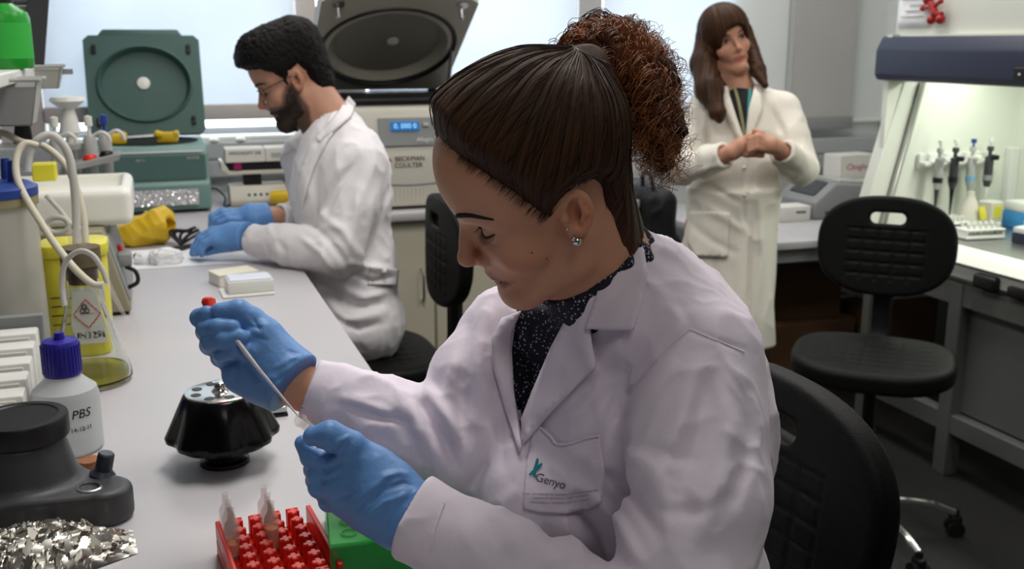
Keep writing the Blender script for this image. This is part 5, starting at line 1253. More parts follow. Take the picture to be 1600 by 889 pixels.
def surf_text(name, s, size_px, m, parent, fn, d0, org, xdir, out=.0012, shear=0.0, bold=0.0, spacing=1.0, ybend=None):
    """lettering lying on a surface"""
    me = text_mesh(s, size_px, 0.0, spacing); x = np.array(xdir, float)/np.hypot(*xdir); y = np.array([x[1], -x[0]])
    V_ = np.array([v.co[:2] for v in me.vertices]); V_ = V_+np.stack([shear*V_[:, 1], 0*V_[:, 1]], 1)
    X = np.array(org)+V_[:, :1]*x+V_[:, 1:]*y
    if ybend is not None: X[:, 1] += ybend(X[:, 0])
    rays = np.stack([ray(*q) for q in X]); P, _ = cast(fn, CAM+rays*d0, rays/vlen(rays)[:, None], 1.2, out)
    for v, p in zip(me.vertices, P): v.co = p
    return link_mesh(name, me, m, parent, True)
# ------------------------------------------------------------------ seated woman in front
W1R = rotm((2.9958, .5197, -.2839)); W1O = np.array([.3815, .9964, 1.3469])
def w1l(p): return W1O+W1R @ np.asarray(p, float)
W1F = dict(FACE)
w1 = thing('person', 'seated woman in a white lab coat and blue gloves with a curly ponytail, looking down', 'person', (0.575, 1.14, 0.0))
NB = at(958, 440, 1.155)
shL, shR = at(1092, 560, 1.085), at(800, 520, 1.27)
elL, wrL = at(1052, 1015, .985), at(648, 808, 1.037)
elR, wrR = at(722, 700, 1.225), at(476, 607, 1.20)
PEL = np.array([.60, 1.12, .67]); CH = (NB+PEL)/2+np.array([-.01, -.01, .06])
kneeL, kneeR = np.array([.17, .98, .665]), np.array([.16, 1.20, .665])
w1head = place_fn(lambda P: head_fn(P, W1F), W1R, W1O)
fwd1 = nrm(np.array([-.93, -.36, 0])); lft1 = nrm(np.array([.36, -.93, 0]))*1.0
RT1 = rot_cols(fwd1, lft1, (0, 0, 1))
def w1body(P):
    d = w1head(P)
    nk = s_cone(P, w1l((-.022, 0, -.030)), NB, .055, .056); d = smin(d, nk, .02)
    nk2 = s_cone(P, w1l((.010, 0, -.070)), NB+fwd1*.025+np.array([0, 0, -.03]), .038, .034); d = smin(d, nk2, .02)
    t_ = s_ell(P, CH+np.array([0, 0, .03]), (.080, .13, .17), RT1)
    t_ = smin(t_, s_ell(P, PEL, (.115, .155, .13), RT1), .05)
    for sh, el, wr in ((shL, elL, wrL), (shR, elR, wrR)):
        t_ = smin(t_, s_chain(P, [NB+(sh-NB)*.45-np.array([0, 0, .02]), sh, el, wr, wr+nrm(wr-el)*.02], [.045, .044, .036, .025, .024], .01), .03)
    t_ = smin(t_, s_chain(P, [PEL+lft1*.08, kneeL, kneeL+np.array([.06, 0, -.42]), kneeL+np.array([-.06, 0, -.62])], [.085, .058, .042, .035]), .03)
    t_ = smin(t_, s_chain(P, [PEL-lft1*.08, kneeR, kneeR+np.array([.06, 0, -.42]), kneeR+np.array([-.06, 0, -.62])], [.085, .058, .042, .035]), .03)
    return smin(d, t_, .03)
def split_body(name, fn, headfn, R, o, F, s, lo, hi, hb, hh, parent, base, lip, **kw):
    """one closed surface: fine around the head, coarser below, joined on a shared grid"""
    v, q = surface(fn, lo, hi, hb, 2)
    Lp = ((v-o) @ R)/s
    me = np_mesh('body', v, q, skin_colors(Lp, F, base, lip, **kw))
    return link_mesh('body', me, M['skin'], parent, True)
lo, hi = np.array([.06, .74, .03]), np.array([.82, 1.42, 1.56])
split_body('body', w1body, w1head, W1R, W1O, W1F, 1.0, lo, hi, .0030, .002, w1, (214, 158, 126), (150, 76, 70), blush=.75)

# slick hair
hp = [(.073, .112), (.060, .093), (.046, .068), (.036, .045), (.029, .026), (.021, .008), (.014, .001), (.010, .006), (.004, .015), (-.008, .023), (-.022, .026), (-.036, .017), (-.043, .000), (-.036, -.03), (-.024, -.07), (-.014, -.12), (-.16, -.12), (-.16, .2), (.10, .2)]
PB = np.array([-.083, 0, .105])
def w1hair_l(P):
    Q = mir(P); d = skull_fn(P, W1F)
    nk = s_cone(P, (-.022, 0, -.020), (W1R.T @ (NB-W1O)), .055, .038); d = smin(d, nk, .022)
    pd = poly_sd(np.stack([P[:, 0]+.10*np.maximum(0, .055-Q[:, 1])*(P[:, 2] > .06)*.25, P[:, 2]], 1), hp)
    t_ = -.004+.016*sstep(.004, -.030, pd)+.010*sstep(.0, .09, P[:, 2])*sstep(0, -.03, pd)
    v_ = P-PB; ang = np.arctan2(v_[:, 1], v_[:, 0]*.8+v_[:, 2]*.6)
    gr = (np.sin(ang*31+2.0*np.sin(ang*5))*.0006+np.sin(ang*67+1.3)*.0004)*sstep(.02, .06, vlen(v_))
    d = d-t_-gr*sstep(0, -.02, pd)
    d = smax(d, pd-.003, .003)
    d = smin(d, s_cone(P, PB+np.array([.015, 0, -.015]), PB+np.array([-.018, 0, -.004]), .026, .016), .025)
    return d
w1hair = place_fn(w1hair_l, W1R, W1O)
M['hair_slick'] = hair_mat('dark_brown_slick_hair', (34, 22, 15), (92, 62, 42), .46)
c0 = w1l((-.02, 0, .04)); v, q = surface(w1hair, c0-.17, c0+.17, .0028, 2)
Lp = (v-W1O) @ W1R
keep = (Lp[:, 2] > -.092); kq = keep[q].all(1); q = q[kq]
me = np_mesh('hair', v, q)
vv = Lp-PB; ang = np.arctan2(vv[:, 1], vv[:, 0]*.8+vv[:, 2]*.6); rad = vlen(vv)
set_vec(me, 'Strand', np.stack([np.abs(ang)*46, rad*7, 0*ang], 1))
hair1 = link_mesh('hair', me, M['hair_slick'], w1, True)
# curly ponytail
pony_px = [(878, 78), (897, 48), (950, 36), (1000, 42), (1042, 70), (1066, 115), (1080, 180), (1079, 230), (1068, 285), (1050, 308), (1026, 300), (1003, 262), (985, 235), (960, 190), (930, 160), (902, 125)]
def pony_core(P):
    d = s_chain(P, [at(905, 115, 1.12), at(960, 95, 1.12), at(1010, 130, 1.12), at(1030, 200, 1.12), at(1040, 255, 1.12)], [.022, .030, .030, .024, .010], .02)
    return d+.006*np.sin(P[:, 0]*190)*np.sin(P[:, 1]*170)*np.sin(P[:, 2]*180)
v, q = surface(pony_core, at(980, 150, 1.12)-.16, at(980, 150, 1.12)+.16, .006); me = np_mesh('ponytail_core', v, q); set_vec(me, 'Strand', v*120)
link_mesh('ponytail_core', me, hair_mat('dark_curl_mass', (24, 14, 9), (60, 34, 20), .6), hair1, True)
rs = np.random.RandomState(21)
def curls(n, seed):
    """ringlets: bundles of a few strands that wind together from the tie outwards"""
    r_ = np.random.RandomState(seed); VV, FF, CC = [], [], []; base = 0; SEG = 3
    pp = np.array(pony_px, float); lo_, hi_ = pp.min(0), pp.max(0)
    while n > 0:
        e = lo_+r_.rand(2)*(hi_-lo_)
        if poly_sd(e[None], pp)[0] > 2-r_.rand()*12: continue
        n -= 1
        A = at(905+r_.randn()*15, 106+r_.randn()*17, 1.105+r_.randn()*.020); E_ = at(e[0], e[1], 1.115+r_.randn()*.036)
        mid = (A+E_)/2+(_u*(.035+.03*r_.rand())+_r*(.005+.02*r_.randn()))*min(1, vlen(E_-A)/.1)
        N_ = int(24+vlen(E_-A)*380); t_ = np.linspace(0, 1, N_)[:, None]
        p0 = (1-t_)**2*A+2*t_*(1-t_)*mid+t_**2*E_
        tan = np.gradient(p0, axis=0); tan /= np.maximum(vlen(tan), 1e-9)[:, None]
        a1 = np.cross(tan, nrm(r_.randn(3))); a1 /= vlen(a1)[:, None]; a2 = np.cross(tan, a1)
        R_ = .0035+.0060*r_.rand(); turns = vlen(E_-A)/(.017+.016*r_.rand())+.9; ph = r_.rand()*6.28; tint = r_.rand()
        wob = np.cumsum(r_.randn(N_, 3), 0)*.00035
        for s_ in range(r_.randint(3, 7)):
            Rs = R_*(1+.25*r_.randn()); dph = .35*r_.randn(); fr = 1+.35*t_*r_.randn()*.5
            sw = np.clip(t_*4, 0, 1)*Rs*(1+.45*t_)
            path = p0+wob+sw*(a1*np.cos(2*PI*turns*t_*fr+ph+dph)+a2*np.sin(2*PI*turns*t_*fr+ph+dph))+r_.randn(3)*.0011
            tn = np.gradient(path, axis=0); tn /= np.maximum(vlen(tn), 1e-9)[:, None]
            b1 = np.cross(tn, np.array([.3, .5, .8])); b1 /= np.maximum(vlen(b1), 1e-6)[:, None]; b2 = np.cross(tn, b1)
            rad_ = (.00034+.00030*r_.rand())*(1-.5*t_**3)
            ring = np.stack([path+rad_*(b1*math.cos(2*PI*k/SEG)+b2*math.sin(2*PI*k/SEG)) for k in range(SEG)], 1)
            VV.append(ring.reshape(-1, 3)); i0 = base+np.arange(N_-1)[:, None]*SEG; k = np.arange(SEG)[None]
            FF.append(np.stack([i0+k, i0+(k+1) % SEG, i0+SEG+(k+1) % SEG, i0+SEG+k], -1).reshape(-1, 4)); base += N_*SEG
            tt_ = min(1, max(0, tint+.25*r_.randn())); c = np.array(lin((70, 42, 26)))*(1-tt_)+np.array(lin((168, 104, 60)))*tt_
            CC.append(np.repeat(c[None]*(.45+.8*t_), SEG, 0))  # tips lighter than roots: window light through the ends put into the colour
    return np.concatenate(VV), np.concatenate(FF), np.concatenate(CC)
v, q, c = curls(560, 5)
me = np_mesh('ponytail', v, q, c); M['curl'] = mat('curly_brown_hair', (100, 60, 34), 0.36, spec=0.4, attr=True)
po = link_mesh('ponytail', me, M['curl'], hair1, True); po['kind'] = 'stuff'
# loose strands combed over the slick hair and at the nape
def strands(n, seed, verts):
    r_ = np.random.RandomState(seed); SEG = 3
    P = verts[r_.choice(len(verts), n)]; out = r_.uniform(.0002, .0014, n); N_ = 20; path = [on_surf(w1hair_l, P, .0006)]
    for i in range(N_-1):
        p = path[-1]; v_ = PB-p; L_ = vlen(v_)[:, None]; p = p+v_/np.maximum(L_, 1e-6)*np.minimum(.0055, L_*.3)
        p = p-grad(w1hair_l, p)*(w1hair_l(p)-out)[:, None]; path.append(p)
    path = np.stack(path, 1) @ W1R.T+W1O
    tan = np.gradient(path, axis=1); tan /= np.maximum(np.linalg.norm(tan, axis=2), 1e-9)[..., None]
    b1 = np.cross(tan, np.array([.3, .5, .8])); b1 /= np.maximum(np.linalg.norm(b1, axis=2), 1e-6)[..., None]; b2 = np.cross(tan, b1)
    t_ = np.linspace(0, 1, N_); rad_ = (.00045*np.minimum(1, np.minimum(t_*5+.15, (1-t_)*5+.15)))[None, :, None]
    ring = np.stack([path+rad_*(b1*math.cos(2*PI*k/SEG)+b2*math.sin(2*PI*k/SEG)) for k in range(SEG)], 2)
    i0 = (np.arange(n)[:, None]*N_+np.arange(N_-1)[None])[..., None]*SEG; k = np.arange(SEG)
    F_ = np.stack([i0+k, i0+(k+1) % SEG, i0+SEG+(k+1) % SEG, i0+SEG+k], -1).reshape(-1, 4)
    tint = r_.rand(n)**2.2; c = np.array(lin((26, 17, 12)))*(1-tint[:, None])+np.array(lin((96, 66, 44)))*tint[:, None]
    return ring.reshape(-1, 3), F_, np.repeat(c, N_*SEG, 0)
hv = Lp[(Lp[:, 2] > -.06) & (vlen(Lp-PB) > .05)]
hv = hv[poly_sd(np.stack([hv[:, 0], hv[:, 2]], 1), hp) < -.004]
v, q, c = strands(900, 9, hv); st1 = link_mesh('combed_strands', np_mesh('combed_strands', v, q, c), M['curl'], hair1, True); st1['kind'] = 'stuff'
# fine short hairs breaking up the hairline
def baby_hairs(n, seed):
    r_ = np.random.RandomState(seed); SEG = 3; N_ = 9; B_ = hp[:6]
    u_ = r_.rand(n)*(len(B_)-1); i_ = u_.astype(int); f_ = (u_-i_)[:, None]; A_ = np.array(B_); xz = A_[i_]*(1-f_)+A_[np.minimum(i_+1, len(B_)-1)]*f_
    sg = np.where(r_.rand(n) < .8, 1, -1); y0 = .074*np.sqrt(np.clip(1-((xz[:, 1]-.03)/.105)**2, 0, 1)); P = np.stack([xz[:, 0], sg*np.maximum(y0, .004+.03*r_.rand(n)), xz[:, 1]], 1)
    hf = lambda X: np.minimum(head_fn(X, W1F), w1hair_l(X))
    for _ in range(3): P = P-grad(hf, P)*hf(P)[:, None]
    v_ = PB-P; P = P-v_/vlen(v_)[:, None]*(.001+.010*r_.rand(n)[:, None]**1.6)+r_.randn(n, 3)*.0012
    path = []
    for i in range(N_):
        P = P-grad(hf, P)*(hf(P)-.0004)[:, None]; path.append(P); v_ = PB-P; P = P+v_/vlen(v_)[:, None]*.0026+r_.randn(n, 3)*.0002
    path = np.stack(path, 1) @ W1R.T+W1O
    tan = np.gradient(path, axis=1); tan /= np.maximum(np.linalg.norm(tan, axis=2), 1e-9)[..., None]
    b1 = np.cross(tan, np.array([.3, .5, .8])); b1 /= np.maximum(np.linalg.norm(b1, axis=2), 1e-6)[..., None]; b2 = np.cross(tan, b1)
    rad_ = (.00021*np.linspace(.2, 1, N_))[None, :, None]
    ring = np.stack([path+rad_*(b1*math.cos(2*PI*k/SEG)+b2*math.sin(2*PI*k/SEG)) for k in range(SEG)], 2)
    i0 = (np.arange(n)[:, None]*N_+np.arange(N_-1)[None])[..., None]*SEG; k = np.arange(SEG)
    F_ = np.stack([i0+k, i0+(k+1) % SEG, i0+SEG+(k+1) % SEG, i0+SEG+k], -1).reshape(-1, 4)
    return ring.reshape(-1, 3), F_, np.repeat(np.array(lin((34, 22, 15)))[None], n*N_*SEG, 0)
v, q, c = baby_hairs(420, 12); st2 = link_mesh('fine_hairs', np_mesh('fine_hairs', v, q, c), M['curl'], hair1, True); st2['kind'] = 'stuff'
# brow, lashes, earring
hfn = lambda P: head_fn(P, W1F)
M['brow'] = mat('brow_hair', (34, 22, 16), 0.7)
def face_bits(parent, R, o, s, F, hfn, brows, lash, lash_r=.0012, brow_w=.0024):
    for sg in (1, -1):
        bm = BM(); P_ = [(x, sg*y, z) for x, y, z in brows]; ribbon(bm, hfn, P_, brow_w, .0002)
        for v_ in bm.verts: v_.co = V(o+s*(R @ np.array(v_.co)))
        obj('eyebrow', bm, M['brow'], parent, True)
        bm = BM(); P_ = [(x, sg*y, z) for x, y, z in lash]; ribbon(bm, hfn, P_, lash_r, .0003)
        L_ = on_surf(hfn, spline(P_, 6), .0008)
        for k in range(0, len(L_), 1):
            a = L_[k]; tube(bm, [a, a+np.array([.0045, .0008*sg*(k-6)/3, -.0028]), a+np.array([.0075, .0016*sg*(k-6)/3, -.0030])], [.00035, .0003, .0001], 4)
        for v_ in bm.verts: v_.co = V(o+s*(R @ np.array(v_.co)))
        obj('eyelashes', bm, M['brow'], parent, True)
face_bits(w1, W1R, W1O, 1.0, W1F, hfn, [(.089, .012, .0375), (.083, .025, .0445), (.073, .038, .0450), (.058, .050, .0365)], [(.079, .0195, .0165), (.0795, .028, .0125), (.077, .037, .0120), (.0675, .046, .0165)], .0018, .0028)
bm = BM()
er = on_surf(hfn, [(.0035, .078, -.0215)], .003)[0]; e0 = w1l(er)
ball(bm, e0, .0048, 16, 10); ball(bm, e0+np.array([-.004, -.001, .003]), .0022, 10, 8); obj('stud_earring', bm, M['chrome'], w1, True)
bm = BM(); er2 = on_surf(hfn, [(.004, .073, -.006)], .0015)[0]; ball(bm, w1l(er2), .0016, 10, 8); obj('tragus_stud', bm, M['chrome'], w1, True)
bm = BM()
for pxm in ((831, 395), (854, 404)):
    rr_ = ray(*pxm); p_, _ = cast(w1head, CAM+rr_*.9, rr_/np.linalg.norm(rr_), .5, 0); ball(bm, p_[0], .0009, 8, 6)
obj('mole', bm, mat('mole_brown', (90, 56, 42), 0.7), w1, True)

# lab coat
w1f = Folds([
    # near sleeve
    ([(1078, 514), (1020, 570), (969, 632), (955, 690)], -.0065, 7), ([(1060, 560), (1000, 630), (975, 690)], .006, 16),
    ([(1078, 516), (1120, 532), (1163, 548)], -.0022, 4), ([(1090, 570), (1060, 660), (1020, 760)], .0075, 15), ([(1115, 575), (1090, 680), (1060, 780)], -.006, 14), ([(1112, 565), (1142, 660), (1122, 770), (1085, 850)], .0065, 16),
    ([(1165, 600), (1170, 690), (1145, 790)], -.005, 12), ([(965, 700), (1000, 720), (1045, 790), (1050, 870)], .005, 16),
    ([(948, 740), (985, 770), (1030, 840)], -.007, 11), ([(925, 775), (965, 815), (1000, 880)], .008, 12), ([(905, 800), (935, 838), (955, 889)], -.008, 9), ([(880, 812), (905, 850), (915, 889)], .006, 13),
    ([(850, 820), (868, 860)], -.005, 10), ([(800, 815), (810, 870)], .004, 16), ([(745, 800), (735, 889)], .003, 14), ([(1000, 700), (1090, 720)], -.004, 12), ([(1020, 800), (1100, 800), (1150, 770)], -.004, 13),
    ([(688, 790), (668, 860)], -.002, 3),
    # near front
    ([(1000, 500), (930, 575), (855, 650)], .006, 13), ([(1035, 520), (970, 590), (925, 660)], -.005, 13), ([(982, 636), (962, 660)], -.007, 10), ([(940, 600), (890, 660)], .0055, 12), ([(905, 695), (880, 750), (850, 790)], .004, 18), ([(990, 440), (1060, 480), (1090, 520)], -.003, 9), ([(1010, 440), (1075, 500)], .004, 11),
    # far front and sleeve
    ([(760, 480), (745, 560), (745, 660)], .007, 13), ([(735, 500), (722, 600), (725, 690)], -.006, 10), ([(775, 560), (770, 650), (790, 740)], -.005, 10), ([(712, 560), (700, 620), (712, 690)], .006, 10),
    ([(665, 604), (690, 640), (715, 690)], .012, 11), ([(655, 628), (690, 680), (712, 730)], -.010, 9), ([(640, 625), (655, 670), (700, 740)], .007, 12), ([(615, 640), (650, 700)], -.005, 10), ([(540, 635), (600, 655), (640, 660)], -.006, 7), ([(530, 620), (600, 640)], .004, 9), ([(580, 690), (640, 720)], .004, 10), ([(515, 590), (500, 650)], -.002, 3),
    ([(805, 760), (780, 800)], .004, 12), ([(760, 720), (735, 765)], -.006, 9), ([(885, 870), (850, 880)], .004, 10),
    ([(1050, 400), (1010, 360), (985, 345)], .003, 10)])
def w1coat_base(P):
    d = s_ell(P, CH+np.array([.005, 0, .045]), (.125, .178, .215), RT1)
    d = smin(d, s_ell(P, CH+fwd1*.055+np.array([0, 0, .03]), (.085, .15, .13), RT1), .04)
    d = smin(d, s_ell(P, (CH+PEL)/2+np.array([0, 0, -.03]), (.135, .175, .18), RT1), .06)
    d = smin(d, s_ell(P, PEL-np.array([0, 0, .02]), (.150, .19, .13), RT1), .05)
    d = smin(d, s_ell(P, (.390, 1.07, .985), (.070, .10, .075)), .03)
    yoke = s_chain(P, [shR-np.array([0, 0, .005]), NB+np.array([.015, 0, -.02]), shL-np.array([0, 0, .005])], [.058, .068, .060], .02)
    d = smin(d, yoke, .04)
    sl = s_chain(P, [shL, (shL+elL)/2+np.array([.012, 0, 0]), elL, elL+(wrL-elL)*.45, wrL-nrm(wrL-elL)*.005], [.066, .072, .060, .046, .0425], .01)
    sr = s_chain(P, [shR, (shR+elR)/2+np.array([-.01, 0, .01]), elR, elR+(wrR-elR)*.5, wrR-nrm(wrR-elR)*.004], [.056, .060, .058, .050, .036], .01)
    d = smin(d, sl, .014); d = smin(d, sr, .014)
    skirt = s_chain(P, [PEL+lft1*.08, kneeL*.75+PEL*.25], [.10, .085]); skirt = smin(skirt, s_chain(P, [PEL-lft1*.08, kneeR*.75+PEL*.25], [.10, .085]), .05)
    d = smin(d, skirt, .05)
    return d
vN = nrm(at(845, 560, 1.0)-CAM)
def w1coat_solid(P):
    d = w1coat_base(P)-w1f(P); m = np.abs(d) < .03
    if m.any(): d[m] -= .0034*crease(P[m], (19, 19, 9), 3)+.0018*crease(P[m], (34, 34, 24), 8)
    return d
V_open = [(735, 360), (808, 486), (800, 546), (803, 610), (817, 690), (836, 612), (868, 540), (905, 474), (955, 408), (985, 365), (990, 300), (800, 300)]
wrLd = nrm(wrL-elL); wrRd = nrm(wrR-elR)
def w1coat(P):
    s = w1coat_solid(P)
    x, y, d_ = project(P)
    cut = poly_sd(np.stack([x, y], 1), V_open)*.0007
    cut = np.maximum(cut, .0-(1.24-d_))            # the opening goes through the front only
    nkc = s_cone(P, w1l((-.01, 0, -.06)), NB+np.array([0, 0, -.02]), .062, .052)
    d = smax(s, -np.minimum(cut, nkc), .004)
    # hollow sleeves ends
    cl = s_cone(P, wrL-wrLd*.03, wrL+wrLd*.05, .0345, .0345); cr = s_cone(P, wrR-wrRd*.07, wrR+wrRd*.05, .0295, .0295)
    d = smax(d, -np.minimum(cl, cr), .003)
    el_ = (P-(wrL+wrLd*.004)) @ wrLd; er_ = (P-(wrR-wrRd*.004)) @ wrRd
    d = smax(d, np.where(vlen(P-wrL) < .12, el_, -1), .003); d = smax(d, np.where(vlen(P-wrR) < .12, er_, -1), .003)
    return d
lo, hi = np.array([.10, .70, .50]), np.array([.86, 1.44, 1.34])
v, q = surface(w1coat, lo, hi, .0040, 1)
coat1 = link_mesh('lab_coat', np_mesh('lab_coat', v, q), M['coat_lilac'], w1, True)
# patterned scarf / blouse inside the opening
def print_mat():
    m = mat('navy_floral_print', (26, 26, 40), 0.75); nt = m.node_tree; b = nt.nodes['Principled BSDF']; tc = nt.nodes.new('ShaderNodeTexCoord')
    vo = nt.nodes.new('ShaderNodeTexVoronoi'); vo.inputs['Scale'].default_value = 210; nt.links.new(tc.outputs['Object'], vo.inputs['Vector'])
    lt = nt.nodes.new('ShaderNodeMath'); lt.operation = 'LESS_THAN'; lt.inputs[1].default_value = .27; nt.links.new(vo.outputs['Distance'], lt.inputs[0])
    mx = nt.nodes.new('ShaderNodeMix'); mx.data_type = 'RGBA'; mx.inputs['A'].default_value = lin((22, 22, 38))+(1,); mx.inputs['B'].default_value = lin((168, 168, 178))+(1,)
    nt.links.new(lt.outputs[0], mx.inputs['Factor']); nt.links.new(mx.outputs['Result'], b.inputs['Base Color']); return m
M['print'] = print_mat()
def w1scarf(P):
    d = w1coat_base(P)+.014
    d = np.minimum(d, w1body(P)-.0045)
    d = smax(d, s_ell(P, CH+fwd1*.08+np.array([0, 0, .05]), (.15, .14, .26), RT1), .01)
    nk = s_cone(P, w1l((-.012, 0, -.084)), NB+np.array([0, 0, -.03])+fwd1*.01, .053, .041); d = smin(d, nk, .012)
    nk2 = s_cone(P, w1l((.006, 0, -.125)), NB+fwd1*.030+np.array([0, 0, -.05]), .038, .034); d = smin(d, nk2, .015)
    d = d-.0025*np.sin((P @ np.array([160, 60, 120])))
    x, y, d_ = project(P)
    top = (P-w1l((0, 0, -.098))) @ (W1R @ nrm([.21, 0, 1.0]))
    return smax(d, np.maximum(top, .90-P[:, 2]), .004)
v, q = surface(w1scarf, (.28, .80, .88), (.70, 1.34, 1.30), .005, 1); link_mesh('blouse', np_mesh('blouse', v, q), M['print'], w1, True)
# lapels, collar, pocket
cloth_piece('lapel', w1coat_solid, [(951, 404), (900, 470), (862, 540), (835, 605), (815, 655), (817, 694), (860, 645), (900, 603), (931, 572), (925, 540), (922, 515), (945, 470)], .85, .0085, M['coat_lilac'], coat1, 30, .003)
cloth_piece('lapel', w1coat_solid, [(813, 486), (799, 520), (797, 556), (801, 610), (815, 697), (812, 708), (790, 640), (772, 580), (768, 530), (785, 497)], .95, .006, M['coat_lilac'], coat1, 26, .003)
cloth_piece('collar', w1coat_solid, [(949, 408), (965, 378), (985, 352), (1006, 392), (1012, 424), (1002, 470), (989, 515), (952, 516), (914, 513), (930, 470)], .85, .0125, M['coat_lilac'], coat1, 26, .004)
cloth_piece('pocket', w1coat_solid, [(835, 663), (848, 671), (860, 682), (870, 694), (892, 693), (915, 685), (936, 681), (945, 740), (940, 785), (918, 798), (880, 803), (845, 801), (818, 795), (822, 730)], .85, .0030, M['coat_lilac'], coat1, 26, .002)
def seam(name, pts, fn, d0, r, m, parent, out=.002, n=8):
    X = spline([np.array(p, float) for p in pts], n); rays = np.stack([ray(*x) for x in X]); P, _ = cast(fn, CAM+rays*d0, rays/vlen(rays)[:, None], 1.3, out)
    bm = BM(); tube(bm, P, r, 6); return obj(name, bm, m, parent, True)
seam('pocket_hem', [(835, 663), (848, 671), (860, 682), (870, 694), (892, 693), (915, 685), (936, 681)], w1coat_solid, .85, .0016, M['coat_lilac'], coat1, .0045)
for pts in ([(1078, 514), (1120, 532), (1163, 550)], [(1078, 514), (1040, 545), (1000, 592), (968, 634)], [(694, 786), (682, 820), (672, 860)]):
    seam('stitched_seam', pts, w1coat_solid, .85, .0011, M['coat_lilac'], coat1, .0006)
# emblem and lettering on the pocket
M['teal_ink'] = mat('teal_ink', (20, 130, 140), 0.8); M['slate_ink'] = mat('slate_ink', (84, 88, 98), 0.8)
def flat_stroke(name, pts, wpx, m, parent, out=.0052):
    X = np.array(spline([np.array(p, float) for p in pts], 6)); T = np.gradient(X, axis=0); T /= np.maximum(np.hypot(*T.T), 1e-9)[:, None]; N_ = np.stack([-T[:, 1], T[:, 0]], 1)
    s_ = np.sin(np.linspace(.18, PI-.18, len(X)))[:, None]**.4*wpx/2
    S = np.concatenate([X+N_*s_, X-N_*s_]); rays = np.stack([ray(*x) for x in S]); P, _ = cast(w1coat_solid, CAM+rays*.85, rays/vlen(rays)[:, None], 1.2, out)
    bm = BM(); vs = [bm.verts.new(p) for p in P]; n_ = len(X)
    for i in range(n_-1): bm.faces.new((vs[i], vs[i+1], vs[n_+i+1], vs[n_+i]))
    return obj(name, bm, m, parent, True)
flat_stroke('emblem_stroke', [(840, 716), (838, 727), (835, 737), (836, 746)], 5.8, M['teal_ink'], coat1)
flat_stroke('emblem_stroke', [(827, 742), (834, 736), (841, 730), (847, 724)], 5.2, M['teal_ink'], coat1)
surf_text('lettering', 'Genyo', 19, M['slate_ink'], coat1, w1coat_solid, .85, (860.5, 752), (1, .30), .0052, spacing=.95)
M['pale_ink'] = mat('pale_slate_ink', (128, 128, 138), 0.8)
for k, (s_, y0) in enumerate((('PFIZER UNIVERSIDAD DE GRANADA JUNTA DE ANDALUCIA', 772), ('CENTRO DE GENOMICA E INVESTIGACION', 778), ('ONCOLOGICA, GENOMICS AND ONCOLOGY', 785))):
    surf_text('lettering', s_, 4.4, M['pale_ink'], coat1, w1coat_solid, .85, (875, y0+1), (1, .02), .0052, ybend=lambda x: np.where(x > 882, -(x-882)*.16, (x-882)*.03*0))

# gloves
def zpt(ox, oy, sc, d0):
    return lambda x, y, dd=0.0: at(ox+x/sc, oy+y/sc, d0+dd)
z = zpt(290, 450, 3.867, 1.185)
gr_ch = [([z(300, 210, .034), z(130, 205, .018), z(85, 180, .000), z(128, 155, -.010)], [.0125, .0118, .0108, .0095]),
         ([z(270, 280, .036), z(125, 262, .014), z(125, 245, -.010), z(195, 240, -.020), z(283, 240, -.020)], [.0125, .0118, .0112, .0108, .0098]),
         ([z(270, 360, .036), z(148, 345, .014), z(155, 325, -.012), z(230, 315, -.023), z(330, 300, -.023)], [.0125, .0118, .0114, .0110, .0100]),
         ([z(290, 440, .034), z(210, 420, .014), z(225, 395, -.010), z(300, 380, -.020), z(410, 380, -.020)], [.0115, .0108, .0104, .0100, .0090]),
         ([z(490, 300, .004), z(400, 200, .0), z(320, 140, -.006), z(205, 140, -.012)], [.021, .0165, .0140, .0100])]
gr_pm = [([z(630, 550), z(540, 420, .012), z(310, 210, .032)], [.030, .027, .016]), ([z(650, 570), z(520, 470, .01), z(290, 300, .034)], [.030, .026, .016]),
         ([z(650, 570), z(500, 520, .01), z(290, 380, .034)], [.030, .026, .016]), ([z(650, 570), z(480, 570, .008), z(300, 460, .030)], [.030, .024, .016]), ([z(560, 600, -.004), z(330, 530, .010)], [.022, .020]), ([z(600, 500, -.004), z(470, 290, -.002)], [.026, .022])]
dirR = nrm(z(740, 650)-z(560, 420)); cR = z(612, 548)
fa_R = nrm(cR-z(430, 400, .01))
def gloveR(P):
    d = hand_fn(gr_ch, gr_pm, .005, .016)(P)
    d = smin(d, s_cone(P, cR-fa_R*.03, cR+fa_R*.012, .032, .0335), .012)
    ax = (P-cR) @ fa_R
    d = smin(d, np.sqrt((vlen(P-cR-ax[:, None]*fa_R)-.034)**2+(ax-.006)**2)-.0028, .002)
    gf = Folds([([(392, 492), (402, 510), (408, 518)], -.0018, 3), ([(384, 508), (398, 512), (412, 512)], -.0015, 3), ([(430, 575), (455, 560), (474, 555)], .002, 4), ([(420, 602), (450, 585), (472, 570)], -.002, 4), ([(372, 560), (366, 590)], -.0016, 4), ([(330, 550), (352, 545)], -.001, 3), ([(395, 525), (420, 532)], -.0014, 3), ([(440, 610), (425, 590), (400, 600)], .0015, 5), ([(448, 548), (470, 556)], -.0014, 3)])
    d = d-gf(P)
    return smax(d, ax-.010, .002)
lo, hi = bbox([p for c in gr_ch for p in c[0]]+[cR], .045); v, q = surface(gloveR, lo, hi, .0021, 1); link_mesh('glove', np_mesh('glove', v, q), M['glove'], w1, True)
z2 = zpt(440, 620, 3.704, 1.055)
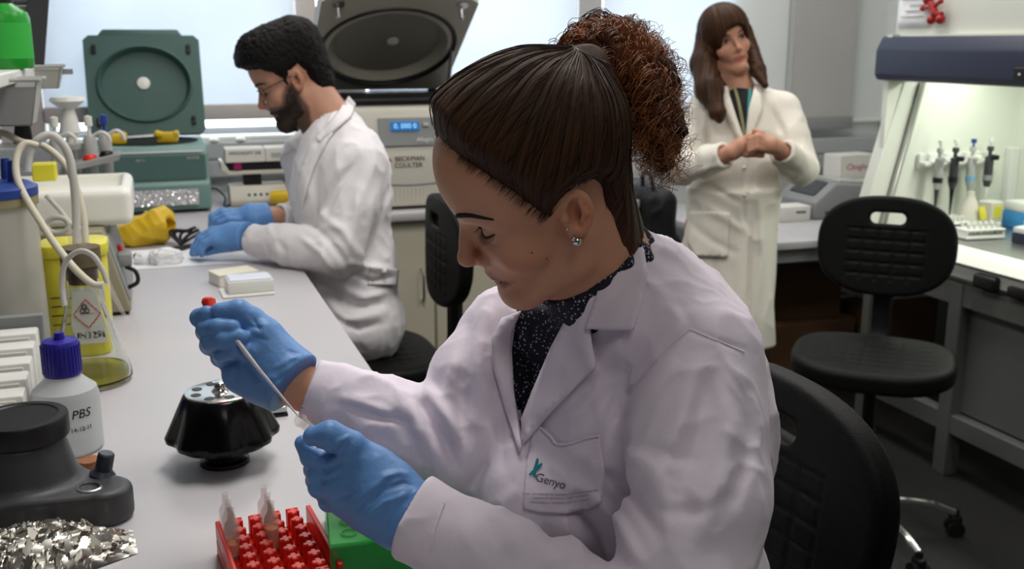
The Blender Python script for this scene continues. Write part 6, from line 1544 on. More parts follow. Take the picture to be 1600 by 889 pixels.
gl_ch = [([z2(400, 370, .004), z2(240, 385, .010), z2(170, 350, .010), z2(122, 268, .012)], [.0135, .0115, .0108, .0085]),
         ([z2(360, 450, .004), z2(215, 450, .016), z2(190, 420, .036), z2(260, 380, .05)], [.0130, .0120, .0112, .0095]),
         ([z2(360, 530, .004), z2(220, 520, .020), z2(200, 480, .042), z2(270, 440, .055)], [.0130, .0120, .0110, .0095]),
         ([z2(390, 610, .008), z2(275, 605, .026), z2(250, 560, .045), z2(310, 510, .055)], [.0125, .0110, .0100, .0090]),
         ([z2(520, 420, .004), z2(400, 290, -.004), z2(280, 222, -.008), z2(188, 232, -.006)], [.019, .0165, .0150, .0115])]
gl_pm = [([z2(700, 600, -.010), z2(540, 430, .0), z2(390, 360, .004)], [.026, .022, .015]), ([z2(690, 650, -.010), z2(520, 520, .0), z2(345, 440, .006)], [.029, .023, .015]),
         ([z2(690, 680, -.010), z2(500, 600, .003), z2(345, 530, .008)], [.029, .023, .015]), ([z2(680, 720, -.008), z2(490, 660, .006), z2(370, 620, .012)], [.027, .022, .015]), ([z2(640, 500), z2(480, 370, .006)], [.022, .019])]
cL = z2(770, 718, -.016); fa_L = nrm(cL-z2(480, 520))
def gloveL(P):
    d = hand_fn(gl_ch, gl_pm, .006, .016)(P)
    d = smin(d, s_cone(P, cL-fa_L*.04, cL+fa_L*.02, .031, .032), .012)
    ax = (P-cL) @ fa_L
    gf = Folds([([(582, 768), (600, 745), (622, 738), (640, 742)], .0028, 5), ([(575, 790), (600, 765), (630, 755), (645, 760)], -.0030, 4), ([(570, 812), (600, 785), (635, 772)], .0024, 4), ([(555, 800), (580, 775), (610, 752)], -.0022, 5), ([(486, 731), (510, 737), (536, 722)], -.0030, 4), ([(490, 752), (510, 752), (534, 741)], -.0028, 4), ([(500, 725), (530, 705), (545, 690)], -.0024, 4), ([(505, 712), (530, 690), (548, 680)], .0018, 4), ([(525, 715), (550, 695)], -.0016, 4), ([(478, 690), (490, 697), (502, 692)], -.0022, 4), ([(520, 780), (560, 770)], -.0012, 5), ([(640, 800), (650, 770), (655, 765)], .002, 4), ([(600, 820), (625, 790), (645, 775)], -.002, 4)])
    d = d-gf(P)
    return smax(d, ax-.022, .002)
lo, hi = bbox([p for c in gl_ch for p in c[0]]+[cL], .05); v, q = surface(gloveL, lo, hi, .0021, 1); link_mesh('glove', np_mesh('glove', v, q), M['glove'], w1, True)

# pipette and the little tube in her hands
t = thing('dropper_pipette', 'thin glass pipette with a red rubber bulb in the seated woman\'s raised hand', 'pipette', z(140, 90, -.002))
tipP = z(684, 778, -.085); b0 = z(138, 78, .002); bd = nrm(z(330, 345, -.032)-b0)
bm = BM(); tube(bm, [b0-nrm(z(140, 150)-z(138, 60))*.005, b0-nrm(z(140, 150)-z(138, 60))*.003, b0, z(150, 120, -.002), z(165, 150, -.006)], [.003, .0068, .0082, .0070, .0045], 16); obj('rubber_bulb', bm, M['red'], t, True)
bm = BM(); tube(bm, [z(165, 150, -.006), z(215, 195, -.012), z(330, 345, -.034), z(450, 500, -.050), tipP], [.0032, .0034, .0030, .0022, .0009], 12); obj('glass_tube', bm, mat('pale_glass', (240, 232, 232), 0.08, trans=.55, ior=1.25, spec=.8), t, True)
bm = BM(); tube(bm, [z(165, 150, -.0095), z(215, 200, -.0155)], [.0022, .0022], 8); obj('red_liquid', bm, M['red'], t, True)
t = thing('micro_tube', 'small clear tube pinched between the seated woman\'s left thumb and finger', 'tube', z2(140, 170, -.004))
ta = nrm(z2(220, 235, .004)-z2(100, 130, -.004))
bm = BM(); lathe(bm, [(0, .030), (.0025, .029), (.0055, .012), (.0058, -.004), (.0075, -.005), (.0075, -.008), (.0052, -.008), (.0050, .012), (0, .027)], z2(140, 165, -.004), 18, ta); obj('tube_body', bm, M['clear'], t, True)
bm = BM(); lathe(bm, [(0, -.0025), (.0068, -.002), (.0070, .002), (.0045, .0025), (.0045, .006), (.0035, .006), (0, .003)], z2(112, 138, -.010), 18, nrm(np.array([-.3, -.8, .5]))); obj('tube_cap', bm, M['clear'], t, True)
bm = BM(); lathe(bm, [(0, .028), (.0022, .027), (.0048, .012), (.0048, .004), (0, .004)], z2(140, 165, -.004), 14, ta); obj('liquid', bm, mat('pink_liquid', (226, 190, 176), .2, trans=.6, ior=1.2), t, True)
# ------------------------------------------------------------------ seated man behind her
MR = rotm((3.0599, .473, -.047)); MO = np.array([.3832, 3.0015, 1.3936]); MS = 1.06
def ml(p): return MO+MS*(MR @ np.asarray(p, float))
MF = dict(FACE); MF.update(glab=(.0925, .036), sell=(.0865, .023), nose=(.1145, -.018), wide=1.0, jaw=.006, pog=(.087, -.088), ment=(.08, -.102))
man = thing('person', 'seated bearded man with glasses in a white lab coat and blue gloves', 'person', (.52, 2.81, 0))
mN = np.array([.485, 2.965, 1.275]); mshN, mshF = np.array([.510, 2.775, 1.175]), np.array([.43, 3.12, 1.165])
melN, mwrN = np.array([.44, 2.70, .955]), np.array([.226, 2.920, .962])
melF, mwrF = np.array([.46, 3.16, .965]), np.array([.318, 3.105, .990])
mP = np.array([.50, 2.86, .73]); mkN, mkF = np.array([.10, 2.70, .70]), np.array([.10, 2.96, .70])
mfw, mlf = nrm([-.97, -.23, 0]), nrm([.23, -.97, 0]); MRT = rot_cols(mfw, mlf, (0, 0, 1)); mC = (mN+mP)/2+np.array([-.01, -.03, .07])
mhead = place_fn(lambda P: head_fn(P, MF), MR, MO, MS)
def mbody(P):
    d = mhead(P)
    d = smin(d, s_cone(P, ml((-.028, 0, -.035)), mN, .060, .064), .02); d = smin(d, s_cone(P, ml((.012, 0, -.075)), mN+mfw*.03-np.array([0, 0, .03]), .040, .05), .02)
    t_ = s_ell(P, mC, (.09, .145, .18), MRT); t_ = smin(t_, s_ell(P, mP, (.115, .15, .12), MRT), .05)
    for sh, el, wr in ((mshN, melN, mwrN), (mshF, melF, mwrF)): t_ = smin(t_, s_chain(P, [mN+(sh-mN)*.5-np.array([0, 0, .03]), sh, el, wr, wr+nrm(wr-el)*.03], [.05, .05, .042, .030, .028], .01), .03)
    for sg, kn in ((1, mkN), (-1, mkF)): t_ = smin(t_, s_chain(P, [mP+mlf*.08*sg, kn, kn+np.array([.05, 0, -.42]), kn+np.array([-.05, 0, -.64])], [.085, .06, .045, .036]), .03)
    return smin(d, t_, .03)
bp_ = [(.026, .004), (.046, -.012), (.058, -.035), (.068, -.033), (.086, -.030), (.13, -.034), (.13, -.13), (.02, -.13), (-.002, -.070), (.004, -.030), (.008, .004)]
def stub_w(Lp): return sstep(.006, -.006, poly_sd(np.stack([Lp[:, 0], Lp[:, 2]], 1), bp_))*.8*(Lp[:, 2] < .02)
v, q = surface(mbody, (-.02, 2.45, .02), (.75, 3.40, 1.66), .0055, 2)
Lp = ((v-MO) @ MR)/MS; link_mesh('body', np_mesh('body', v, q, skin_colors(Lp, MF, (186, 138, 114), (150, 92, 84), .3, (38, 28, 24), stub_w)), M['skin'], man, True)
mhp = [(.086, .082), (.066, .074), (.048, .056), (.037, .040), (.028, .022), (.024, -.008), (.012, -.012), (.008, .016), (-.004, .032), (-.028, .036), (-.040, .012), (-.044, -.012), (-.046, -.055), (-.2, -.066), (-.2, .3), (.2, .3), (.2, .084)]
def mhair_l(P):
    Q = mir(P); d = skull_fn(P, MF)
    d = smin(d, s_cone(P, (-.03, 0, -.01), (-.045, 0, -.06), .058, .052), .02)
    pd = poly_sd(np.stack([P[:, 0], P[:, 2]], 1), mhp)
    top = sstep(.02, .13, P[:, 2]); t_ = -.004+sstep(.003, -.02, pd)*(.012+.022*top+.012*sstep(-.03, -.09, P[:, 0])*sstep(-.05, .0, P[:, 2]))
    d = d-t_
    d = smin(d, s_chain(P, [(.055, 0, .125), (.068, 0, .112), (.072, 0, .098)], [.030, .026, .016])+.0*Q[:, 0], .03)
    d = smin(d, s_cone(Q, (.045, .03, .105), (.062, .03, .100), .026, .020), .03)
    m = np.abs(d) < .02
    if m.any(): d[m] -= .0016*crease(P[m], (90, 70, 80), 5)+.0022*vnoise(P[m]*190, 4)
    return smax(d, pd-.003, .004)
v, q = surface(place_fn(mhair_l, MR, MO, MS), ml((-.02, 0, .06))-.18, ml((-.02, 0, .06))+.18, .0042); link_mesh('hair', np_mesh('hair', v, q), M['hair_black'], man, True)
def mbeard_l(P):
    d = head_fn(P, MF); pd = poly_sd(np.stack([P[:, 0], P[:, 2]], 1), bp_)
    mouth = vlen((mir(P)-np.array([MF['stom'][0]-.004, 0, MF['stom'][1]+.001]))/np.array([1, 1.4, .42]))-.017
    t_ = -.004+sstep(.002, -.016, pd)*(.0048+.004*sstep(-.06, -.1, P[:, 2]))-.012*sstep(.004, -.004, mouth)
    m = np.abs(d) < .02; d = d-t_
    if m.any(): d[m] -= .0016*vnoise(P[m]*260, 6)
    return smax(d, pd-.002, .003)
v, q = surface(place_fn(mbeard_l, MR, MO, MS), ml((.04, 0, -.06))-.1, ml((.04, 0, -.06))+.1, .0035)
M['beard'] = mat('dark_beard', (50, 38, 31), 0.8, bump=.5, bscale=220); link_mesh('beard', np_mesh('beard', v, q), M['beard'], man, True)
mh = lambda P: head_fn(P, MF)
face_bits(man, MR, MO, MS, MF, mh, [(.089, .012, .0345), (.083, .026, .0395), (.072, .038, .0395), (.058, .049, .033)], [(.079, .0205, .0105), (.0795, .028, .0065), (.077, .036, .006), (.0685, .0445, .0105)], .0011, .0034)
gl = bpy.data.objects.new('glasses', None); COL.objects.link(gl); gl.parent = man; gl.matrix_parent_inverse = root_inv(man)
for sg in (1, -1):
    cx = [(.0915-.010*(abs(a[0]-.006)/.046), sg*a[0], a[1]) for a in [(.034+.023*math.cos(2*PI*k/24), .015+.015*math.sin(2*PI*k/24)) for k in range(24)]]
    bm = BM(); tube(bm, [ml(c) for c in cx], .0011, 6, closed=True); obj('rim', bm, M['black'], gl, True)
    bm = BM(); bm.faces.new([bm.verts.new(V(ml(c))) for c in cx]); ln = obj('lens', bm, M['pane'], gl, True)
    bm = BM(); tube(bm, [ml((.081, sg*.057, .020)), ml((.070, sg*.066, .022)), ml((.00, sg*.0735, .022)), ml((-.014, sg*.074, .012))], .0012, 6); obj('temple', bm, M['black'], gl, True)
bm = BM(); tube(bm, [ml((.0935, .012, .020)), ml((.097, 0, .022)), ml((.0935, -.012, .020))], .0011, 6); obj('bridge', bm, M['black'], gl, True)
mf = Folds([([(560, 250), (530, 290), (505, 350)], -.009, 6), ([(545, 235), (520, 275), (500, 320)], .009, 8), ([(585, 250), (560, 320), (545, 390)], .010, 9), ([(610, 280), (590, 340), (585, 400)], -.009, 7), ([(480, 345), (510, 370), (540, 410)], -.010, 5), ([(500, 335), (535, 360), (560, 400)], .011, 7), ([(470, 370), (500, 395), (520, 425)], .009, 5), ([(430, 375), (450, 395)], -.006, 6),
    ([(560, 415), (610, 420)], .010, 6), ([(545, 425), (580, 440), (612, 432)], -.010, 5), ([(530, 450), (570, 465), (608, 455)], .011, 7), ([(500, 440), (550, 480), (600, 475)], -.010, 6), ([(490, 450), (540, 500), (598, 492)], .011, 7), ([(520, 495), (560, 515), (595, 505)], -.009, 5), ([(510, 495), (545, 530)], .010, 7), ([(470, 250), (478, 300), (470, 340)], .008, 8), ([(515, 190), (500, 230), (490, 300)], -.006, 6), ([(600, 215), (625, 280), (628, 340)], .006, 8)])
def mcoat_base(P):
    d = s_ell(P, mC+np.array([.005, 0, .02]), (.130, .180, .215), MRT); d = smin(d, s_ell(P, (mC+mP)/2-np.array([0, 0, .03]), (.135, .172, .18), MRT), .06)
    d = smin(d, s_ell(P, mP-np.array([0, 0, .02]), (.135, .17, .12), MRT), .05)
    d = smin(d, s_chain(P, [mshF, mN+np.array([.02, 0, -.03]), mshN], [.062, .068, .066], .02), .04)
    sl = s_chain(P, [mshN, (mshN+melN)/2+np.array([.015, 0, 0]), melN, (melN+mwrN)/2, mwrN-nrm(mwrN-melN)*.01], [.074, .074, .066, .056, .043], .01)
    sr = s_chain(P, [mshF, (mshF+melF)/2, melF, (melF+mwrF)/2, mwrF-nrm(mwrF-melF)*.02], [.074, .072, .064, .054, .042], .01)
    d = smin(smin(d, sl, .02), sr, .02)
    sk = smin(s_chain(P, [mP+mlf*.08, mkN*.7+mP*.3], [.105, .085]), s_chain(P, [mP-mlf*.08, mkF*.7+mP*.3], [.105, .085]), .05)
    d = smin(d, sk, .05)
    return smax(d, BZ-.035-P[:, 2]-10*sstep(.34, .36, P[:, 0]), .01) if False else d
def mcoat(P):
    d = mcoat_base(P)-mf(P); m = np.abs(d) < .03
    if m.any(): d[m] -= .0050*crease(P[m], (17, 17, 9), 13)+.0025*crease(P[m], (30, 30, 20), 14)
    nk = s_cone(P, ml((-.01, 0, -.06)), mN-np.array([0, 0, .04]), .072, .070); nk = np.minimum(nk, s_cone(P, mN+mfw*.03, mN+mfw*.16-np.array([0, 0, .16]), .06, .012))
    d = smax(d, -nk, .005)
    for el, wr, off in ((melN, mwrN, -.01), (melF, mwrF, -.02)):
        dr = nrm(wr-el); d = smax(d, np.where(vlen(P-wr) < .12, (P-wr) @ dr-off, -1), .004); d = smax(d, -s_cone(P, wr-dr*.05, wr+dr*.05, .033, .033), .004)
    return d
v, q = surface(mcoat, (-.02, 2.50, .55), (.80, 3.34, 1.40), .0065, 1); mco = link_mesh('lab_coat', np_mesh('lab_coat', v, q), M['coat_white'], man, True)
msol = lambda P: mcoat_base(P)-mf(P)
cloth_piece('collar', msol, [(545, 150), (556, 162), (548, 182), (520, 205), (500, 222), (492, 216), (508, 200), (528, 176)], 2.3, .012, M['coat_white'], mco, 18, .005)
cloth_piece('lapel', msol, [(500, 222), (520, 207), (510, 222), (490, 262), (470, 330), (464, 300), (472, 255), (486, 225)], 2.3, .009, M['coat_white'], mco, 18, .005)
cloth_piece('back_belt', msol, [(577, 416), (622, 420), (619, 446), (575, 444)], 2.3, .008, M['coat_white'], mco, 12, .006)
for px_ in ((600, 424),):
    rr_ = ray(*px_); p_, _ = cast(msol, CAM+rr_*2.3, rr_/np.linalg.norm(rr_), 1, .012); bm = BM(); ball(bm, p_[0], .008, 12, 8); obj('button', bm, M['white'], mco, True)
def mshirt(P):
    d = smax(mcoat_base(P)+.016, s_ell(P, mC+mfw*.08+np.array([0, 0, .06]), (.13, .12, .22), MRT), .01)
    d = smin(d, s_cone(P, ml((-.02, 0, -.135)), mN-np.array([0, 0, .06]), .062, .066), .015)
    return smax(d, .9-P[:, 2], .004)
v, q = surface(mshirt, (.2, 2.6, .88), (.75, 3.3, 1.36), .007, 1); link_mesh('shirt', np_mesh('shirt', v, q), mat('dark_slate_shirt', (44, 46, 62), .8), man, True)
zn = zpt(170, 300, 4.938, 2.86)
def glove_pair(nm, ch, pm, cw, dr, rad):
    def f(P):
        d = hand_fn(ch, pm, .008, .02)(P); d = smin(d, s_cone(P, cw-dr*.05, cw, rad, rad*1.05), .015)
        return smax(d, (P-cw) @ dr, .003)
    lo, hi = bbox([p for c in ch for p in c[0]]+[cw], .06); v, q = surface(f, lo, hi, .0038, 1); return link_mesh(nm, np_mesh(nm, v, q), M['glove'], man, True)
ch = [([zn(800, 300, .05), zn(720, 345, .06), zn(668, 420, .06), zn(655, 470, .055)], [.013, .012, .0105, .009]), ([zn(800, 320, .03), zn(705, 355, .035), zn(660, 430, .04), zn(645, 475, .04)], [.013, .012, .011, .009]),
      ([zn(810, 345, .01), zn(720, 375, .01), zn(680, 440, .01), zn(672, 475, .012)], [.013, .012, .011, .009]), ([zn(830, 370, -.008), zn(745, 395, -.012), zn(715, 450, -.012), zn(718, 480, -.008)], [.012, .011, .010, .009]), ([zn(930, 420, .02), zn(820, 440, .02), zn(755, 470, .015)], [.016, .014, .0095])]
pm = [([zn(1060, 330, .01), zn(940, 310, .02), zn(800, 305, .04)], [.030, .024, .016]), ([zn(1060, 340, .0), zn(940, 350, .01), zn(805, 345, .01)], [.030, .026, .017]), ([zn(1050, 350, 0), zn(940, 390, .005), zn(830, 375, -.005)], [.030, .026, .016])]
glove_pair('glove', ch, pm, zn(1075, 336, .01), nrm(mwrN-melN)*-1, .033)
zf = zpt(170, 300, 4.938, 3.06)
ch = [([zf(1000, 170, .03), zf(880, 150, .03), zf(800, 190, .02), zf(790, 260, .01)], [.015, .013, .012, .010]), ([zf(1000, 190, .0), zf(880, 165, .0), zf(810, 205, -.005), zf(800, 270, -.005)], [.015, .013, .012, .010]), ([zf(1000, 200, -.02), zf(900, 190, -.03), zf(830, 220, -.03), zf(815, 265, -.025)], [.014, .012, .011, .010]),
      ([zf(1010, 220, -.03), zf(930, 215, -.045), zf(860, 240, -.045)], [.013, .011, .010]), ([zf(1060, 210, .03), zf(930, 240, .02), zf(840, 262, .01)], [.017, .015, .011])]
pm = [([zf(1220, 180), zf(1100, 165), zf(1000, 175, .02)], [.032, .030, .020]), ([zf(1220, 190), zf(1100, 190), zf(1005, 200, -.015)], [.032, .030, .020])]
glove_pair('glove', ch, pm, zf(1248, 180), nrm([.9, .1, .2]), .035)
t = thing('white_chip', 'tiny white slide held down by the bearded man\'s gloved fingers', 'slide', zn(700, 470, .0))
c_ = onz(313, 396, BZ); bm = BM(); box(bm, (c_[0], c_[1], BZ+.004), (.03, .014, .003), .0006, 1, (0, 0, .5)); obj('slide', bm, M['paper'], t, True)
# ------------------------------------------------------------------ standing woman at the back
W2R = rotm((-1.7202, -.0242, .3056)); W2O = np.array([2.004, 3.3823, 1.4965])
def w2l(p): return W2O+W2R @ np.asarray(p, float)
w2 = thing('person', 'standing woman with long straight brown hair, fringe and cream lab coat, hands clasped', 'person', (1.99, 3.24, 0))
F2 = dict(FACE); F2.update(wide=.97)
qN = np.array([2.055, 3.355, 1.335]); qsR, qsL = np.array([1.92, 3.385, 1.262]), np.array([2.185, 3.265, 1.262])
qeR, qwR, qeL, qwL = np.array([1.795, 3.29, 1.055]), np.array([1.872, 3.085, 1.135]), np.array([2.185, 3.135, 1.060]), np.array([2.008, 3.02, 1.150])
qH = np.array([2.00, 3.285, .83]); qfw = nrm([-.40, -.90, 0]); qlf = nrm([.90, -.40, 0]); QRT = rot_cols(qfw, qlf, (0, 0, 1)); qC = np.array([2.03, 3.315, 1.13])
qhead = place_fn(lambda P: head_fn(P, F2), W2R, W2O)
def hand_add(P):
    # clasped hands: left hand laid over the right, all ten fingers
    h = None
    zz_ = zpt(1060, 0, 3.176, 3.50)
    def add(h, pts, rs, k):
        e = s_chain(P, pts, rs, .003); return e if h is None else smin(h, e, k)
    pal = s_chain(P, [qwR, zz_(315, 725, .01), zz_(345, 720, .01)], [.027, .030, .026], .01); pal = smin(pal, s_chain(P, [qwL, zz_(455, 720, -.03), zz_(425, 705, -.03)], [.027, .029, .025], .01), .006)
    fs = None
    for k, (y0, y1) in enumerate(((695, 715), (715, 738), (738, 758), (758, 772))):
        fs = add(fs, [zz_(335, y0+8, .0), zz_(375, y0+6, -.012), zz_(415, y1, -.010)], [.0125, .0112, .0092], .002)
    for k, (y0, y1) in enumerate(((672, 690), (688, 710), (706, 730), (725, 748))):
        fs = add(fs, [zz_(435, y0+15, -.035), zz_(390, y0+6, -.048), zz_(352, y1, -.040)], [.0125, .0112, .0092], .002)
    fs = add(fs, [zz_(430, 690, -.03), zz_(405, 665, -.035), zz_(380, 650, -.035)], [.016, .013, .010], .003); fs = add(fs, [zz_(320, 705, .0), zz_(350, 680, -.01), zz_(380, 668, -.02)], [.016, .013, .010], .003)
    return smin(pal, fs, .005)
def w2body(P):
    d = qhead(P)
    d = smin(d, s_cone(P, w2l((-.02, 0, -.04)), qN, .052, .054), .02)
    t_ = s_ell(P, qC, (.085, .14, .19), QRT); t_ = smin(t_, s_ell(P, qH, (.085, .13, .13), QRT), .06)
    for sh, el, wr in ((qsR, qeR, qwR), (qsL, qeL, qwL)): t_ = smin(t_, s_chain(P, [qN+(sh-qN)*.5-np.array([0, 0, .02]), sh, el, wr], [.04, .042, .033, .026], .01), .03)
    for sg in (1, -1):
        hp_ = qH+qlf*.085*sg; t_ = smin(t_, s_chain(P, [hp_, hp_-np.array([0, 0, .40]), hp_-np.array([0, 0, .78]), hp_-np.array([0, 0, .80])+qfw*.10], [.085, .055, .036, .028]), .03)
    return smin(smin(d, t_, .03), hand_add(P), .012)
v, q = surface(w2body, (1.70, 2.92, .0), (2.32, 3.52, 1.66), .0050, 2)
Lp = (v-W2O) @ W2R; colr = skin_colors(Lp, F2, (204, 150, 124), (176, 100, 92), .4)
legs = v[:, 2] < .80; colr[legs] = np.array(lin((34, 34, 40))); me = np_mesh('body', v, q, colr); link_mesh('body', me, M['skin'], w2, True)
# eyes and brows
fh = lambda P: head_fn(P, F2)
for sg in (1, -1):
    bm = BM(); ball(bm, w2l((.0672, .0325*sg, .0135)), .0125, 16, 10); obj('eye', bm, mat('eye_white', (150, 138, 130), .5) if 'eye_white' not in bpy.data.materials else bpy.data.materials['eye_white'], w2, True)
    bm = BM(); gz = nrm([1.0, .12, .05]); ball(bm, w2l(np.array([.0672, .0325*sg, .0135])+gz*.0078), .0064, 12, 8); obj('iris', bm, mat('brown_iris', (26, 18, 14), .5) if 'brown_iris' not in bpy.data.materials else bpy.data.materials['brown_iris'], w2, True)
    bm = BM(); ribbon(bm, fh, [(x, sg*y, z_) for x, y, z_ in ((.079, .0205, .0145), (.0805, .028, .0205), (.078, .037, .0205), (.069, .0455, .0155))], .0020, .0008)
    for v_ in bm.verts: v_.co = V(w2l(v_.co))
    obj('eyelashes', bm, M['brow'], w2, True)
    bm = BM(); ribbon(bm, fh, [(x, sg*y, z_) for x, y, z_ in ((.089, .013, .034), (.082, .027, .040), (.070, .040, .0385), (.058, .049, .031))], .0026, .0003)
    for v_ in bm.verts: v_.co = V(w2l(v_.co))
    obj('eyebrow', bm, M['brow'], w2, True)
def w2hair(P):
    L_ = (P-W2O) @ W2R; Q = mir(L_); d = skull_fn(L_, F2)-.017
    d = smin(d, s_cone(L_, (-.02, 0, .02), (-.05, 0, -.10), .082, .070), .02)
    face = smax(s_ell(L_, (.105, .004, -.030), (.075, .058, .098)), L_[:, 2]-.060-.12*(L_[:, 1]+.02), .004)
    d = smax(d, -face, .006)
    fr = smax(s_ell(L_, (.028, 0, .058), (.074, .070, .066)), .056+.10*(L_[:, 1]+.02)-L_[:, 2], .004); d = smin(d, smax(fr, .03-L_[:, 0], .004), .008)
    cl = s_chain(P, [at(1102, 60, 3.76), at(1098, 100, 3.72), at(1108, 140, 3.66), at(1122, 178, 3.60), at(1125, 186, 3.60)], [.034, .044, .048, .026, .012], .02)
    cr = s_chain(P, [at(1166, 45, 3.80), at(1176, 80, 3.78), at(1184, 110, 3.72), at(1196, 133, 3.67)], [.020, .024, .028, .012], .01)
    d = smin(d, np.minimum(cl, cr), .015)
    m = np.abs(d) < .02
    if m.any():
        a_ = np.arctan2(L_[m][:, 1], L_[m][:, 0]+.02); d[m] -= .0016*np.sin(a_*40+4*np.sin(a_*7)+P[m][:, 0]*60)
    return d
v, q = surface(w2hair, W2O+np.array([-.22, -.28, -.30]), W2O+np.array([.22, .2, .20]), .0050); me = np_mesh('hair', v, q); L_ = (v-W2O) @ W2R
set_vec(me, 'Strand', np.stack([np.arctan2(L_[:, 1], L_[:, 0]+.02)*30, L_[:, 2]*6, L_[:, 0]*10], 1)); link_mesh('hair', me, hair_mat('straight_brown_hair', (36, 22, 14), (82, 52, 32), .45), w2, True)
w2f = Folds([([(1168, 215), (1166, 280), (1168, 345)], .008, 3), ([(1173, 350), (1170, 430), (1166, 540)], -.016, 3), ([(1160, 350), (1155, 430), (1152, 530)], .010, 8), ([(1095, 190), (1085, 240), (1092, 280)], -.010, 6), ([(1205, 170), (1225, 210), (1222, 250)], -.009, 6), ([(1075, 285), (1110, 275), (1140, 262)], -.009, 5), ([(1085, 268), (1140, 255)], .006, 5), ([(1100, 320), (1140, 345), (1160, 360)], .009, 6), ([(1075, 345), (1110, 375), (1150, 395)], -.007, 6), ([(1090, 400), (1085, 470), (1080, 540)], .012, 8), ([(1115, 400), (1118, 470), (1122, 540)], -.010, 7), ([(1185, 300), (1192, 400), (1180, 500)], .008, 6), ([(1105, 290), (1160, 318)], -.008, 5), ([(1225, 225), (1240, 245)], .008, 5), ([(1215, 255), (1245, 268)], -.008, 5), ([(1130, 150), (1150, 200), (1162, 222)], .006, 4)])
def w2coat_base(P):
    d = s_ell(P, qC+np.array([0, 0, .02]), (.115, .165, .20), QRT); d = smin(d, s_ell(P, (qC+qH)/2, (.115, .155, .22), QRT), .06)
    d = smin(d, s_chain(P, [qsR, qN-np.array([0, 0, .035]), qsL], [.058, .060, .058], .02), .04)
    for sh, el, wr in ((qsR, qeR, qwR), (qsL, qeL, qwL)):
        d = smin(d, s_chain(P, [sh, (sh+el)/2, el, (el+wr)/2, wr-nrm(wr-el)*.035], [.062, .064, .060, .054, .046], .01), .018)
    sk = (P-np.array([0, 0, 0])); zc = np.clip((P[:, 2]-.40)/.48, 0, 1); c = np.array([1.955, 3.225, 0])[None]*(1-zc)[:, None]+np.array([2.0, 3.285, 0])[None]*zc[:, None]
    e = (P-c); x_ = e @ qfw; y_ = e @ qlf; ax, ay = .135, .190-.025*zc; sd = (np.sqrt((x_/ax)**2+(y_/ay)**2)-1)*.13
    sd = smax(sd, np.maximum(.405-P[:, 2], P[:, 2]-.98), .01)
    return smin(d, sd, .05)
def w2coat(P):
    d = w2coat_base(P)-w2f(P); m = np.abs(d) < .03
    if m.any(): d[m] -= .0045*crease(P[m], (14, 14, 7), 23)
    nk = s_cone(P, w2l((-.01, 0, -.07)), qN-np.array([0, 0, .03]), .066, .064); x, y, d_ = project(P)
    V2 = poly_sd(np.stack([x, y], 1), [(1136, 120), (1140, 150), (1152, 190), (1165, 222), (1168, 180), (1176, 145), (1182, 120)])*.0022; V2 = np.maximum(V2, d_-3.78)
    d = smax(d, -np.minimum(nk, V2), .005)
    for el, wr, off in ((qeR, qwR, -.035), (qeL, qwL, -.035)):
        dr = nrm(wr-el); d = smax(d, np.where(vlen(P-wr) < .10, (P-wr) @ dr-off, -1), .004); d = smax(d, -s_cone(P, wr-dr*.09, wr+dr*.05, .033, .033), .004)
    low = s_ell(P, (1.965, 3.24, .38), (.10, .15, .10), QRT); d = smax(d, -low, .01)
    return d
v, q = surface(w2coat, (1.66, 2.92, .38), (2.36, 3.56, 1.40), .0065, 1); wco = link_mesh('lab_coat', np_mesh('lab_coat', v, q), M['coat_cream'], w2, True)
w2s = lambda P: w2coat_base(P)-w2f(P)
cloth_piece('pocket', w2s, [(1078, 330), (1140, 332), (1137, 402), (1085, 400), (1074, 380)], 3.2, .008, M['coat_cream'], wco, 12, .006)
cloth_piece('lapel', w2s, [(1134, 152), (1140, 150), (1152, 188), (1164, 222), (1158, 232), (1142, 196), (1128, 165)], 3.2, .008, M['coat_cream'], wco, 14, .006)
cloth_piece('lapel', w2s, [(1178, 140), (1190, 146), (1192, 170), (1178, 205), (1167, 232), (1166, 205), (1170, 170)], 3.2, .008, M['coat_cream'], wco, 14, .006)
def w2top(P):
    d = smax(w2coat_base(P)+.014, s_ell(P, qC+qfw*.07+np.array([0, 0, .08]), (.10, .09, .20), QRT), .01)
    d = smin(d, s_cone(P, w2l((-.02, 0, -.118)), qN-np.array([0, 0, .06]), .056, .060), .012); return d
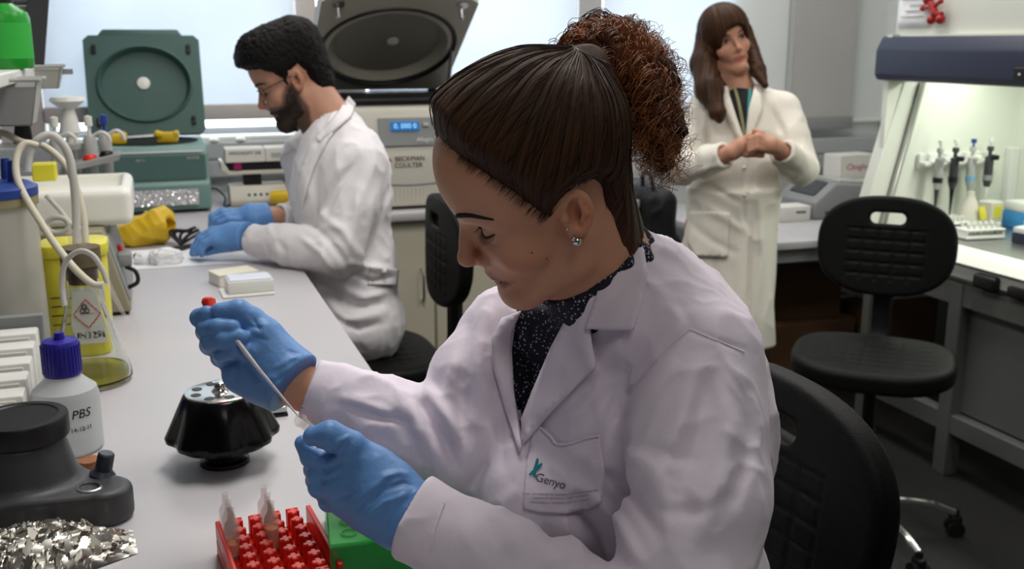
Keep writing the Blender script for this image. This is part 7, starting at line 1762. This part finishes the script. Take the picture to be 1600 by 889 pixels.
v, q = surface(w2top, (1.85, 3.05, .95), (2.3, 3.5, 1.42), .007, 1); link_mesh('black_top', np_mesh('black_top', v, q), mat('black_jersey', (24, 24, 28), .85), w2, True)
t_pts = [(1148, 138), (1154, 160), (1160, 190), (1165, 222)]; t2 = [(1172, 140), (1170, 165), (1168, 195), (1166, 222)]
for pts, mm in ((t_pts, mat('olive_lanyard', (150, 150, 110), .8)), (t2, mat('teal_lanyard', (60, 150, 150), .8))):
    X = spline([np.array(p, float) for p in pts], 6); rays = np.stack([ray(*x) for x in X]); P, _ = cast(w2top, CAM+rays*3.2, rays/vlen(rays)[:, None], 1.3, .004)
    bm = BM(); tube(bm, P, .006, 6); obj('lanyard', bm, mm, w2, True)
for (x, y) in ((1163, 262), (1163, 305)):
    r_ = ray(x, y); P, _ = cast(w2s, CAM+r_*3.2, r_/np.linalg.norm(r_), 1, .004); bm = BM(); ball(bm, P[0], .007, 10, 8); obj('button', bm, M['white'], wco, True)
for sg in (1, -1):
    c = qH+qlf*.085*sg; c = np.array([c[0], c[1], .035])+qfw*.05; ang_ = math.atan2(qfw[1], qfw[0])
    bm = BM(); box(bm, c, (.25, .085, .07), .028, 3, (0, 0, ang_)); obj('shoe', bm, M['black'], w2, True)
t = thing('rucksack', 'black rucksack hanging at the end of the back bench, half hidden by the curly ponytail', 'bag', (1.84, 3.62, .50))
def rsk(P):
    d = s_box(P, (1.845, 3.62, .74), (.055, .14, .21), .05); d = smin(d, s_box(P, (1.895, 3.60, .66), (.03, .10, .10), .025), .02)
    m = np.abs(d) < .03
    if m.any(): d[m] -= .006*crease(P[m], (16, 16, 12), 31)
    return d
v, q = surface(rsk, (1.74, 3.42, .48), (1.98, 3.82, 1.0), .009); link_mesh('bag_body', np_mesh('bag_body', v, q), mat('black_nylon', (22, 23, 28), .6), t, True)
bm = BM(); tube(bm, spline([(1.82, 3.56, .93), (1.81, 3.58, 1.0), (1.81, 3.64, 1.0), (1.82, 3.66, .93)], 5), .009, 8); obj('strap', bm, M['black'], t, True)
bm = BM(); boxmm(bm, (1.905, 3.55, .80), (1.912, 3.66, .83)); obj('pale_trim', bm, M['lightgray'], t, True)
